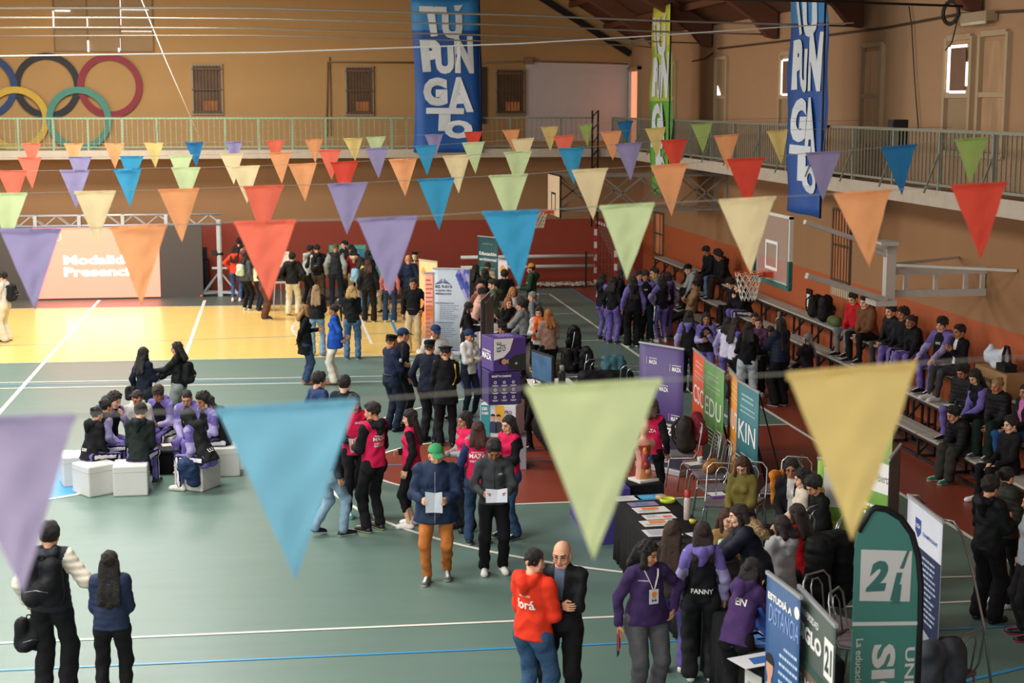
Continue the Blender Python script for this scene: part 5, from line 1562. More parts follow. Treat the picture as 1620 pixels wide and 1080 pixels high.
# bent spring poles
m = MB(); m.tube([onx(1492, 822, 6.05), onx(1508, 824, 6.1), onx(1522, 845, 6.2), onx(1538, 900, 6.3), onx(1556, 985, 6.4), onx(1569, 1090, 6.45)], .014, 6)
tag(m.build('spring_pole', m_steel), 'long bent grey spring pole curving down from the CHAMPAGNAT banner', 'pole')
m = MB(); m.tube([onz(1438, 783, 2.0), onz(1452, 783, 2.06), onz(1462, 797, 1.9)], .012, 6)
tag(m.build('spring_pole', m_steel), 'short bent pole end behind the left corner of the CHAMPAGNAT banner', 'pole')

# ================================================================ cube stacks, tables
b_ = onz(797, 741); cs = .52
S1 = [('printed_cube', 'white and grey lower cube of the promotional stack, on the floor', '#9a9aa6', -8), ('printed_cube', 'PROYECTÁ cube with teal, white and yellow faces, second from the floor', '#c8c8cc', -22), ('printed_cube', 'deep purple ELEGÍ TU CAMINO cube, second from the top of the stack', '#33235e', 4), ('printed_cube', 'purple ELEGÍ cube tilted on top of the promotional stack', '#4a3278', 12)]


def cubeface(root, side, size, draw):
    S_ = Sheet(size, cs * .98); draw(S_); o = S_.build('cube_print', root)
    o.rotation_euler = (0, 0, {'f': 0, 'l': -pi / 2, 'r': pi / 2}[side]); h = size / .96 / 2 + .003
    z_ = -cs * .49; o.location = {'f': (0, -h, z_), 'l': (-h, 0, z_), 'r': (h, 0, z_)}[side]
    return o


def f_top(s):
    s.poly([(.0, 1), (.62, 1), (.50, .62), (.30, .42), (.0, .34)], wt); s.text('ELE', .16, .75, .14, C_('#2c4a5c'), wid=.30, rot=pi / 2, bold=.02); s.text('GÍ', .30, .72, .14, C_('#2c4a5c'), wid=.2, rot=pi / 2, bold=.02)
    s.poly([(.45, .05), (.45, .30), (.60, .45), (1, .52), (1, .0)], C_('#1d2a24'), .003); s.disc(.26, .30, .055, C_('#1a1312'), .004); s.disc(.32, .29, .045, C_('#c8947a'), .006); s.poly([(.40, .25), (.46, .22), (.46, .36), (.40, .33)], C_('#c8947a'), .005); s.disc(.70, .22, .022, C_('#c8947a'), .005)


def f_icons(s):
    s.text('ELEGÍ TU CAMINO', .40, .88, .075, wt, wid=.62, bold=.05)
    for i in range(3):
        for j in range(3):
            u, v_ = .2 + i * .29, .68 - j * .23; s.disc(u, v_, .024, wt, n=8, r2=.014); s.rect(u - .10, v_ - .10, u + .10, v_ - .085, wt); s.rect(u - .07, v_ - .125, u + .07, v_ - .112, wt)


def f_proy(s):
    s.rect(0, 0, .28, 1, C_('#2c8a94'), .001); s.poly([(.42, 1), (.66, 1), (.70, .8), (.62, .55), (.45, .55)], C_('#d8a028')); s.poly([(.62, .0), (.62, .28), (.8, .40), (1, .36), (1, 0)], C_('#d8a028'))
    s.text('DES', .12, .88, .10, wt, wid=.16, bold=.04); s.text('CUBRÍ', .13, .75, .10, wt, wid=.2, bold=.04); s.text('PRO', .80, .80, .11, C_('#30364a'), wid=.2, bold=.02); s.text('YECTÁ', .83, .64, .11, C_('#30364a'), wid=.30, bold=.02); s.text('Tu futuro', .84, .52, .05, C_('#30364a'), wid=.22)
    for u, c in ((.36, '#2a3a5a'), (.52, '#303036')): man(s, u, .62, .34, shirt=c)


for k, (nm_, lab, col, rot) in enumerate(S1):
    sz = cs * (1.12 if k == 1 else 1.0 if k != 3 else 1.06)
    zc = [.262, .788, 1.315, 1.845][k]
    r = thing(nm_, lab, 'cube', (b_.x + [.12, .0, -.02, .02][k], b_.y + .15, zc), math.radians(rot))
    m = MB(); m.box((0, 0, 0), (sz, sz, cs)); 
    m.build('cube_body', [C_(col)], r, bevel=.012)
    if k == 3: cubeface(r, 'f', sz * .96, f_top); cubeface(r, 'l', sz * .96, lambda s: (s.text('MAZA', .5, .42, .2, wt, wid=.8, bold=.03), s.text('UNIVERSIDAD', .5, .58, .06, wt, wid=.7)))
    if k == 2: cubeface(r, 'f', sz * .96, f_icons); cubeface(r, 'r', sz * .96, lambda s: s.rect(0, 0, 1, 1, C_('#a8a6b4')))
    if k == 1: cubeface(r, 'f', sz * .96, f_proy)
    if k == 0: cubeface(r, 'f', sz * .96, lambda s: (s.text('MAZA', .6, .3, .12, C_('#3a3a5a'), wid=.5, bold=.04),))
    if k == 3:
        S_ = Sheet(sz, sz); [S_.text('MAZA', .5, .3 + .2 * q, .13, C_('#b8a8d8'), wid=.5, bold=.04) for q in range(3)]; o = S_.build('cube_print', r); o.rotation_euler = (-pi / 2, 0, 0); o.location = (0, -sz / 2, cs / 2 + .002)


def table(cx, cy, w_, l_, rot, label, cloth_c='#17171a', h=.75, skirt=True, cat='table', top=None):
    r = thing('exhibition_table', label, cat, (cx, cy, 0), rot)
    m = MB(); m.box((0, 0, h - .015), (w_, l_, .03)); m.build('tabletop', cloth(cloth_c) if not top else C_(top), r)
    for sx in (-1, 1):
        for sy_ in (-1, 1):
            m = MB(); m.bar((sx * (w_ / 2 - .06), sy_ * (l_ / 2 - .08), h - .03), (sx * (w_ / 2 - .05), sy_ * (l_ / 2 - .05), 0), .03); m.build('leg', m_steel, r)
    if skirt:
        m = MB(); per = []
        N = 20
        cor = [(-w_ / 2, -l_ / 2), (w_ / 2, -l_ / 2), (w_ / 2, l_ / 2), (-w_ / 2, l_ / 2)]
        for i in range(4):
            a, b = cor[i], cor[(i + 1) % 4]; n_ = max(6, int(math.dist(a, b) / .07))
            for k in range(n_): t = k / n_; per.append((a[0] + (b[0] - a[0]) * t, a[1] + (b[1] - a[1]) * t))
        n_ = len(per); vs = []
        for j, (z, ex) in enumerate(((h + .004, .006), (h - .02, .014), (h * .5, .02), (.03, .03))):
            for k, (x, y) in enumerate(per):
                l = math.hypot(x / w_, y / l_) * 2; wv = (.012 * math.sin(k * 2.4)) * (j > 1) * (1 if j < 3 else 1.8)
                nx_, ny_ = (1 if x > w_ / 2 - 1e-3 else -1 if x < -w_ / 2 + 1e-3 else 0), (1 if y > l_ / 2 - 1e-3 else -1 if y < -l_ / 2 + 1e-3 else 0)
                vs.append((x + nx_ * (ex + wv), y + ny_ * (ex + wv), z))
        fs = [(j * n_ + k, (j + 1) * n_ + k, (j + 1) * n_ + (k + 1) % n_, j * n_ + (k + 1) % n_) for j in range(3) for k in range(n_)] + [tuple(range(n_))]
        m.add(vs, fs, 0, True); cl = m.build('tablecloth', cloth(cloth_c), None, loc=(cx, cy, 0)); cl.rotation_euler = (0, 0, rot); so = cl.modifiers.new('thick', 'SOLIDIFY'); so.thickness = .004; so.offset = 1
        tag(cl, 'cloth over the ' + label, 'tablecloth')
    return r


q0 = onz(973, 793, .75)
TX = q0.x + .39
table(TX, q0.y - .9, .76, 1.75, 0, 'black-draped table with orange and white leaflets, farthest of the right row')
table(TX + .02, q0.y - 2.72, .76, 1.75, 0, 'black-draped table under the mate and green tumbler')
table(TX + .04, q0.y - 5.0, .76, 1.9, 0, 'black-draped table with blue folders and leaflets near the bottom edge')
tq = onz(1018, 760, .72)
m = MB(); m.box((tq.x, tq.y, .36), (.46, .46, .72)); tag(m.build('plinth', cloth('#121215'), bevel=.01), 'black plinth carrying the anatomical torso', 'plinth')
tq2 = onz(985, 752, .75)
m = MB(); m.box((tq2.x - .3, tq2.y + .1, .37), (.5, 1.6, .74)); tag(m.build('purple_counter', C_('#3a2f7c')), 'purple-blue counter behind the pale green pennant, left of the torso plinth', 'counter')
ta = onz(838, 612, .75)
table(ta.x + .42, ta.y - .6, .8, 2.6, 0, 'white-topped table with dark skirt beside the promotional cubes', '#2a2426')
m = MB(); m.box((ta.x + .42, ta.y - .6, .764), (.82, 2.62, .008)); tag(m.build('white_tabletop_sheet', m_paper), 'white sheet covering the table beside the promotional cubes', 'sheet')
tb = onz(757, 512, .75)
table(tb.x + .0, tb.y + .4, .8, 1.3, .1, 'light table with green mats where the curly person reaches', '#c9c4c6')
tb = onz(750, 556, .75)
table(tb.x + .05, tb.y, .5, .8, 0, 'purple and white printed table behind the cadet woman', '#6a5aa8')
tb = onz(812, 535, .78)
table(tb.x, tb.y + .3, 1.1, 1.9, .0, 'display table full of trays between the brown jacket and the cap', '#c4b8b0')
rr = random.Random(3)
for k in range(12):
    c = ['#c8402e', '#e2e0da', '#3a7ac0', '#e0a040', '#d8d0c8', '#2a2a2e'][k % 6]; px_, py_ = rr.uniform(-.5, .5), rr.uniform(-.8, .8)
    m = MB(); m.lathe([(.0, 0), (.06, 0), (.075, .05), (.07, .05), (.055, .012)], (tb.x + px_, tb.y + py_, .755), 12)
    tag(m.build('small_tray', C_(c)), 'small bowl among the trays on the crowded display table', 'bowl', 'bowls on the display table')

# far display: boards, table, easel
fz = onz(575, 480)
r = thing('display_table', 'long dark table with blue and green display boards before the far wall', 'table', (fz.x - .6, fz.y + 1.0, 0))
m = MB(); m.box((0, 0, .72), (2.6, .8, .06)); m.build('tabletop', C_('#3a302c'), r)
for sx in (-1.2, 1.2): m = MB(); m.box((sx, 0, .35), (.05, .6, .7)); m.build('leg', m_blk, r)
for k, (px_, c) in enumerate(((522, '#4a9a8a'), (551, '#3f8fb0'), (585, '#4a7a9a'), (600, '#5aa0b8'))):
    p = ony(px_ + 14, 430, fz.y + 1.2); r = thing('display_board', ['green-topped display board left of the bearded man', 'blue display board in front of the boy with glasses', 'blue display board right of the dark red jacket', 'pale blue display board half behind the lilac pennant'][k], 'board', (p.x, p.y, .76))
    m = MB(); m.box((0, 0, .42), (.55, .03, .84)); m.build('panel', C_(c), r); S_ = Sheet(.55, .84); S_.rect(.05, .85, .95, .97, C_('#6ab07a')); S_.lines(.1, .9, .7, 8, .07, C_('#d8e8e8'), seed=k); o = S_.build('board_print', r); o.location = (0, -.02, 0)
p = onz(445, 491)
r = thing('poster_easel', 'wooden easel with white poster and picture beside the cream trousers', 'easel', (p.x, p.y, 0))
m = MB(); m.bar((-.22, 0, 0), (-.10, .1, 1.5), .035); m.bar((.22, 0, 0), (.10, .1, 1.5), .035); m.bar((0, .5, 0), (0, .12, 1.45), .03); m.box((0, .03, .78), (.5, .06, .04)); m.build('easel_frame', mat('easel_wood', '#b9b0c0', .6), r)
m = MB(); m.box((0, .05, 1.22), (.50, .03, .85)); m.build('poster_board', m_paper, r)
S_ = Sheet(.5, .85); S_.rect(.1, .02, .95, .48, C_('#2a2624')); S_.rect(.2, .12, .85, .42, C_('#e0863a')); S_.lines(.1, .9, .9, 5, .07, C_('#b8a870'), seed=2); o = S_.build('poster_print', r); o.location = (0, .032, .80)

# skeleton with graduation cap
p = at_head(656, 397, 1.74); m_bone = mat('bone', '#c9bd98', .6)
r = thing('skeleton_model', 'anatomical skeleton wearing a black graduation cap', 'skeleton', (p[0], p[1], 0), 0)
v = Vol(.012); v.ell((0, 0, 1.60), (.072, .09, .085)); v.cone((-.025, -.055, 1.53), (.025, -.055, 1.53), .03, .03)
for s in (-1, 1): v.hole((s * .03, -.085, 1.585), .02)
v.cone((0, .02, 1.5), (0, .04, .95), .018, .022)
for k in range(7):
    z = 1.38 - .05 * k; R_ = .07 + .045 * math.sin((k + 1) / 8 * pi)
    pts = [np.array((R_ * 1.25 * math.cos(t), -.01 - R_ * math.sin(t) * .9, z - .03 * math.sin(t))) for t in np.linspace(-.6, pi + .6, 9)]
    for a, b in zip(pts[:-1], pts[1:]): v.cone(a, b, .008, .008, k=.005)
v.cone((0, -.1, 1.40), (0, -.11, 1.15), .012, .01); v.cone((-.17, .02, 1.42), (.17, .02, 1.42), .013, .013); v.cone((-.11, .02, .95), (.11, .02, .95), .035, .035)
for s in (-1, 1):
    v.cone((s * .18, .02, 1.42), (s * .2, .03, 1.12), .013, .012); v.cone((s * .2, .03, 1.12), (s * .21, 0, .86), .012, .01); v.cone((s * .1, .02, .93), (s * .1, 0, .5), .016, .014); v.cone((s * .1, 0, .5), (s * .1, .02, .06), .014, .012); v.cone((s * .1, .04, .03), (s * .1, -.12, .02), .012, .015)
V, Q, t, C = v.mesh(.010); np_mesh('bones', V, Q, np.zeros(len(Q), int), [m_bone], r)
m = MB(); m.lathe([(.08, 1.65), (.08, 1.70)], n=14); m.box((0, 0, 1.71), (.22, .22, .012), rz=.2); m.build('graduation_cap', m_blk, r)

# ================================================================ chairs
m_seat = cloth('#6e6468')


def make_chair():
    r = thing('stacking_chair', 'x', 'chair')
    m = MB(); m.box((0, 0, .455), (.42, .42, .05)); m.build('seat', m_seat, r, bevel=.02)
    for s in (-1, 1):
        m = MB(); m.tube([(s * .17, .20, .44), (s * .21, .22, .40), (s * .23, .27, .0)], .012, 8); m.build('leg', m_steel, r)
        m = MB(); m.tube([(s * .19, -.18, .44), (s * .22, -.24, .0)], .012, 8); m.build('leg', m_steel, r)
    m = MB(); m.tube([(-.20, .2, .43), (-.21, -.15, .43), (-.21, -.22, .55), (-.20, -.27, .86), (-.13, -.29, .93), (.13, -.29, .93), (.20, -.27, .86), (.21, -.22, .55), (.21, -.15, .43), (.20, .2, .43)], .012, 8); m.build('back_frame', m_steel, r)
    m = MB(); m.tube([(-.08, -.22, .50), (-.085, -.265, .80), (-.04, -.285, .87), (.04, -.285, .87), (.085, -.265, .80), (.08, -.22, .50)], .009, 8); m.build('back_loop', m_steel, r)
    return r


proto = make_chair(); used = [False]


def chair(px, py, face, label, z=.47):
    p = onz(px, py, z); c = proto if not used[0] else copy_tree(proto); used[0] = True
    c.location = (p.x, p.y, 0); c.rotation_euler = (0, 0, -math.radians(face)); c['label'] = label; c['group'] = 'grey tube chairs'
    return c


C1 = chair(1078, 716, 275, 'grey tube chair with a backpack, beside the pink bib and the torso')
chair(1106, 733, 272, 'grey tube chair with a paper cup and a sheet of paper on it'); C3 = chair(1122, 749, 272, 'grey tube chair holding the tan handbag'); chair(1133, 771, 268, 'empty grey tube chair next to the olive sweater')
chair(1140, 793, 200, 'grey tube chair with purple folder and papers in front of the olive sweater')
chair(1322, 985, 150, 'grey tube chair with looped back behind the SIGLO banner'); chair(1362, 1012, 130, 'grey tube chair partly behind the teal feather flag'); chair(1243, 868, 335, 'grey tube chair under the light grey jacket girl')
chair(1262, 850, 330, 'grey tube chair under the red sweater woman'); chair(1300, 820, 262, 'grey tube chair under the man in black sweater'); chair(1232, 772, 300, 'grey tube chair with an orange towel on its back')
chair(1180, 790, 215, 'grey tube chair under the woman in olive sweater'); chair(1256, 782, 205, 'grey tube chair under the woman with white badge')
C5 = chair(888, 552, 275, 'grey tube chair under the black puffer with a pale patch'); C6 = chair(905, 590, 275, 'grey tube chair with a backpack, next to the thermos'); chair(933, 602, 350, 'grey tube chair with looped back just above the green pennant')
C8 = chair(962, 600, 355, 'grey tube chair under the teal jacket'); chair(994, 612, 0, 'grey tube chair half hidden by the green pennant corner'); chair(1495, 1060, 330, 'grey tube chair at the bottom edge by the CHAMPAGNAT banner'); chair(1290, 875, 300, 'grey tube chair carrying the black quilted coat')


# ---- coats and bags
def blob(name, label, cat, loc, parts, col, kind='shell', rz=0, quilt=0, noise=.008, cell=.02, z0=None):
    r = thing(name, label, cat, loc, rz)
    v = Vol(.05)
    for p in parts:
        if len(p) == 4: v.cone(p[0], p[1], p[2], p[3], 1, wr=.008, wf=2)
        else: v.ell(p[0], p[1], 1)
    V, Q, t, C = v.mesh(cell, noise=noise, nf=24, quilt=quilt, qn=9, seed=len(label))
    np_mesh('fabric_shell', V, Q, np.zeros(len(Q), int), [cloth(col, kind)], r)
    return r


def coat_on(c, label, col, hgt=.75, quilt=.01, lean=0):
    L = c.location; rz = c.rotation_euler.z
    return blob('draped_coat', label, 'coat', (L.x, L.y, 0), [((-.16, -.28, .93), (.16, -.28, .93), .06, .06), ((-.14, -.33, .88), (-.13, -.36, .30), .065, .085), ((.0, -.34, .88), (.0, -.37, .28), .065, .085), ((.14, -.33, .88), (.13, -.36, .32), .065, .085), ((-.1, -.2, .88), (-.12, -.17, .60), .05, .06), ((.1, -.2, .88), (.1, -.16, .5), .055, .06), ((.22, -.27, .85), (.25, -.24, .40), .05, .045)], col, 'shell', rz, quilt)


coat_on(C5, 'black puffer jacket with a pale round patch over a chair back', '#141517')
coat_on(C6, 'black quilted jacket over the chair with green cloth', '#17181a')
coat_on(C8, 'teal jacket draped over a chair back', '#3f6a74')


def backpack(label, loc, rz=0, col='#141517', s=1.0, lying=False, cell=.016):
    r = thing('backpack', label, 'backpack', loc, rz)
    v = Vol(.04); v.cone((-.08 * s, 0, .10 * s), (-.08 * s, 0, .34 * s), .10 * s, .085 * s, 1); v.cone((.08 * s, 0, .10 * s), (.08 * s, 0, .34 * s), .10 * s, .085 * s, 1); v.cone((-.06 * s, -.08 * s, .09 * s), (.06 * s, -.08 * s, .2 * s), .07 * s, .07 * s, 2)
    V, Q, t, C = v.mesh(cell, noise=.004, nf=30)
    np_mesh('bag_body', V, Q, np.zeros(len(Q), int), [cloth(col, 'shell')], r)
    m = MB()
    for q in (-1, 1): m.tube([(q * .07 * s, .07 * s, .40 * s), (q * .09 * s, .15 * s, .32 * s), (q * .10 * s, .14 * s, .16 * s), (q * .11 * s, .06 * s, .06 * s)], .014 * s, 6)
    m.tube([(-.03 * s, .0, .40 * s), (-.02 * s, .0, .435 * s), (.02 * s, .0, .435 * s), (.03 * s, .0, .40 * s)], .008, 5)
    m.build('strap', cloth(col), r)
    m = MB(); m.tube([(-.1 * s, -.155 * s, .17 * s), (0, -.165 * s, .19 * s), (.1 * s, -.155 * s, .17 * s)], .004, 4); m.build('zipper', m_steel, r)
    return r


def on_back(I, label, col='#141517', s=1.0, dt=.08, off=.20):
    p = wpoint(I, I['bp'](dt, -off)); return backpack(label, p, -math.radians(I['face']), col, s)


L = C1.location; backpack('big black and maroon backpack on the chair by the MAZA banner', (L.x + .05, L.y, .49), 1.2, '#2c2724', 1.25)
blob('folded_jacket', 'dark red jacket on the chair back behind the big backpack', 'jacket', (L.x + .28, L.y + .05, .6), [((0, -.1, .1), (0, .12, .38), .12, .10)], '#6a1626')
L = C6.location; backpack('black backpack on the chair next to the thermos', (L.x - .02, L.y, .49), .6, '#15161a', 1.1)
p = onz(905, 545, .47); backpack('black backpack hanging behind the dusty pink blouse', (C5.location.x - .28, C5.location.y + .1, .52), .2, '#131418', .9)
p = onz(958, 607, .5); m = MB()
blob('duffel_bag', 'long black duffel bag on the seats above the green pennant', 'bag', (p.x, p.y, .47), [((-.4, 0, .15), (.4, 0, .15), .15, .14)], '#17181c')
L = C3.location
r = blob('handbag', 'tan leather handbag on a grey chair', 'handbag', (L.x + .05, L.y, .49), [((-.10, 0, .08), (.12, 0, .08), .08, .075), ((-.05, 0, .14), (.06, 0, .15), .05, .05)], '#a8682c', 'leather', rz=.6, noise=.004, cell=.014)
m = MB(); m.tube([(-.1, 0, .16), (-.04, 0, .28), (.05, 0, .28), (.1, 0, .16)], .008, 6); m.build('handle', cloth('#8a5222', 'leather'), r)

# orange towel, coats near the right booth
p = onz(1232, 745, .9); blob('towel', 'orange towel over a chair back beside the olive sweater', 'towel', (p.x, p.y, .45), [((-.12, 0, .42), (.12, 0, .42), .05, .05), ((-.12, -.04, .4), (-.12, -.05, .05), .045, .04), ((.12, -.04, .4), (.12, -.05, .05), .045, .04)], '#e08434', 'fur', rz=.4)
p = onz(1308, 850, .9); blob('draped_coat', 'black quilted coat over a chair at the end of the booth', 'coat', (p.x, p.y, .0), [((-.2, 0, .85), (.2, 0, .8), .12, .14), ((-.2, -.05, .8), (-.25, -.05, .25), .14, .15), ((.2, -.05, .8), (.25, 0, .2), .14, .16)], '#17191a', rz=.6, quilt=.012)
p = onz(1487, 1030, .8); blob('draped_coat', 'dark grey coat on the chair under the CHAMPAGNAT banner', 'coat', (p.x, p.y, .0), [((-.12, 0, .8), (.12, 0, .8), .12, .12), ((-.12, -.03, .8), (-.15, -.05, .2), .12, .13), ((.12, -.03, .8), (.15, 0, .2), .12, .13)], '#3c4046', rz=.2)

# anatomical torso
r = thing('anatomical_torso', 'pink anatomical torso model with open organs on a white base', 'torso model', (tq.x, tq.y, .72), .4)
v = Vol(.03)
v.cone((0, 0, .06), (0, 0, .22), .12, .10, 1, flat=.8, fdir=(0, 1, 0)); v.cone((0, 0, .22), (0, 0, .46), .095, .13, 1, flat=.75, fdir=(0, 1, 0)); v.cone((-.12, 0, .50), (.12, 0, .50), .06, .06, 1); v.cone((0, 0, .52), (0, 0, .64), .045, .042, 1); v.ell((0, -.01, .74), (.07, .085, .10), 1)
v.ell((-.05, -.10, .30), (.05, .04, .14), 2)
V, Q, t, C = v.mesh(.012); ti = np.where((C[:, 1] < -.055) & (C[:, 0] < .05) & (C[:, 2] < .5), 1, 0); ti[(ti == 1) & (C[:, 2] < .18)] = 2
np_mesh('torso_body', V, Q, ti, [mat('model_skin', '#d89a84', .4), mat('organ_red', '#a03c34', .4, var=.5, scale=30), mat('organ_ochre', '#c07a4a', .4, var=.4, scale=30)], r)
m = MB(); m.box((0, 0, .02), (.32, .28, .04)); m.build('base', m_wht, r, bevel=.01)
for k, (a, b, c, R_, col) in enumerate(((-.06, -.135, .40, .04, '#b8483c'), (.0, -.13, .33, .035, '#3a5a9a'), (-.05, -.14, .24, .045, '#8a2f2a'), (-.02, -.13, .16, .04, '#d89a6a'), (-.07, -.12, .45, .03, '#e0a040'))):
    v = Vol(.01); v.ell((a, b, c), (R_, R_ * .7, R_ * 1.2), 1); V, Q, t, C = v.mesh(.009); np_mesh('organ', V, Q, np.zeros(len(Q), int), [mat('organ_' + col[1:], col, .35)], r)
m = MB(); m.bar((tq.x - .28, tq.y - .2, 0), (tq.x - .28, tq.y - .2, 1.6), .012); tag(m.build('thin_stand', m_blk), 'thin black upright in front of the torso plinth', 'stand')


# ================================================================ small things on the tables
def sheet(px, py, w_, h_, rz, col, label, name='leaflet', cat='leaflet', z=.762, pr=None, group=None):
    p = onz(px, py, z); m = MB(); m.box((0, 0, 0), (w_, h_, .004))
    r = thing(name, label, cat, (p.x, p.y, z), rz, group); m.build('paper', C_(col), r)
    if pr:
        S_ = Sheet(w_, h_); pr(S_); o = S_.build('leaflet_print', r)
        if o: o.rotation_euler = (-pi / 2, 0, 0); o.location = (0, -h_ / 2, .0025)
    return r


org = lambda s: (s.rect(.25, .5, .75, .9, C_('#e0803a')), s.lines(.1, .9, .4, 4, .09, C_('#9a9aa0'), seed=1))
gry = lambda s: (s.lines(.1, .9, .85, 8, .1, C_('#a8aab0'), seed=2),)
sheet(992, 788, .34, .24, .1, '#dcdcdc', 'white sheets at the far left corner of the black table', pr=gry)
sheet(1030, 786, .40, .26, .1, '#3a8ab8', 'turquoise and blue folder on the black table', name='folder', cat='folder', pr=lambda s: (s.rect(.1, .2, .6, .8, C_('#4aa8d0')),))
sheet(1017, 797, .36, .2, .1, '#8a7a9c', 'mauve folder on the black table', name='folder', cat='folder', pr=lambda s: (s.rect(.2, .2, .7, .8, C_('#5a7a9c')),))
sheet(1030, 806, .42, .26, .08, '#d8d4d0', 'leaflet with orange panel, upper one on the black table', pr=org)
sheet(1043, 817, .38, .22, .08, '#d8d4d0', 'leaflet with small red print in the middle of the black table', pr=lambda s: (s.rect(.6, .2, .9, .6, C_('#d86a4a')), s.lines(.1, .6, .8, 4, .15, C_('#a8aab0'), seed=3)))
sheet(1042, 827, .42, .26, .08, '#d8d4d0', 'leaflet with orange panel, lower one on the black table', pr=org)
sheet(1048, 842, .42, .30, .05, '#cfd0d4', 'grey printed sheets at the near end of the black table', pr=gry)
sheet(1112, 846, .3, .3, .3, '#d4d4da', 'white sheet between the two girls at the table', pr=gry)
sheet(1180, 1006, .34, .26, .2, '#2a5ab0', 'blue leaflets under the hands of the girl in purple hoodie', pr=lambda s: (s.rect(.1, .1, .9, .5, C_('#5a8ad0')),))
sheet(1188, 1016, .40, .26, -.2, '#2c64b4', 'fan of blue leaflets on the leaflet table', pr=lambda s: (s.poly([(.1, .1), (.9, .3), (.6, .9)], C_('#7aa8e0')),))
sheet(1200, 1003, .2, .14, .4, '#e0e2e6', 'small white card behind the blue leaflets')
sheet(1196, 1044, .42, .30, .3, '#e0e0e4', 'white and blue brochures at the near end of the leaflet table', pr=lambda s: (s.poly([(.3, .2), (.9, .2), (.8, .7), (.4, .7)], C_('#3a6ab0')),))
sheet(1137, 784, .26, .22, .1, '#6a3a8c', 'purple folder on the chair before the olive sweater', name='folder', cat='folder', z=.49)
sheet(1134, 781, .22, .2, .1, '#dcdcdc', 'white papers on the purple folder', z=.50)
sheet(1098, 733, .22, .2, .3, '#d8d6d2', 'white sheet on the chair beside the paper cup', z=.49)


def vessel(name, label, cat, px, py, z, prof, col, cap=None, rough=.4, metal=0, group=None):
    p = onz(px, py, z); r = thing(name, label, cat, (p.x, p.y, z))
    m = MB(); m.lathe(prof, n=18); m.build('vessel_body', mat('vessel_' + col[1:], col, rough, metal=metal), r)
    if cap:
        m = MB(); m.lathe(cap[0], n=16); m.build('lid', mat('vessel_' + cap[1][1:], cap[1], .4), r)
    return r


BOT = [(.03, 0), (.036, .01), (.036, .20), (.024, .235)]; BCAP = [(.025, .235), (.027, .24), (.027, .27), (.01, .275)]
vessel('thermos', 'red and white thermos flask on the black table', 'thermos', 1087, 822, .76, [(.035, 0), (.042, .01), (.042, .25), (.03, .28)], '#b8a8a0', ([(.032, .28), (.034, .29), (.034, .36), (.015, .375)], '#b02a2a'))
vessel('food_box', 'lime green snack box on the black table', 'box', 1056, 794, .76, [(.09, 0), (.10, .02), (.10, .05), (.085, .05), (.08, .02)], '#b8c83a')
vessel('food_box', 'clear snack tub with an orange lid beside the lime box', 'box', 1046, 789, .76, [(.07, 0), (.075, .04), (.06, .05)], '#c89a7a')
vessel('paper_cup', 'white paper cup on a grey chair', 'cup', 1107, 733, .49, [(.028, 0), (.04, .10), (.036, .10), (.02, .02)], '#e4e2de')
vessel('tumbler', 'pale green tumbler on the table beside the FANNY hoodie', 'tumbler', 1143, 893, .76, [(.04, 0), (.055, .16), (.056, .26), (.045, .28)], '#a8c0a0')
vessel('mate_cup', 'white mate cup with yellow straw on the dark table', 'cup', 1199, 948, .76, [(.035, 0), (.05, .04), (.048, .10), (.04, .10), (.03, .03)], '#d8d4cc')
p = onz(1199, 948, .76); m = MB(); m.bar((p.x, p.y, .82), (p.x + .06, p.y, .96), .01); tag(m.build('straw', C_('#e0b030')), 'yellow straw in the white mate cup', 'straw')
vessel('mate_cup', 'small yellow cup at the near edge of the first black table', 'cup', 1096, 828, .76, [(.03, 0), (.045, .03), (.045, .05)], '#c8b84a')
vessel('thermos', 'dark green steel thermos on the white table', 'thermos', 889, 608, .76, [(.06, 0), (.065, .01), (.065, .22), (.04, .25)], '#33403c', ([(.04, .25), (.042, .26), (.042, .34), (.02, .35)], '#9aa0a0'))
r = vessel('trophy_cup', 'silver trophy cup on the white table', 'trophy', 846, 606, .77, [(.05, 0), (.05, .02), (.015, .04), (.012, .12), (.06, .16), (.10, .24), (.09, .24), (.02, .16)], '#c0c0c0', None, .2, 1)
p = onz(858, 612, .77)
r = thing('monitor', 'black framed monitor edge-on on the white table', 'monitor', (p.x, p.y - .05, .77), 1.85)
m = MB(); m.box((0, 0, .36), (.85, .05, .52)); m.build('screen_frame', m_blk, r, bevel=.005); m = MB(); m.box((0, .028, .36), (.80, .004, .46)); m.build('screen', mat('screen_blue', '#3a5a78', .3, emit=.18, var=.8, scale=3), r); m = MB(); m.box((0, 0, .05), (.08, .04, .1)); m.box((0, 0, .01), (.35, .2, .02)); m.build('stand', m_blk, r)
p = onz(849, 598, .77); r = thing('picture_frame', 'wooden picture frame leaning on the white table', 'frame', (p.x, p.y, .77), .5); m = MB(); m.box((0, 0, .12), (.26, .02, .2), M=Matrix.Rotation(-.5, 3, 'X')); m.build('frame', mat('frame_wood', '#c08a4a'), r); m = MB(); m.box((0, -.012, .12), (.2, .02, .14), M=Matrix.Rotation(-.5, 3, 'X')); m.build('picture', C_('#26324a'), r)
# table signs near the center
p = onz(790, 482, 1.1); r = thing('table_sign', 'white and lilac hand sign above the centre table', 'sign', (p.x, p.y, .78), -.25); m = MB(); m.box((0, 0, .33), (.34, .02, .16)); m.build('sign_board', C_('#8a78b8'), r); m = MB(); m.bar((0, 0.01, 0), (0, .01, .3), .015); m.build('stick', m_blk, r); S_ = Sheet(.30, .13); S_.rect(0, 0, 1, 1, wt); S_.lines(.1, .9, .7, 3, .25, C_('#6a6a8a'), seed=1); o = S_.build('sign_print', r); o.location = (0, -.012, .265)
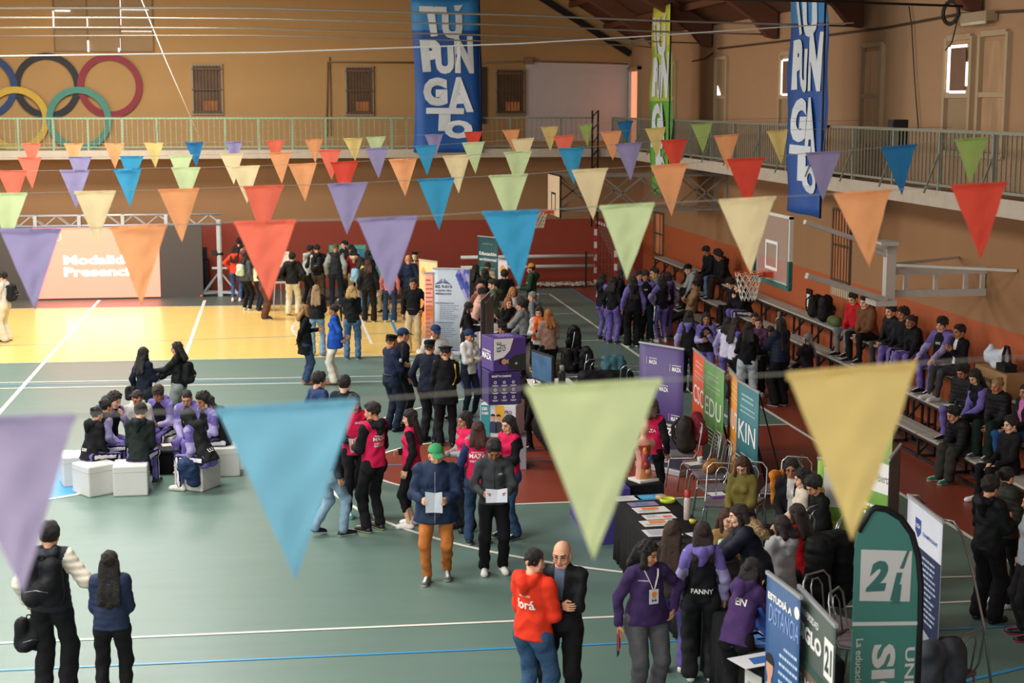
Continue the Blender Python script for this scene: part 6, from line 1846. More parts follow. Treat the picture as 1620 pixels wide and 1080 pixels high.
# white sign hanging on the leaflet table
p = onz(1172, 1052, .5); r = thing('table_notice', 'white printed notice hanging on the front of the leaflet table', 'notice', (TX + .04 - .43, q0.y - 5.9, .3), -pi / 2 + .3); m = MB(); m.box((0, 0, .18), (.26, .006, .36)); m.build('paper', C_('#c9cac4'), r); S_ = Sheet(.26, .36); S_.lines(.2, .85, .7, 5, .08, C_('#6a6a70'), seed=2); o = S_.build('notice_print', r); o.location = (0, -.004, 0)
p = onz(1215, 998, .76); m = MB(); m.box((p.x, p.y, .88), (.16, .3, .24)); tag(m.build('gift_bag', C_('#1c4a9c'), bevel=.01), 'blue paper bag standing behind the ESTUDIÁ banner', 'bag')
# ================================================================ everybody in the hall
P = person
BK, LV, PU, NV = '#17171b', '#9a92bd', '#6a5ea2', '#1c2740'
DFS = dict(top=BK, sleeve=LV, yoke=PU, hood=PU)          # school hoodie: black body, lavender sleeves
DFK = dict(top=BK, sleeve=LV, yoke=PU, hood=BK)
LP = dict(pants=PU, stripe=(BK, '#d8d6e0'))
GS = 'students in black and lavender school hoodies'
M = 1.72; F_ = 1.62


def hd(px, py, h, **k): return at_head(px, py, h, k.get('drop', 0), k.get('z0', 0))


# ---- bottom left pair
I1 = P(*hd(76, 823, 1.76), 1.76, 12, 'young man in black quilted vest and cream sleeves, arm around the long-haired girl', top='#23262c', sleeve='#d8d0c0', quilt=.008, bulk=.012, hood='#23262c', leg='wide', near=2, arms=('side2', (.40, .22, -.36)), hands=('fist', 'flat'), hair='thick', look=-12, kind='shell')
I2 = P(*hd(172, 868, 1.58), 1.58, 2, 'girl in navy quilted jacket with long black hair, seen from behind', fem=True, top='#26304a', quilt=.006, kind='shell', bulk=.012, hem=-.04, near=2, hair='long', hlen=.42, arms=('fold', 'fold'), nod=15, leg='straight')
# ---- two girls with backpacks beyond the white cubes
I3 = P(*hd(226, 547, 1.62), 1.62, 40, 'girl in dark navy hoodie with long wavy hair behind the cube seats', fem=True, top='#141a28', near=1, hair='wavy', hlen=.34, arms=('side', 'phone'), leg='wide', pants='#20242c')
I4 = P(*hd(281, 538, 1.66), 1.66, 285, 'girl in black shell jacket and grey trousers with a backpack, facing left', fem=True, top='#141416', kind='shell', near=1, hair='long', hlen=.22, arms=('reach', 'reachd'), leg='wide', pants='#7e8482', bulk=.01, glasses=True)
# ---- group on the white cubes
sit = dict(pose='sit', seat=.46, near=1, group=None)
CUBES = []


def cube_sitter(px, py, face, label, drop=.43, rot=0.0, cube=True, h=1.70, **k):
    x, y = at_head(px, py, h, drop + (.06 if k.get('lean', 0) > 15 else 0))
    le = math.radians(k.get('lean', 0)); a = -math.radians(face); off = .62 * math.sin(le)
    x, y = x + math.sin(a) * off, y - math.cos(a) * off
    I = P(x, y, h, face, label, pose='sit', seat=.46, near=1, **k)
    if cube: CUBES.append((x - math.sin(a) * -.0, y - math.cos(a) * .02, a + rot))
    return I


cube_sitter(153, 650, 50, 'girl with hair bun at the left end of the cube seats', fem=True, top=BK, sleeve='#17171b', hood=BK, hair='bun', lean=14, arms=('lap', 'lap'), h=1.6, print_=('SOFI', 0, .06, .05), **LP)
cube_sitter(168, 640, 55, 'girl in black hoodie lettered BIANNI, on the second cube from the left', fem=True, top=BK, sleeve=LV, hood=BK, hair='bun', lean=16, nod=0, arms=('lap', 'lap'), h=1.66, print_=('BIANNI', 0, .06, .05), rot=.5, **LP)
cube_sitter(180, 621, 130, 'curly-haired boy resting his chin on his hand in the cube circle', hair='curly', haircol='#2a1c14', arms=('chin', 'lap'), nod=20, lean=15, **DFK, **LP)
cube_sitter(172, 636, 110, 'figure with dark grey hood up in the cube circle', top='#3b4248', hood='#3b4248', hoodup=True, lean=20, arms=('lap', 'lap'), h=1.6, cube=False)
cube_sitter(217, 618, 175, 'boy in light grey open hoodie looking down in the cube circle', top='#b9b7b2', hood='#b9b7b2', shirt='#1b1b1f', hair='crop', haircol='#2a1f1a', nod=30, lean=14, arms=('lap', 'lapclasp'), pants='#2b3f5c')
cube_sitter(251, 616, 205, 'brown-haired boy holding a mate gourd in the cube circle', hair='fringe', haircol='#3a2a1e', nod=25, lean=16, arms=('phone', 'lap'), hands=('grip', 'relax'), **DFS, **LP)
cube_sitter(296, 618, 190, 'boy with cropped hair looking down at the back right of the cube circle', hair='crop', haircol='#2b211b', nod=30, lean=12, arms=('lap', 'lap'), **DFS, **LP)
cube_sitter(323, 622, 235, 'curly dark-haired boy at the back right end of the cube circle', hair='curly', nod=20, lean=12, arms=('lap', 'lap'), **DFK, **LP)
cube_sitter(331, 636, 265, 'girl with straight dark hair drinking mate on the right-hand cube', fem=True, hair='bob', nod=28, lean=18, arms=('phone', 'phone'), hands=('grip', 'grip'), h=1.62, rot=.1, **DFK, **LP)
I_hood = cube_sitter(299, 649, 305, 'student with black hood up on the front right cube, lavender sleeves', top='#1d1f1f', sleeve=LV, yoke=PU, hood='#1d1f1f', hoodup=True, lean=30, nod=25, arms=('lap', 'lap'), rot=.4, print_=('LUL', 0, .06, .06), shoe='#d8d2c6', **LP)
cube_sitter(222, 646, 12, 'boy in plain black hoodie with his back turned on the front middle cube', top='#1b2422', hood='#1b2422', hair='thick', lean=16, nod=22, arms=('lap', 'lap'), shoe='#15151a', rot=-.2, **LP)

# ---- far left zone
fk_ = dict(near=0)
P(*hd(5, 428, 1.74), 1.74, 285, 'young man in pale sweater and cream trousers cut by the left picture edge', top='#c9c6bf', sleeve='#c9c6bf', hair='thick', pants='#cfc6b2', leg='wide', arms=('phone', 'phone'), kind='knit')
P(*at_feet(374, 477), 1.66, 15, 'woman in orange-red hoodie with long curly hair by the screen tower', fem=True, top='#d8452a', hood='#d8452a', hair='curlylong', haircol='#2c1512', hlen=.34, pants='#3c5a80', arms=('hip', 'phone'), shoe='#e8c8c0')
P(*at_feet(382, 470), 1.80, 60, 'tall person with black hair behind the woman in orange-red hoodie', top=BK, hair='thick', arms=('side', 'phone'))
P(*at_feet(391, 491), 1.66, 55, 'woman in dark grey jacket and black trousers wearing a pale green bag', fem=True, top='#45484c', kind='shell', bulk=.012, wide=1.12, hair='long', hlen=.22, arms=('side', 'side'), shoe='#b9b6b0')
P(*at_feet(386, 475), 1.72, 75, 'young man with glasses behind the dark grey jacket', top='#6a4a58', hair='short', glasses=True)
P(*at_feet(409, 492), 1.68, 70, 'person in cream jacket half hidden by the red pennant', fem=True, top='#d9cfa8', kind='shell', bulk=.015, hair='long', pants='#1c2230')
P(*at_feet(418, 505), 1.72, 80, 'person in wide brown trousers under the tip of the red pennant', top='#3a3030', pants='#5a3a2a', leg='wide', shoe='#17171b')
P(*at_feet(464, 499), 1.74, 10, 'boy in black jacket and cream trousers in front of the poster easel', top='#1b1b1e', hood='#1b1b1e', kind='shell', bulk=.018, pants='#d9cdb0', leg='wide', hair='thick', arms=('pocket', 'pocket'))
P(*at_feet(486, 485), 1.78, 55, 'boy in light grey hoodie leaning over beside the black jacket', top='#a9aaa6', hood='#a9aaa6', pants='#17171b', lean=12, arms=('hold', 'hold'))
P(*at_feet(503, 485), 1.80, 5, 'boy in black hoodie wearing a black backpack with a white print', top='#1c1d22', hood='#1c1d22', pants='#4e463e', leg='wide', wide=1.1, nod=20)
P(*at_feet(532, 486), 1.84, 8, 'grey-haired man in black vest with grey sleeves looking at the display', top='#1f2226', sleeve='#8e938f', kind='shell', bulk=.01, pants='#1f2836', leg='straight', haircol='#5a5450', hair='crop', lean=8, nod=25)
P(*hd(546, 379, 1.80), 1.80, 235, 'bearded young man standing behind the blue and green display boards', top=BK, hair='short', beard='#15100d')
P(*hd(556, 386, 1.72), 1.72, 190, 'boy with glasses and a fringe behind the display boards', top='#1b1b20', hair='fringe', glasses=True)
P(*at_feet(561, 482), 1.68, 5, 'girl in dark red jacket with cream hood at the display', fem=True, top='#7c1f28', hood='#d6c3a0', hair='long', hlen=.1, haircol='#1c1210', pants='#c9b48a', leg='straight')
P(*at_feet(583, 490), 1.70, 350, 'dark-haired person facing the display behind the long brown hair', fem=True, top='#22242c', hair='long', hlen=.15)
P(*at_feet(572, 500), 1.64, 65, 'girl with dark fringe and light blue backpack, facing right', fem=True, top='#b6b06a', hair='long', hlen=.28, pants='#4a6a8c', leg='wide', arms=('phone', 'phone'))
P(*at_feet(584, 509), 1.68, 8, 'girl with long reddish brown hair in black jacket and dark trousers', fem=True, top=BK, kind='shell', bulk=.02, hair='long', haircol='#4a2a1e', hlen=.22, pants='#1f1a18', leg='flare', wide=1.08)
P(*at_feet(617, 509), 1.68, 10, 'person in flared jeans and pink top under the tip of the lilac pennant', fem=True, top='#c77a78', hair='long', pants='#2b3f5c', leg='flare')
P(*at_feet(608, 494), 1.66, 200, 'person in pale trousers behind the flared jeans', top='#3a6a52', pants='#c9c4b6', hair='short')
P(*hd(646, 401, 1.80), 1.80, 5, 'bald man in navy jacket with his back turned, beside the skeleton', top='#1d2a44', kind='shell', bulk=.01, hair='bald', pants='#20242e')
P(*at_feet(655, 557), 1.76, 195, 'young man in black turtleneck and beige trousers with hand in pocket', top='#141416', collar=True, pants='#c4ab84', leg='straight', hair='short', arms=('pocket', 'side'), shoe='#e6e2da', belt='#2a1a12', near=1, look=-8)
P(*at_feet(484, 607), 1.66, 78, 'woman with curly blonde hair in long black blazer and dark jeans', fem=True, top='#151517', hem=-.28, pants='#2b3f5c', leg='straight', hair='curlylong', haircol='#a67a4a', hlen=.16, arms=('phone', 'back'), shoe='#8a5632', sole='#6a3c22', near=1, nod=0)
P(*at_feet(502, 563), 1.66, 8, 'girl with long blonde streaked hair, black puffer jacket and light jeans', fem=True, top='#161618', kind='shell', quilt=.007, bulk=.02, hem=-.03, hair='long', haircol='#a88862', hlen=.34, pants='#7d98ad', leg='flare', arms=('fold', 'fold'), near=1)
P(*at_feet(531, 607), 1.68, 283, 'woman in bright blue blazer and white trousers with a beige handbag', fem=True, top='#1f4fa8', hem=-.16, pants='#dcd6c6', leg='flare', hair='pony', hlen=.28, arms=('back', 'side'), shoe='#8a5632', sole='#6a3c22', near=1, wide=1.08)
P(*at_feet(558, 568), 1.68, 4, 'woman with curly blonde hair in black hoodie and blue jeans, back turned', fem=True, top='#18181a', hood='#18181a', hair='curlylong', haircol='#c09a5c', hlen=.12, pants='#4a6a8c', leg='straight', arms=('fold', 'fold'), near=1, wide=1.08)

# ---- police group
I = P(*at_feet(620, 681), 1.74, 62, 'police officer in navy overalls and black beret, arms crossed, leftmost of the uniforms', top='#1e2840', pants='#1c2436', leg='straight', cap='beret', capcol='#121214', hair='crop', arms=('crossed', 'crossed'), shoe='#141416', sole='#141416', belt='#0d0d10', near=1); badge(I, -1); badge(I, 1)
I = P(*at_feet(638, 672), 1.78, 75, 'officer in dark jacket and navy baseball cap behind the crossed arms', top='#191c24', pants='#16181e', leg='straight', cap='cap', capcol='#22355c', hair='crop', shoe='#141416', sole='#141416', near=1)
I = P(*at_feet(680, 700), 1.80, 40, 'stout officer in black beret and navy fleece, hand on his belt', top='#171d2c', pants='#14171e', leg='straight', cap='beret', capcol='#121214', hair='crop', wide=1.18, arms=('side2', 'hip'), look=-25, shoe='#141416', sole='#141416', belt='#0d0d10', near=1, nod=2); badge(I, -1, '#c8d4de', .04)
I = P(*at_feet(690, 662), 1.76, 175, 'cadet in white jacket with gold badge and navy cap behind the berets', top='#c9c9c4', side='#1d2436', pants='#1a2234', cap='cap', capcol='#22355c', hair='crop', arms=('side2', 'side2'), collar=True, near=1)
I = P(*at_feet(706, 706), 1.74, 0, 'officer in black dress uniform with gold belt and braid, back turned', collar=True, top='#141518', hem=-.2, pants='#15171c', leg='straight', cap='peaked', capcol='#16171a', hair='crop', arms=('phone', 'phone'), belt='#c9a24a', shoe='#101012', sole='#101012', near=1)
OFF = I
I = P(*at_feet(742, 662), 1.68, 145, 'cadet woman in white jacket and navy cap, arms crossed', fem=True, top='#cfcfca', side='#1d2436', pants='#1a2234', cap='cap', capcol='#22355c', hair='pony', hlen=.1, arms=('crossed', 'crossed'), collar=True, near=1, shoe='#4a5560')
P(*hd(739, 476, 1.68), 1.68, 100, 'girl in long black coat looking at a phone in front of the white banner', fem=True, top='#141416', hem=-.45, hair='long', hlen=.42, arms=('phone', 'phone'), hands=('grip', 'grip'), nod=30, near=1)

# ---- crowd around the tables in the middle
P(*hd(752, 417, 1.66), 1.66, 60, 'long-haired dark figure left of the teal banner', fem=True, top='#18181a', hair='long', hlen=.3)
P(*hd(772, 413, 1.70), 1.70, 200, 'woman in cream uniform shirt bending towards the table, under the teal banner', fem=True, top='#c9b48e', hair='pony', haircol='#2a1a12', hlen=.25, nod=28, arms=('phone', 'phone'))
P(*hd(767, 423, 1.68), 1.68, 350, 'person in black puffer with long dark hair before the cream shirt', fem=True, top='#141416', quilt=.008, bulk=.03, kind='shell', hair='long', hlen=.2, hood=BK)
P(*hd(781, 439, 1.78), 1.78, 275, 'dark-haired man in olive green parka facing left at the table', top='#4c5a44', hood='#4c5a44', kind='shell', bulk=.015, hair='short', haircol='#1d1713', arms=('phone', 'reachd'), nod=15, near=1)
P(*hd(757, 445, 1.66), 1.66, 160, 'person in pink hood behind the curly-haired one', top='#c08a7c', hood='#c08a7c', hoodup=True, lean=14)
P(*hd(751, 452, 1.62), 1.62, 95, 'curly dark-haired person in pink top reaching over the table', fem=True, top='#d8a898', sleeve='#d8a898', hair='curly', lean=18, nod=25, arms=('reach', 'reachd'))
P(*hd(798, 425, 1.68), 1.68, 0, 'woman with curly dark hair and wide black top, back turned', fem=True, top='#121214', hair='curly', haircol='#241712', wide=1.2)
P(*hd(841, 415, 1.76), 1.76, 280, 'man in dark green hoodie and orange cap facing left', top='#26402f', hood='#26402f', stripe=None, cap='cap', capcol='#c88a3e', hair='short', beard='#15100d', arms=('hold', 'hold'), wide=1.08, print_=('lion', .02, .3, .07, '#c9c08a', False))
P(*hd(811, 452, 1.64), 1.64, 165, 'woman with straight blonde hair behind the one with glasses', fem=True, top='#c9c6c0', hair='long', haircol='#b07c40', hlen=.2)
P(*hd(804, 468, 1.66), 1.66, 165, 'woman with strawberry blonde hair, glasses and black top', fem=True, top='#17171a', hair='long', haircol='#9c6238', hlen=.22, glasses=True, near=1, arms=('fold', 'fold'))
P(*hd(824, 467, 1.68), 1.68, 285, 'woman in brown jacket with dark hair facing left', fem=True, top='#6b4a2e', hair='long', haircol='#21140f', hlen=.2, arms=('reachd', 'phone'))
P(*hd(833, 471, 1.72), 1.72, 305, 'man in grey sweater reaching across the table of trays', top='#7d8284', hair='thick', arms=('reach', 'reachd'), lean=10, near=1, kind='knit')
P(*hd(843, 459, 1.62), 1.62, 290, 'grey-haired woman in grey hoodie at the far side of the table group', fem=True, top='#6a6e72', hood='#6a6e72', hair='pony', haircol='#8a8884', hlen=.16)
P(*hd(853, 483, 1.62), 1.62, 200, 'woman in white top with a bright orange scarf', fem=True, top='#cfc9c4', hair='bob', haircol='#2a1c16', scarf='#e8702e', arms=('phone', 'phone'), hands=('grip', 'grip'), near=1)
P(*hd(868, 487, 1.66), 1.66, 350, 'woman with long ginger hair and dusty pink blouse, back turned', fem=True, top='#a07e6e', hair='longthin', haircol='#b87434', hlen=.26, arms=('hold', 'hold'), near=1, wide=1.1)
P(*hd(790, 502, 1.66), 1.66, 170, 'person in black cap and dark jacket bending behind the purple cubes', top='#16181c', cap='cap', capcol='#1a1c20', hair='short', lean=20, nod=20, arms=('reach', 'reachd'), near=1)
P(*hd(836, 566, 1.55), 1.55, 250, 'dark-haired person stooping over the white table beside the monitor', top='#2a2226', lean=35, nod=30, hair='thick', arms=('reachd', 'reachd'), near=1)

# ---- pink bibs
PK = '#cf1f50'
P(*hd(503, 586, 1.74), 1.74, 60, 'boy with tousled black hair and navy jacket above the blue pennant', top='#22355c', hair='thick', kind='shell', near=1)
P(*at_feet(520, 848), 1.70, 60, 'person in light blue jeans behind the tip of the blue pennant', top='#3a4650', pants='#7d98ad', leg='straight', shoe='#17171b', stride=.15, near=1)
P(*at_feet(547, 773), 1.74, 20, 'dark-haired person in black behind the pink bibs', top='#16222c', hair='thick', leg='wide', near=1)
P(*at_feet(562, 815), 1.76, 165, 'boy in pink bib facing the camera with turquoise trainers', top=PK, sleeve=BK, bib=True, hair='short', arms=('hold', 'hold'), near=1, shoe='#5ab4c4', look=15, print_=('MAZA', .04, .38, .03, '#f0e6e8', False))
IB = P(*at_feet(593, 840), 1.80, 322, 'tall boy in pink bib lettered MAZA over a black hoodie, back turned', top=PK, sleeve=BK, bib=True, hood=BK, hair='short', haircol='#241a14', arms=('hold', 'hold'), leg='straight', near=2, shoe='#1c1c1c', sole='#d8cf90', look=-20, print_=[('UNIVERSIDAD', 0, .345, .018), ('MAZA', 0, .305, .05), ('INSPECCIÓN', 0, .25, .026), ('INTERIOR', 0, .215, .026)])
P(*at_feet(652, 833), 1.66, 285, 'girl in pink bib and cropped black leggings facing left with white trainers', fem=True, top=PK, sleeve=BK, bib=True, hair='long', haircol='#1d120f', hlen=.36, shoe='#e0dedb', leg='capri', arms=('side', 'fold'), near=2, wide=1.06)
P(*at_feet(738, 838), 1.66, 250, 'girl in pink bib over grey sleeves with very long black hair', fem=True, top=PK, sleeve='#8a8f92', collar=True, bib=True, hair='long', hlen=.44, leg='wide', arms=('fold', 'hold'), near=1, shoe='#1a1a1c', sole='#1a1a1c')
P(*at_feet(757, 860), 1.66, 12, 'girl in pink bib lettered MAZA with reddish hair, back turned', fem=True, top=PK, sleeve='#1f3054', bib=True, hair='long', haircol='#4a231a', hlen=.2, pants='#2b3f5c', leg='straight', near=1, print_=[('UNIVERSIDAD', 0, .36, .02), ('MAZA', 0, .31, .06), ('INSPECCIÓN', 0, .24, .035)])
P(*at_feet(806, 850), 1.68, 235, 'girl in pink bib and black sleeves beside the purple cubes', fem=True, top=PK, sleeve=BK, bib=True, hair='long', hlen=.34, pants='#34506f', leg='flare', arms=('fold', 'side'), near=1)
P(*at_feet(691, 917), 1.73, 190, 'heavy man in navy parka, green cap and orange trousers holding a paper', zip_=True, pockets=True, top='#1f2d48', hood='#1f2d48', kind='shell', bulk=.02, hem=-.17, pants='#b06a34', leg='slim', shoe='#5a5e62', near=3, arms=('read', 'read'), hands=('grip', 'grip'), wide=1.24, cap='cap', capcol='#3f9460', hair='crop', beard='#2a1c14', stride=.11, nod=12, look=-15)
CAPMAN = _N[0]
P(*at_feet(781, 905), 1.70, 182, 'boy in charcoal zip hoodie and black trousers reading a sheet of paper', zip_='#2a2c2e', top='#3c3f42', hood='#3c3f42', pants='#131316', hair='thick', near=3, shoe='#dcd8d0', nod=38, arms=('read', 'read'), hands=('grip', 'grip'), hem=-.04, leg='straight', wide=1.05, print_=('chile', .075, .35, .022, '#e8e6e2', False))

# ---- bottom centre
P(*hd(844, 863, 1.72), 1.72, 48, 'young man in orange-red hoodie and jeans seen from behind', top='#d8361e', hood='#d8361e', pants='#34506f', leg='straight', hair='crop', near=3, arms=('hold', 'hold'), hands=('grip', 'grip'), hem=-.07, wide=1.16, print_=[('forá', 0, .27, .09), ('SECRETARÍA', .0, .35, .02)])
P(*hd(890, 850, 1.74), 1.74, 205, 'bald man with glasses and black zip jacket, arms crossed', top='#1a1b1d', kind='shell', collar=True, shirt='#5a6a80', hair='bald', glasses='light', near=3, wide=1.14, arms=('crossed', 'crossed'), skin='#d8a080', leg='straight', pants='#161618')
W1 = P(*hd(1024, 852, 1.64), 1.64, 165, 'woman with curly black hair, purple sweatshirt and white lanyard', fem=True, top='#3a2952', near=3, hair='curlylong', hlen=.16, arms=('hip', 'side'), pants='#56565a', leg='straight', wide=1.34, look=-28, hem=-.06)
P(*hd(1064, 820, 1.60), 1.60, 25, 'girl with very long brown streaked hair behind the woman with lanyard', fem=True, top='#3a3234', hair='long', haircol='#3f2a1c', hlen=.5, near=2, pants=PU, leg='straight', shoe='#e8e6e2')
P(*hd(1112, 822, 1.66), 1.66, 12, 'girl in black and lavender hoodie lettered ANNY, back turned', fem=True, near=3, hair='long', haircol='#2a1512', hlen=.26, leg='wide', pants='#222225', shoe='#e8e6e2', hem=-.06, print_=('FANNY', 0, .07, .05), **DFS)
P(*hd(1172, 880, 1.60), 1.60, 50, 'girl in purple hoodie with long black hair leaning over the leaflet table', fem=True, near=3, top='#46305e', hood='#46305e', hair='long', hlen=.46, lean=22, nod=30, arms=('reachd', 'reachd'), leg='wide', hem=-.08, glasses=True, print_=('EN', .03, .32, .07))

# ---- right booth, seated and standing
def seated(px, py, face, label, seat=.45, drop=.42, h=1.68, z0=0, near=1, **k):
    le = math.radians(k.get('lean', 0)); drop += .6 * (1 - math.cos(le)) + (.02 if le else 0)
    x, y = at_head(px, py, h, drop - (seat - .45), z0)
    a = -math.radians(face); off = .62 * math.sin(le); x, y = x + math.sin(a) * off, y - math.cos(a) * off
    return P(x, y, h, face, label, pose='sit', seat=seat, near=near, z0=z0, **k)


SW = seated(1176, 723, 215, 'woman with brown fringe and olive sweater writing in her lap', fem=True, top='#6e6430', hair='long', haircol='#4a2a1a', hlen=.2, nod=32, arms=('lap', 'lap'), pants='#2b3f5c', glasses=True, leg='flare', near=2)
seated(1253, 728, 205, 'seated woman with glasses, dark wavy hair and a white badge', fem=True, top='#17171b', shirt='#c9c6c4', hair='wavy', hlen=.2, glasses=True, arms=('lap', 'lap'))
seated(1272, 744, 275, 'seated woman in cream top with dark curls tied up', fem=True, top='#cbbfae', hair='curlylong', hlen=.16, haircol='#1c120e', arms=('lap', 'lap'))
seated(1292, 757, 262, 'seated young man in black sweater looking down', top='#131315', hair='thick', nod=35, arms=('lap', 'lap'), near=2, lean=10)
P(*hd(1196, 789, 1.66), 1.66, 280, 'woman in navy coat with fur-trimmed hood gesturing over the table', fem=True, top='#141a28', kind='shell', bulk=.03, hem=-.2, hood='#b99a84', fur='#b59a72', hair='long', haircol='#2c1a13', hlen=.34, lean=20, arms=('reach', 'reachd'), hands=('flat', 'relax'), near=3)
FURW = _N[0]
seated(1150, 806, 170, 'seated woman in leopard print shirt partly hidden behind the navy coat', fem=True, top='#a08050', hair='long', haircol='#4a2a1e', hlen=.3, arms=('lap', 'lap'), near=1)
seated(1262, 802, 330, 'seated woman in bright red sweater with long dark hair', fem=True, top='#a8151c', hair='long', haircol='#2a1a16', hlen=.26, lean=12, arms=('lap', 'lap'), near=2, kind='knit')
seated(1238, 818, 335, 'seated girl in light grey hooded jacket with dark hair', fem=True, top='#a8a8a8', hood='#a8a8a8', kind='shell', bulk=.02, hair='long', haircol='#24171a', hlen=.12, arms=('lap', 'lap'), near=2)
P(*hd(1032, 628, 1.62), 1.62, 30, 'brown-haired woman in pink bib beside the anatomical torso', fem=True, top=PK, sleeve=BK, bib=True, hair='long', haircol='#4a3020', hlen=.14, near=1, print_=('MAZA', 0, .3, .05))

# ---- students by the goal, far right
P(*at_feet(952, 538), 1.66, 62, 'girl with lavender sleeves and lavender trousers, leftmost of the group by the goal', fem=True, hair='long', hlen=.3, arms=('hold', 'hold'), shoe='#1c1c20', **DFK, **LP)
P(*at_feet(969, 543), 1.64, 40, 'girl in black hoodie and lavender trousers with wavy hair, by the goal', fem=True, top=BK, sleeve=BK, hair='wavy', hlen=.26, pants='#6a5aa8', leg='straight')
P(*at_feet(981, 532), 1.70, 95, 'girl in black top behind the wavy-haired one near the goal', fem=True, top='#141417', hair='long', hlen=.3, leg='wide')
P(*at_feet(1001, 549), 1.72, 5, 'girl in black hoodie and very wide black trousers, back turned', fem=True, hair='long', hlen=.42, leg='wide', top=BK, sleeve=PU, yoke=PU, hood=BK, wide=1.08, pants='#111113')
P(*at_feet(1020, 540), 1.76, 185, 'boy with black fringe facing the camera in the group by the goal', hair='fringe', pants='#1c2a30', leg='wide', hem=-.05, print_=('DFS', 0, .32, .035, '#d8d6d2', False), **DFK)
P(*at_feet(1046, 542), 1.66, 350, 'girl with lavender sleeves and striped lavender trousers, back turned by the goal', fem=True, hair='long', hlen=.26, arms=('hip', 'hold'), **DFK, **LP)
P(*at_feet(1055, 536), 1.68, 345, 'girl with long black hair behind the striped lavender trousers', fem=True, hair='long', hlen=.44, **DFS, **LP)
P(*hd(1037, 422, 1.74), 1.74, 260, 'man with glasses in olive vest behind the school hoodies', top='#6b6a3a', sleeve='#5a6068', kind='shell', bulk=.02, hair='short', glasses=True)
P(*at_feet(1010, 532), 1.66, 170, 'dark-haired student hidden behind the pale green pennant tip', hair='thick', **DFS)

# ---- students beyond the row of banners
P(*at_feet(1088, 621), 1.68, 22, 'girl with straight hair and grey-lavender sleeve standing behind the purple banner', fem=True, hair='long', hlen=.2, leg='wide', arms=('side', 'fold'), near=1, **DFS)
P(*hd(1118, 492, 1.66), 1.66, 195, 'girl in DFS hoodie facing the camera with a snack in her hand', fem=True, hair='long', hlen=.24, arms=('chest', 'phone'), near=1, pants=PU, hem=-.04, print_=('DFS', 0, .33, .04, '#d8d6d2', False), **DFK)
P(*hd(1152, 499, 1.64), 1.64, 35, 'girl with dark hair and white-lavender sleeves left of the polo shirt', fem=True, hair='long', hlen=.2, top='#cfcbe0', sleeve=LV, pants=PU)
P(*hd(1164, 501, 1.66), 1.66, 75, 'girl in white and lavender polo shirt with long brown hair', fem=True, top='#c9c6d8', yoke='#5a4f9a', sleeve='#5a4f9a', armlen='short', hair='long', haircol='#2c1b14', hlen=.36, arms=('hold', 'hold'), near=1, leg='wide')
P(*hd(1184, 507, 1.66), 1.66, 15, 'girl in black sweater and pale grey wide jeans, back turned', fem=True, top='#121214', pants='#a9b4bb', leg='wide', hair='long', hlen=.26, arms=('hold', 'hold'), near=1, wide=1.05)
P(*hd(1201, 499, 1.60), 1.60, 205, 'woman in plum jacket holding a blue phone', fem=True, top='#5a3a56', hair='bun', haircol='#3a1c1a', arms=('phone', 'phone'), near=1)
P(*hd(1194, 492, 1.66), 1.66, 195, 'person with pale face behind the plum jacket', fem=True, top='#1a1a1e', hair='pony')
seated(1219, 519, 215, 'person in dark camouflage jacket bending over papers', fem=True, top='#3a3428', hair='long', haircol='#3a2218', hlen=.3, lean=25, nod=30, arms=('lap', 'lap'), pants='#2b3f5c', shoe='#c9c9b0')
P(*at_feet(1232, 642), 1.72, 330, 'girl in navy puffer with very long dark hair, holding papers', fem=True, top='#1c2438', kind='shell', quilt=.006, bulk=.02, hem=-.06, hair='long', haircol='#1d1210', hlen=.5, leg='wide', arms=('reachd', 'hold'), near=1, wide=1.12)
GW = seated(1279, 529, 275, 'woman with long grey hair talking on a phone, seated on the bench', fem=True, top='#2a2026', seat=.42, hair='long', haircol='#8c8e90', hlen=.34, arms=('ear', 'lap'), skin='#cf9c7c')
# ================================================================ what the first people sit on and carry
m_vinyl = mat('white_vinyl', '#c9c8c4', .45, var=.06, scale=3, bump=.15, bscale=14)
names = ['leftmost back white cube seat under the bun girl', 'white cube seat second from the left, corner towards the camera', 'white cube seat under the curly-haired boy, at the back', 'white cube seat under the grey open hoodie', 'white cube seat under the boy with the mate gourd', 'white cube seat under the cropped-hair boy',
         'white cube seat under the curly boy at the back right', 'white cube seat at the right end of the group, by the blue pennant', 'white cube seat in front with the navy puffer hanging on it', 'front middle white cube seat facing the camera square']
fixed = {0: (122, 742, .25), 1: (150, 757, .62), 7: (353, 728, .05), 8: (312, 749, -.55), 9: (207, 757, .02)}
for i, (x, y, a) in enumerate(CUBES):
    if i in fixed:
        px, py, rt = fixed[i]; q = onz(px, py - 0, .23); x, y, a = q.x, q.y + .10, rt
    m = MB(); m.box((0, 0, .2275), (.50, .50, .455)); r = thing('cube_seat', names[i], 'cube seat', (x, y, 0), a); m.build('seat_body', m_vinyl, r, bevel=.02)
    m = MB(); m.tube([(-.252, -.252, .36), (.252, -.252, .36), (.252, .252, .36), (-.252, .252, .36)], .004, 4, closed=True); m.build('seam', mat('seam_grey', '#a8a6a2'), r)
q = onz(262, 706, .40)
r = thing('low_table', 'low black table in the middle of the cube seats', 'table', (q.x, q.y, 0)); m = MB(); m.box((0, 0, .385), (.75, .6, .03)); m.build('tabletop', m_blk, r); m = MB(); m.box((0, 0, .19), (.6, .45, .37)); m.build('base', cloth('#101013'), r)
vessel('bottle', 'pale blue steel bottle on the low black table', 'bottle', 265, 694, .40, [(.038, 0), (.04, .01), (.04, .22), (.03, .25)], '#8ab4c0', ([(.03, .25), (.03, .29), (.01, .295)], '#c8ccd0'))
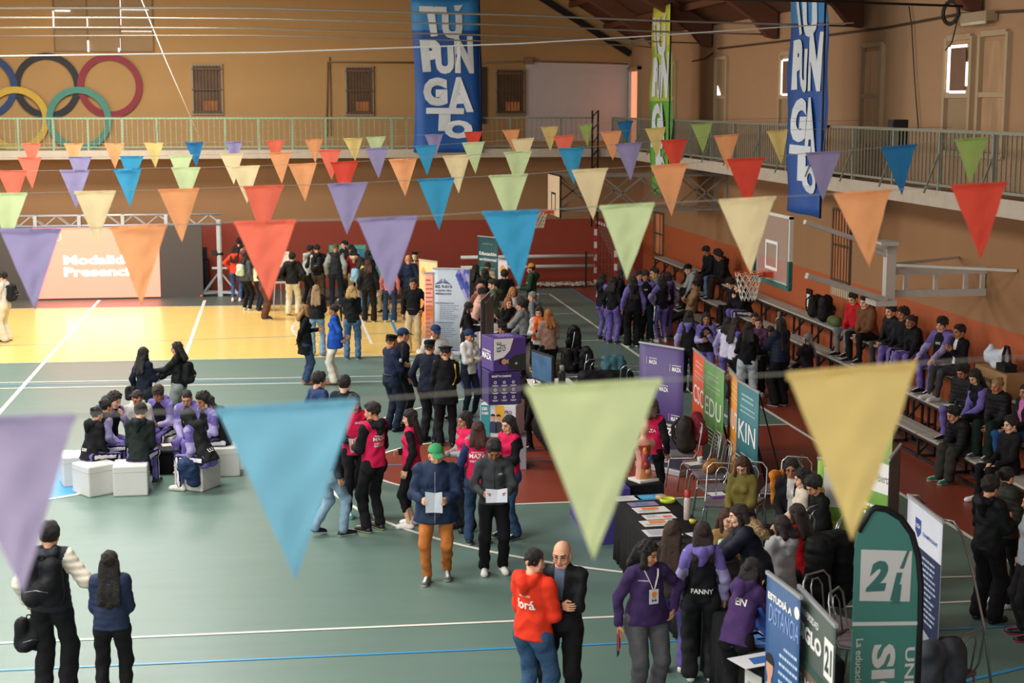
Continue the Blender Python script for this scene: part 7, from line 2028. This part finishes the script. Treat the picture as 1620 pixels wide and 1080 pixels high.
vessel('bottle', 'black patterned bottle with white lid on the low table', 'bottle', 281, 690, .40, [(.036, 0), (.038, .01), (.038, .20), (.028, .23)], '#2a2a30', ([(.03, .23), (.03, .28), (.01, .285)], '#d8d8d4'))
vessel('mate_cup', 'dark mate cup filled with herb on the low table', 'cup', 279, 701, .40, [(.035, 0), (.045, .05), (.04, .09), (.03, .09)], '#26221e')
sheet(268, 703, .24, .2, .2, '#d8d0cc', 'white paper on the low black table', z=.403)
x, y, a = CUBES[8]; q = onz(308, 742, .3)
blob('draped_coat', 'navy puffer jacket hanging over the front right cube seat', 'coat', (q.x - .1, q.y - .22, .08), [((0, 0, .36), (.1, 0, .40), .10, .09), ((-.02, -.02, .32), (.10, -.02, .06), .12, .07), ((.08, -.02, .3), (.10, -.03, .1), .09, .07)], '#1f3050', rz=0, quilt=.014, cell=.014)
# bags worn or held
on_back(I1, 'large black backpack on the young man in the quilted vest', '#16171b', 1.15, dt=.02, off=.21)
p = wpoint(I1, I1['hpos'][-1]); backpack('black drawstring bag hanging from the left hand of the man in the vest', (p.x, p.y - .02, p.z - .46), .3, '#141518', .85)
on_back(I4, 'small black backpack on the girl in grey trousers', '#141518', .9, dt=.0, off=.17)
p = wpoint(I3, np.array((-.2, -.14, .72))); backpack('small black bag at the hip of the girl in dark navy hoodie', (p.x, p.y, p.z), .4, '#17181c', .6)


def carry(px, py, z, label, col, s, face, name=None):
    q = onz(px, py, z); return backpack(label, (q.x, q.y, z - .2 * s), -math.radians(face), col, s)


def gp(sub_):
    for k in PEOPLE:
        if sub_ in k: return PEOPLE[k]


on_back(gp('cut by the left picture edge'), 'black backpack on the man cut by the left picture edge', '#17181b', 1.0, dt=.05, off=.19)
on_back(gp('wearing a pale green bag'), 'pale green backpack on the woman in dark grey jacket', '#b8c9b0', .8, dt=.08, off=.20)
on_back(gp('black backpack with a white print'), 'black backpack with white round print on the boy in the far row', '#17181b', 1.0, dt=.05, off=.19)
on_back(gp('fringe and light blue backpack'), 'light blue backpack on the girl with dark fringe', '#7fa8c0', .9, dt=.05, off=.18)
q = onz(546, 532, 1.0); blob('handbag', 'beige handbag under the arm of the woman in bright blue blazer', 'handbag', (q.x, q.y, .92), [((-.06, 0, .0), (.06, .05, .05), .06, .05)], '#b08a78', 'leather', cell=.014)


def paper_at(I, label, w_=.20, h_=.28, col='#d4d8e2', name='paper_sheet', tilt=.9, pr=None, cat='paper', up=0.0, side=None):
    a, b = I['hpos'][-1], I['hpos'][1]; c = (a + b) / 2 if side is None else I['hpos'][side]
    p = wpoint(I, c + np.array((0, .03, up)))
    r = thing(name, label, cat, p, -math.radians(I['face']) + pi); r.rotation_euler = (tilt - pi / 2 + .9, 0, -math.radians(I['face']) + pi)
    m = MB(); m.add([(-w_ / 2, 0, -h_ / 2), (0, .012, -h_ / 2), (w_ / 2, 0, -h_ / 2), (w_ / 2, 0, h_ / 2), (.02, .016, h_ / 2 * .82), (-w_ / 2, 0, h_ / 2)], [(0, 1, 4, 5), (1, 2, 3, 4)]); o = m.build('sheet_body', C_(col), r); so = o.modifiers.new('t', 'SOLIDIFY'); so.thickness = .002
    return r


def find(lab):
    for o in COL.objects:
        if o.get('label') == lab: return o


# ================================================================ bleacher people and right edge
def bench(px, py, tier, face, label, h=1.70, drop=.0, feetz=None, **k):
    """seated on a bleacher tier; head top pixel gives the place along the row."""
    tx_, tz_ = TIER[tier]; zf = TIER[tier - 1][1] if tier > 0 and feetz is None else (feetz or 0.0)
    le = math.radians(k.get('lean', 0)); sc = h / 1.72
    seat = tz_ - zf; zh = tz_ + (1.72 * .5 + .04) * sc - .6 * (1 - math.cos(le))
    a = -math.radians(face)
    x0 = tx_ + .02
    ap = onx(px, py, x0 - abs(math.sin(a)) * .55 * math.sin(le))
    return P(x0, ap.y + .0, h, face, label, pose='sit', seat=max(seat, .3), z0=zf, near=k.pop('near', 1), **k)


W_ = dict(arms=('lap', 'lap'))
bench(1091, 423, 1, 268, 'boy in pale grey hoodie and dark cap leaning forward on the bleacher', top='#9a9e9c', hood='#9a9e9c', cap='cap', capcol='#141417', lean=28, nod=15, arms=('knee', 'knee'))
bench(1101, 449, 0, 275, 'boy in tan jacket lounging with crossed arms on the lowest tier', top='#9c7e58', kind='shell', bulk=.015, lean=-12, arms=('crossed', 'crossed'), hair='short', feet=((-.12, .75), (.1, .8)))
bench(1119, 398, 2, 250, 'boy looking down at his phone on the top tier, left of two in black', top='#18181b', hair='thick', nod=38, lean=18, arms=('lapclasp', 'lapclasp'), pants='#17171b')
bench(1137, 393, 2, 255, 'boy with bushy black hair and black hoodie on the top tier', top='#131316', hood='#131316', hair='curly', nod=25, lean=16, pants='#4a6a8c', leg='straight', **W_)
bench(1140, 407, 2, 268, 'boy with glasses, black hoodie and dark brown trousers on the top tier', top='#141416', hood='#141416', hair='curly', glasses=True, nod=25, lean=20, arms=('lapclasp', 'lapclasp'), pants='#2a1a14', leg='wide')
bench(1170, 458, 1, 262, 'boy in black hoodie with hand on his cheek, middle tier under the hoop', top='#151518', hood='#151518', hair='short', lean=22, arms=('chin', 'lap'), look=20, pants=PU, stripe=(BK, '#d8d6e0'))
bench(1157, 457, 1, 255, 'boy with black curls half hidden by the hand-on-cheek boy', top='#1a1a1e', hair='curly', lean=20, nod=30, **W_)
bench(1350, 489, 2, 245, 'boy in bright red jacket and grey jeans on the top tier', top='#b01a22', hair='short', nod=22, lean=10, arms=('lap', 'lap'), pants='#6e7478')
bench(1369, 482, 2, 245, 'boy in brown hoodie holding a phone on the top tier', top='#6a452c', hood='#6a452c', hair='short', nod=12, lean=14, arms=('lapclasp', 'lap'), h=1.78, wide=1.08)
bench(1410, 487, 2, 250, 'boy in black jacket with white mark, right of the brown hoodie', top='#141417', kind='shell', hair='thick', lean=10, arms=('lapclasp', 'lapclasp'), pants='#3a3a3e')
bench(1430, 495, 2, 255, 'student with lavender trousers half behind the black jacket', top='#151518', hair='curly', lean=6, **W_, **LP)
bench(1440, 515, 2, 250, 'girl with tied-back hair leaning in black top, top tier', fem=True, top='#161618', hair='pony', haircol='#2a1c16', hlen=.2, lean=22, look=-10, arms=('knee', 'lap'), pants=PU)
bench(1492, 502, 2, 240, 'boy with mop of black hair in DFS hoodie, sitting upright against the orange wall', hair='fringe', arms=('knee', 'knee'), print_=('DFS', 0, .33, .04, '#d8d6d2', False), shoe='#17171b', h=1.76, near=2, **DFS, **LP)
bench(1520, 521, 2, 262, 'boy in black suit and white shirt with hands at his chest', top='#131317', shirt='#d8d8dc', hair='short', arms=('chest', 'chest'), pants='#3c3c40', hem=-.06, near=2)
bench(1524, 573, 1, 245, 'curly-haired boy in black puffer holding a navy bottle', top='#1b1c1d', kind='shell', quilt=.008, bulk=.02, hair='curly', nod=30, lean=12, arms=('lap', 'lap'), pants=PU, near=2)
bench(1545, 593, 1, 258, 'girl with black hair over her face holding a phone, lavender sleeve', fem=True, top='#121215', sleeve=PU, hair='long', hlen=.3, nod=30, lean=14, arms=('lapclasp', 'lapclasp'), near=2)
bench(1576, 619, 1, 245, 'blonde woman with hair bun in black puffer on the middle tier', fem=True, top='#131315', kind='shell', quilt=.006, bulk=.02, hair='bun', haircol='#9a7a50', lean=16, arms=('lapclasp', 'lapclasp'), pants='#16241e', near=2, leg='wide')
bench(1512, 641, 0, 262, 'person in black puffer bent forward on the lowest tier with green trainers', top='#141416', kind='shell', quilt=.006, bulk=.02, hair='thick', lean=32, nod=20, arms=('knee', 'knee'), pants='#38352f', leg='wide', shoe='#2a7a5c', near=2)
bench(1624, 632, 1, 255, 'girl with pink shirt under a black jacket at the right picture edge', fem=True, top='#151518', shirt='#b8669a', hair='long', arms=('lapclasp', 'lapclasp'), pants='#1f4a7a', near=2)
bench(1600, 690, 0, 262, 'seated person in black with white trainers at the right edge, lowest tier', top='#141416', hair='thick', arms=('lap', 'lap'), near=1, shoe='#e4e4e2')
P(*hd(1567, 750, 1.68), 1.68, 62, 'boy in black hoodie and baggy black trousers standing below the bleacher', top='#141619', hood='#141619', kind='shell', hair='thick', leg='wide', pants='#111114', near=3, arms=('phone', 'phone'), shoe='#17171b', sole='#17171b')
P(*hd(1592, 735, 1.66), 1.66, 68, 'woman with tied dark hair in olive quilted jacket behind the black hoodie', fem=True, top='#2e2f28', kind='shell', quilt=.008, bulk=.02, collar=True, hair='pony', hlen=.1, near=2, arms=('hold', 'hold'), shoe='#e0dedc')
P(*hd(1636, 772, 1.66), 1.66, 285, 'person in grey sweatshirt with pink trainers cut by the right picture edge', fem=True, top='#8a9096', hair='long', near=2, arms=('side', 'side'), shoe='#15151a', sole='#c84a6a', wide=1.15)

# bags and things on the bleacher
xt = TIER[2][0]


def on_tier(px, ti, py): q = onx(px, py, TIER[ti][0]); return q.y


backpack('black jacket-like backpack standing on the top tier, left of three', (xt, on_tier(1290, 2, 500), 1.25), .6, '#15140f', 1.15)
backpack('large black backpack on the top tier, middle of three', (xt - .02, on_tier(1307, 2, 505), 1.25), .9, '#121214', 1.3)
blob('camouflage_bag', 'green camouflage bag on the top tier right of the black backpacks', 'bag', (xt - .03, on_tier(1322, 2, 520), 1.25), [((0, -.15, .09), (0, .15, .09), .11, .10)], '#56603a')
q = on_tier(1235, 1, 515); r = thing('shopping_bag', 'white bag with black and green bottles on the middle tier', 'bag', (TIER[1][0], q, .84))
v = Vol(.03); v.cone((0, -.06, .1), (0, .08, .12), .11, .09, 1); v.ell((0, 0, .2), (.10, .14, .1), 1); V, Q, t, C = v.mesh(.015, noise=.012, nf=40); np_mesh('bag_body', V, Q, np.zeros(len(Q), int), [cloth('#a8b4a4', 'shell')], r)
for k in range(3): m = MB(); m.lathe([(.03, .2), (.03, .36), (.012, .4)], (-.03, -.08 + .08 * k, 0), 10); m.build('bottle_neck', C_(['#1a1a1e', '#3a8a5a', '#b03a3a'][k]), r)
bx = onx(1578, 640, 11.15)
r = thing('cardboard_box', 'cardboard box on the top tier at the right edge', 'box', (11.15, bx.y - .15, 1.24), 0); m = MB(); m.box((0, 0, .19), (.42, 1.1, .38)); m.build('box_body', mat('cardboard', '#94714a', .85, var=.1), r); m = MB(); m.box((-.215, 0, .2), (.004, .5, .06)); m.build('box_lettering', C_('#5a4228'), r)
blob('plastic_bag', 'white plastic bag with blue print on the cardboard box', 'bag', (11.15, bx.y + .1, 1.62), [((0, -.18, .12), (0, .2, .14), .15, .12), ((0, -.25, .25), (0, -.22, .33), .05, .03), ((0, .2, .26), (0, .25, .3), .06, .03)], '#c4ccd8', 'shell', noise=.016)
r = thing('tote_bag', 'black tote bag handle standing beside the plastic bag', 'bag', (11.1, bx.y - .35, 1.62)); m = MB(); m.tube([(0, -.12, .0), (0, -.11, .25), (0, -.04, .38), (0, .05, .38), (0, .12, .25), (0, .13, .0)], .025, 8); m.box((0, 0, .06), (.2, .3, .12)); m.build('bag_body', cloth('#1c1a18'), r)
QB = 1; vessel('bottle', 'navy steel bottle held by the curly boy in black puffer', 'bottle', 1501, 645, 1.25, [(.038, 0), (.04, .01), (.04, .22), (.03, .25)], '#16243c', ([(.03, .25), (.03, .29), (.01, .295)], '#1c1c20'))

# ================================================================ papers, phones, lanyards
def gp(sub_):
    for k in PEOPLE:
        if sub_ in k: return PEOPLE[k]


def phone(sub_, label, side=1, col='#1a1c22', w_=.075, h_=.15, tilt=-.7):
    I = gp(sub_); p = wpoint(I, I['hpos'][side] + np.array((0, .02, .02)))
    r = thing('phone', label, 'phone', p, -math.radians(I['face'])); r.rotation_euler = (tilt, 0, -math.radians(I['face']))
    m = MB(); m.box((0, 0, 0), (w_, .010, h_)); m.build('phone_case', mat('case_' + col[1:], col, .3), r, bevel=.002); m = MB(); m.box((0, -.006, 0), (w_ * .9, .002, h_ * .92)); m.build('phone_screen', mat('phone_screen', '#5a6a7c', .15, emit=.2), r)


paper_at(gp('heavy man in navy'), 'white flyer in the hands of the man in green cap', .20, .28)
paper_at(gp('boy in charcoal zip'), 'printed sheet in the hands of the charcoal hoodie boy', .26, .17, tilt=.4, pr=1)
paper_at(gp('tall boy in pink bib'), 'rolled white papers held by the tall boy in pink bib', .2, .2, '#dcdcdc')
I = gp('young man in orange-red hoodie'); paper_at(I, 'blue leaflet in the hand of the orange-red hoodie', .15, .20, '#2c6aa8', side=1)
phone('girl in long black coat', 'phone in the hand of the girl in long black coat', col='#d8d0cc')
phone('bright orange scarf', 'phone held by the woman with orange scarf', -1)
phone('plum jacket holding', 'light blue phone held by the woman in plum jacket', 1, '#8ab8d0', .09, .17)
phone('long grey hair talking', 'black phone at the ear of the grey-haired woman', -1, tilt=0)
phone('brown hoodie holding', 'phone in the hands of the brown hoodie boy', 1)
phone('black hair over her face', 'phone held by the girl with black hair over her face', -1, '#b0a8a0')
I = gp('navy puffer with very long'); paper_at(I, 'pale papers held by the girl in navy puffer', .3, .34, '#b8c4d2', tilt=.2, side=-1)
I = gp('purple sweatshirt and white lanyard'); p = wpoint(I, I['hpos'][1])
r = thing('booklet', 'red and navy booklet in the right hand of the woman with lanyard', 'booklet', (p.x, p.y, p.z - .12), 1.2); m = MB(); m.box((0, 0, .06), (.10, .012, .20), 0); m.box((.02, .012, .0), (.09, .010, .22), 1); m.build('cover', [C_('#c83a2a'), C_('#1c2c5a')], r)
b = gbvh(I)
r = thing('lanyard', 'white lanyard with a badge on the purple sweatshirt', 'lanyard', I['r'].location, I['r'].rotation_euler.z); m = MB()
for s in (-1, 1):
    pts = [onfront(I, b, s * (.075 - .07 * q), .50 - .20 * q, off=.006) for q in np.linspace(0, 1, 9)]
    for a_, c_ in zip(pts[:-1], pts[1:]): m.bar(a_, c_, .016, .004)
m.build('ribbon', C_('#dcdcdc'), r)
c0_ = onfront(I, b, 0, .24, off=.012); m = MB(); m.box(c0_, (.095, .006, .14)); m.build('badge_card', C_('#d4d4d2'), r)
S_ = Sheet(.095, .14); S_.disc(.5, .68, .028, C_('#e08a3a')); S_.disc(.35, .25, .012, C_('#3a4a8a')); S_.disc(.65, .25, .012, C_('#2a3a6a')); S_.lines(.2, .8, .42, 1, .1, C_('#6a6a70')); o = S_.build('badge_print', r); o.location = c0_ + Vector((0, .004, -.07)); o.rotation_euler = (0, 0, pi)
stamp(I, 'UNIVERSIDAD', -.09, .40, .012, '#d8d4e0', False)
# dress uniform braid and shoulder boards
b = gbvh(OFF); m = MB()
m.tube([onfront(OFF, b, .15, .47, -1, off=.006), onfront(OFF, b, .155, .36, -1, off=.01), onfront(OFF, b, .17, .24, -1, off=.012), onfront(OFF, b, .13, .16, -1, off=.01), onfront(OFF, b, .10, .12, -1, off=.006)], .010, 6)
m.tube([onfront(OFF, b, .13, .47, -1, off=.006), onfront(OFF, b, .165, .30, -1, off=.012), onfront(OFF, b, .12, .13, -1, off=.006)], .007, 6)
m.build('gold_braid', mat('gold', '#c9a24a'), OFF['r'])
for s in (-1, 1):
    S0 = OFF['A'][s][0] * OFF['sc']; m = MB(); m.box(Vector(S0) + Vector((-s * .02, 0, .068)), (.12, .06, .012)); m.build('shoulder_board', mat('gold', '#c9a24a'), OFF['r'])
for o in COL.objects:
    if o.get('label') == 'navy steel bottle held by the curly boy in black puffer':
        I = gp('curly-haired boy in black puffer'); q = wpoint(I, I['hpos'][-1]); o.location = q + Vector((0, 0, -.08))
I = gp('curly-haired boy in black puffer'); q = wpoint(I, (I['Lg'][1][1] + I['Lg'][-1][1]) / 2 + np.array((0, -.08, .075)))
r = thing('paper_sheet', 'white paper on the knees of the curly boy in black puffer', 'paper', q, .5); m = MB(); m.box((0, 0, 0), (.2, .24, .004)); m.build('sheet_body', m_paper, r)
# police duty belts gear
for sub_ in ('arms crossed, leftmost', 'stout officer'):
    I = gp(sub_); m = MB(); q = Vector((I['P0'] + np.array((-.16, -.02, -.02))) * I['sc']); m.box(q, (.05, .09, .16)); m.build('holster', m_blk, I['r'])
I = gp('cadet in white jacket with gold'); stamp(I, 'O', -.08, .34, .05, '#c9a24a', False, wid=.05)
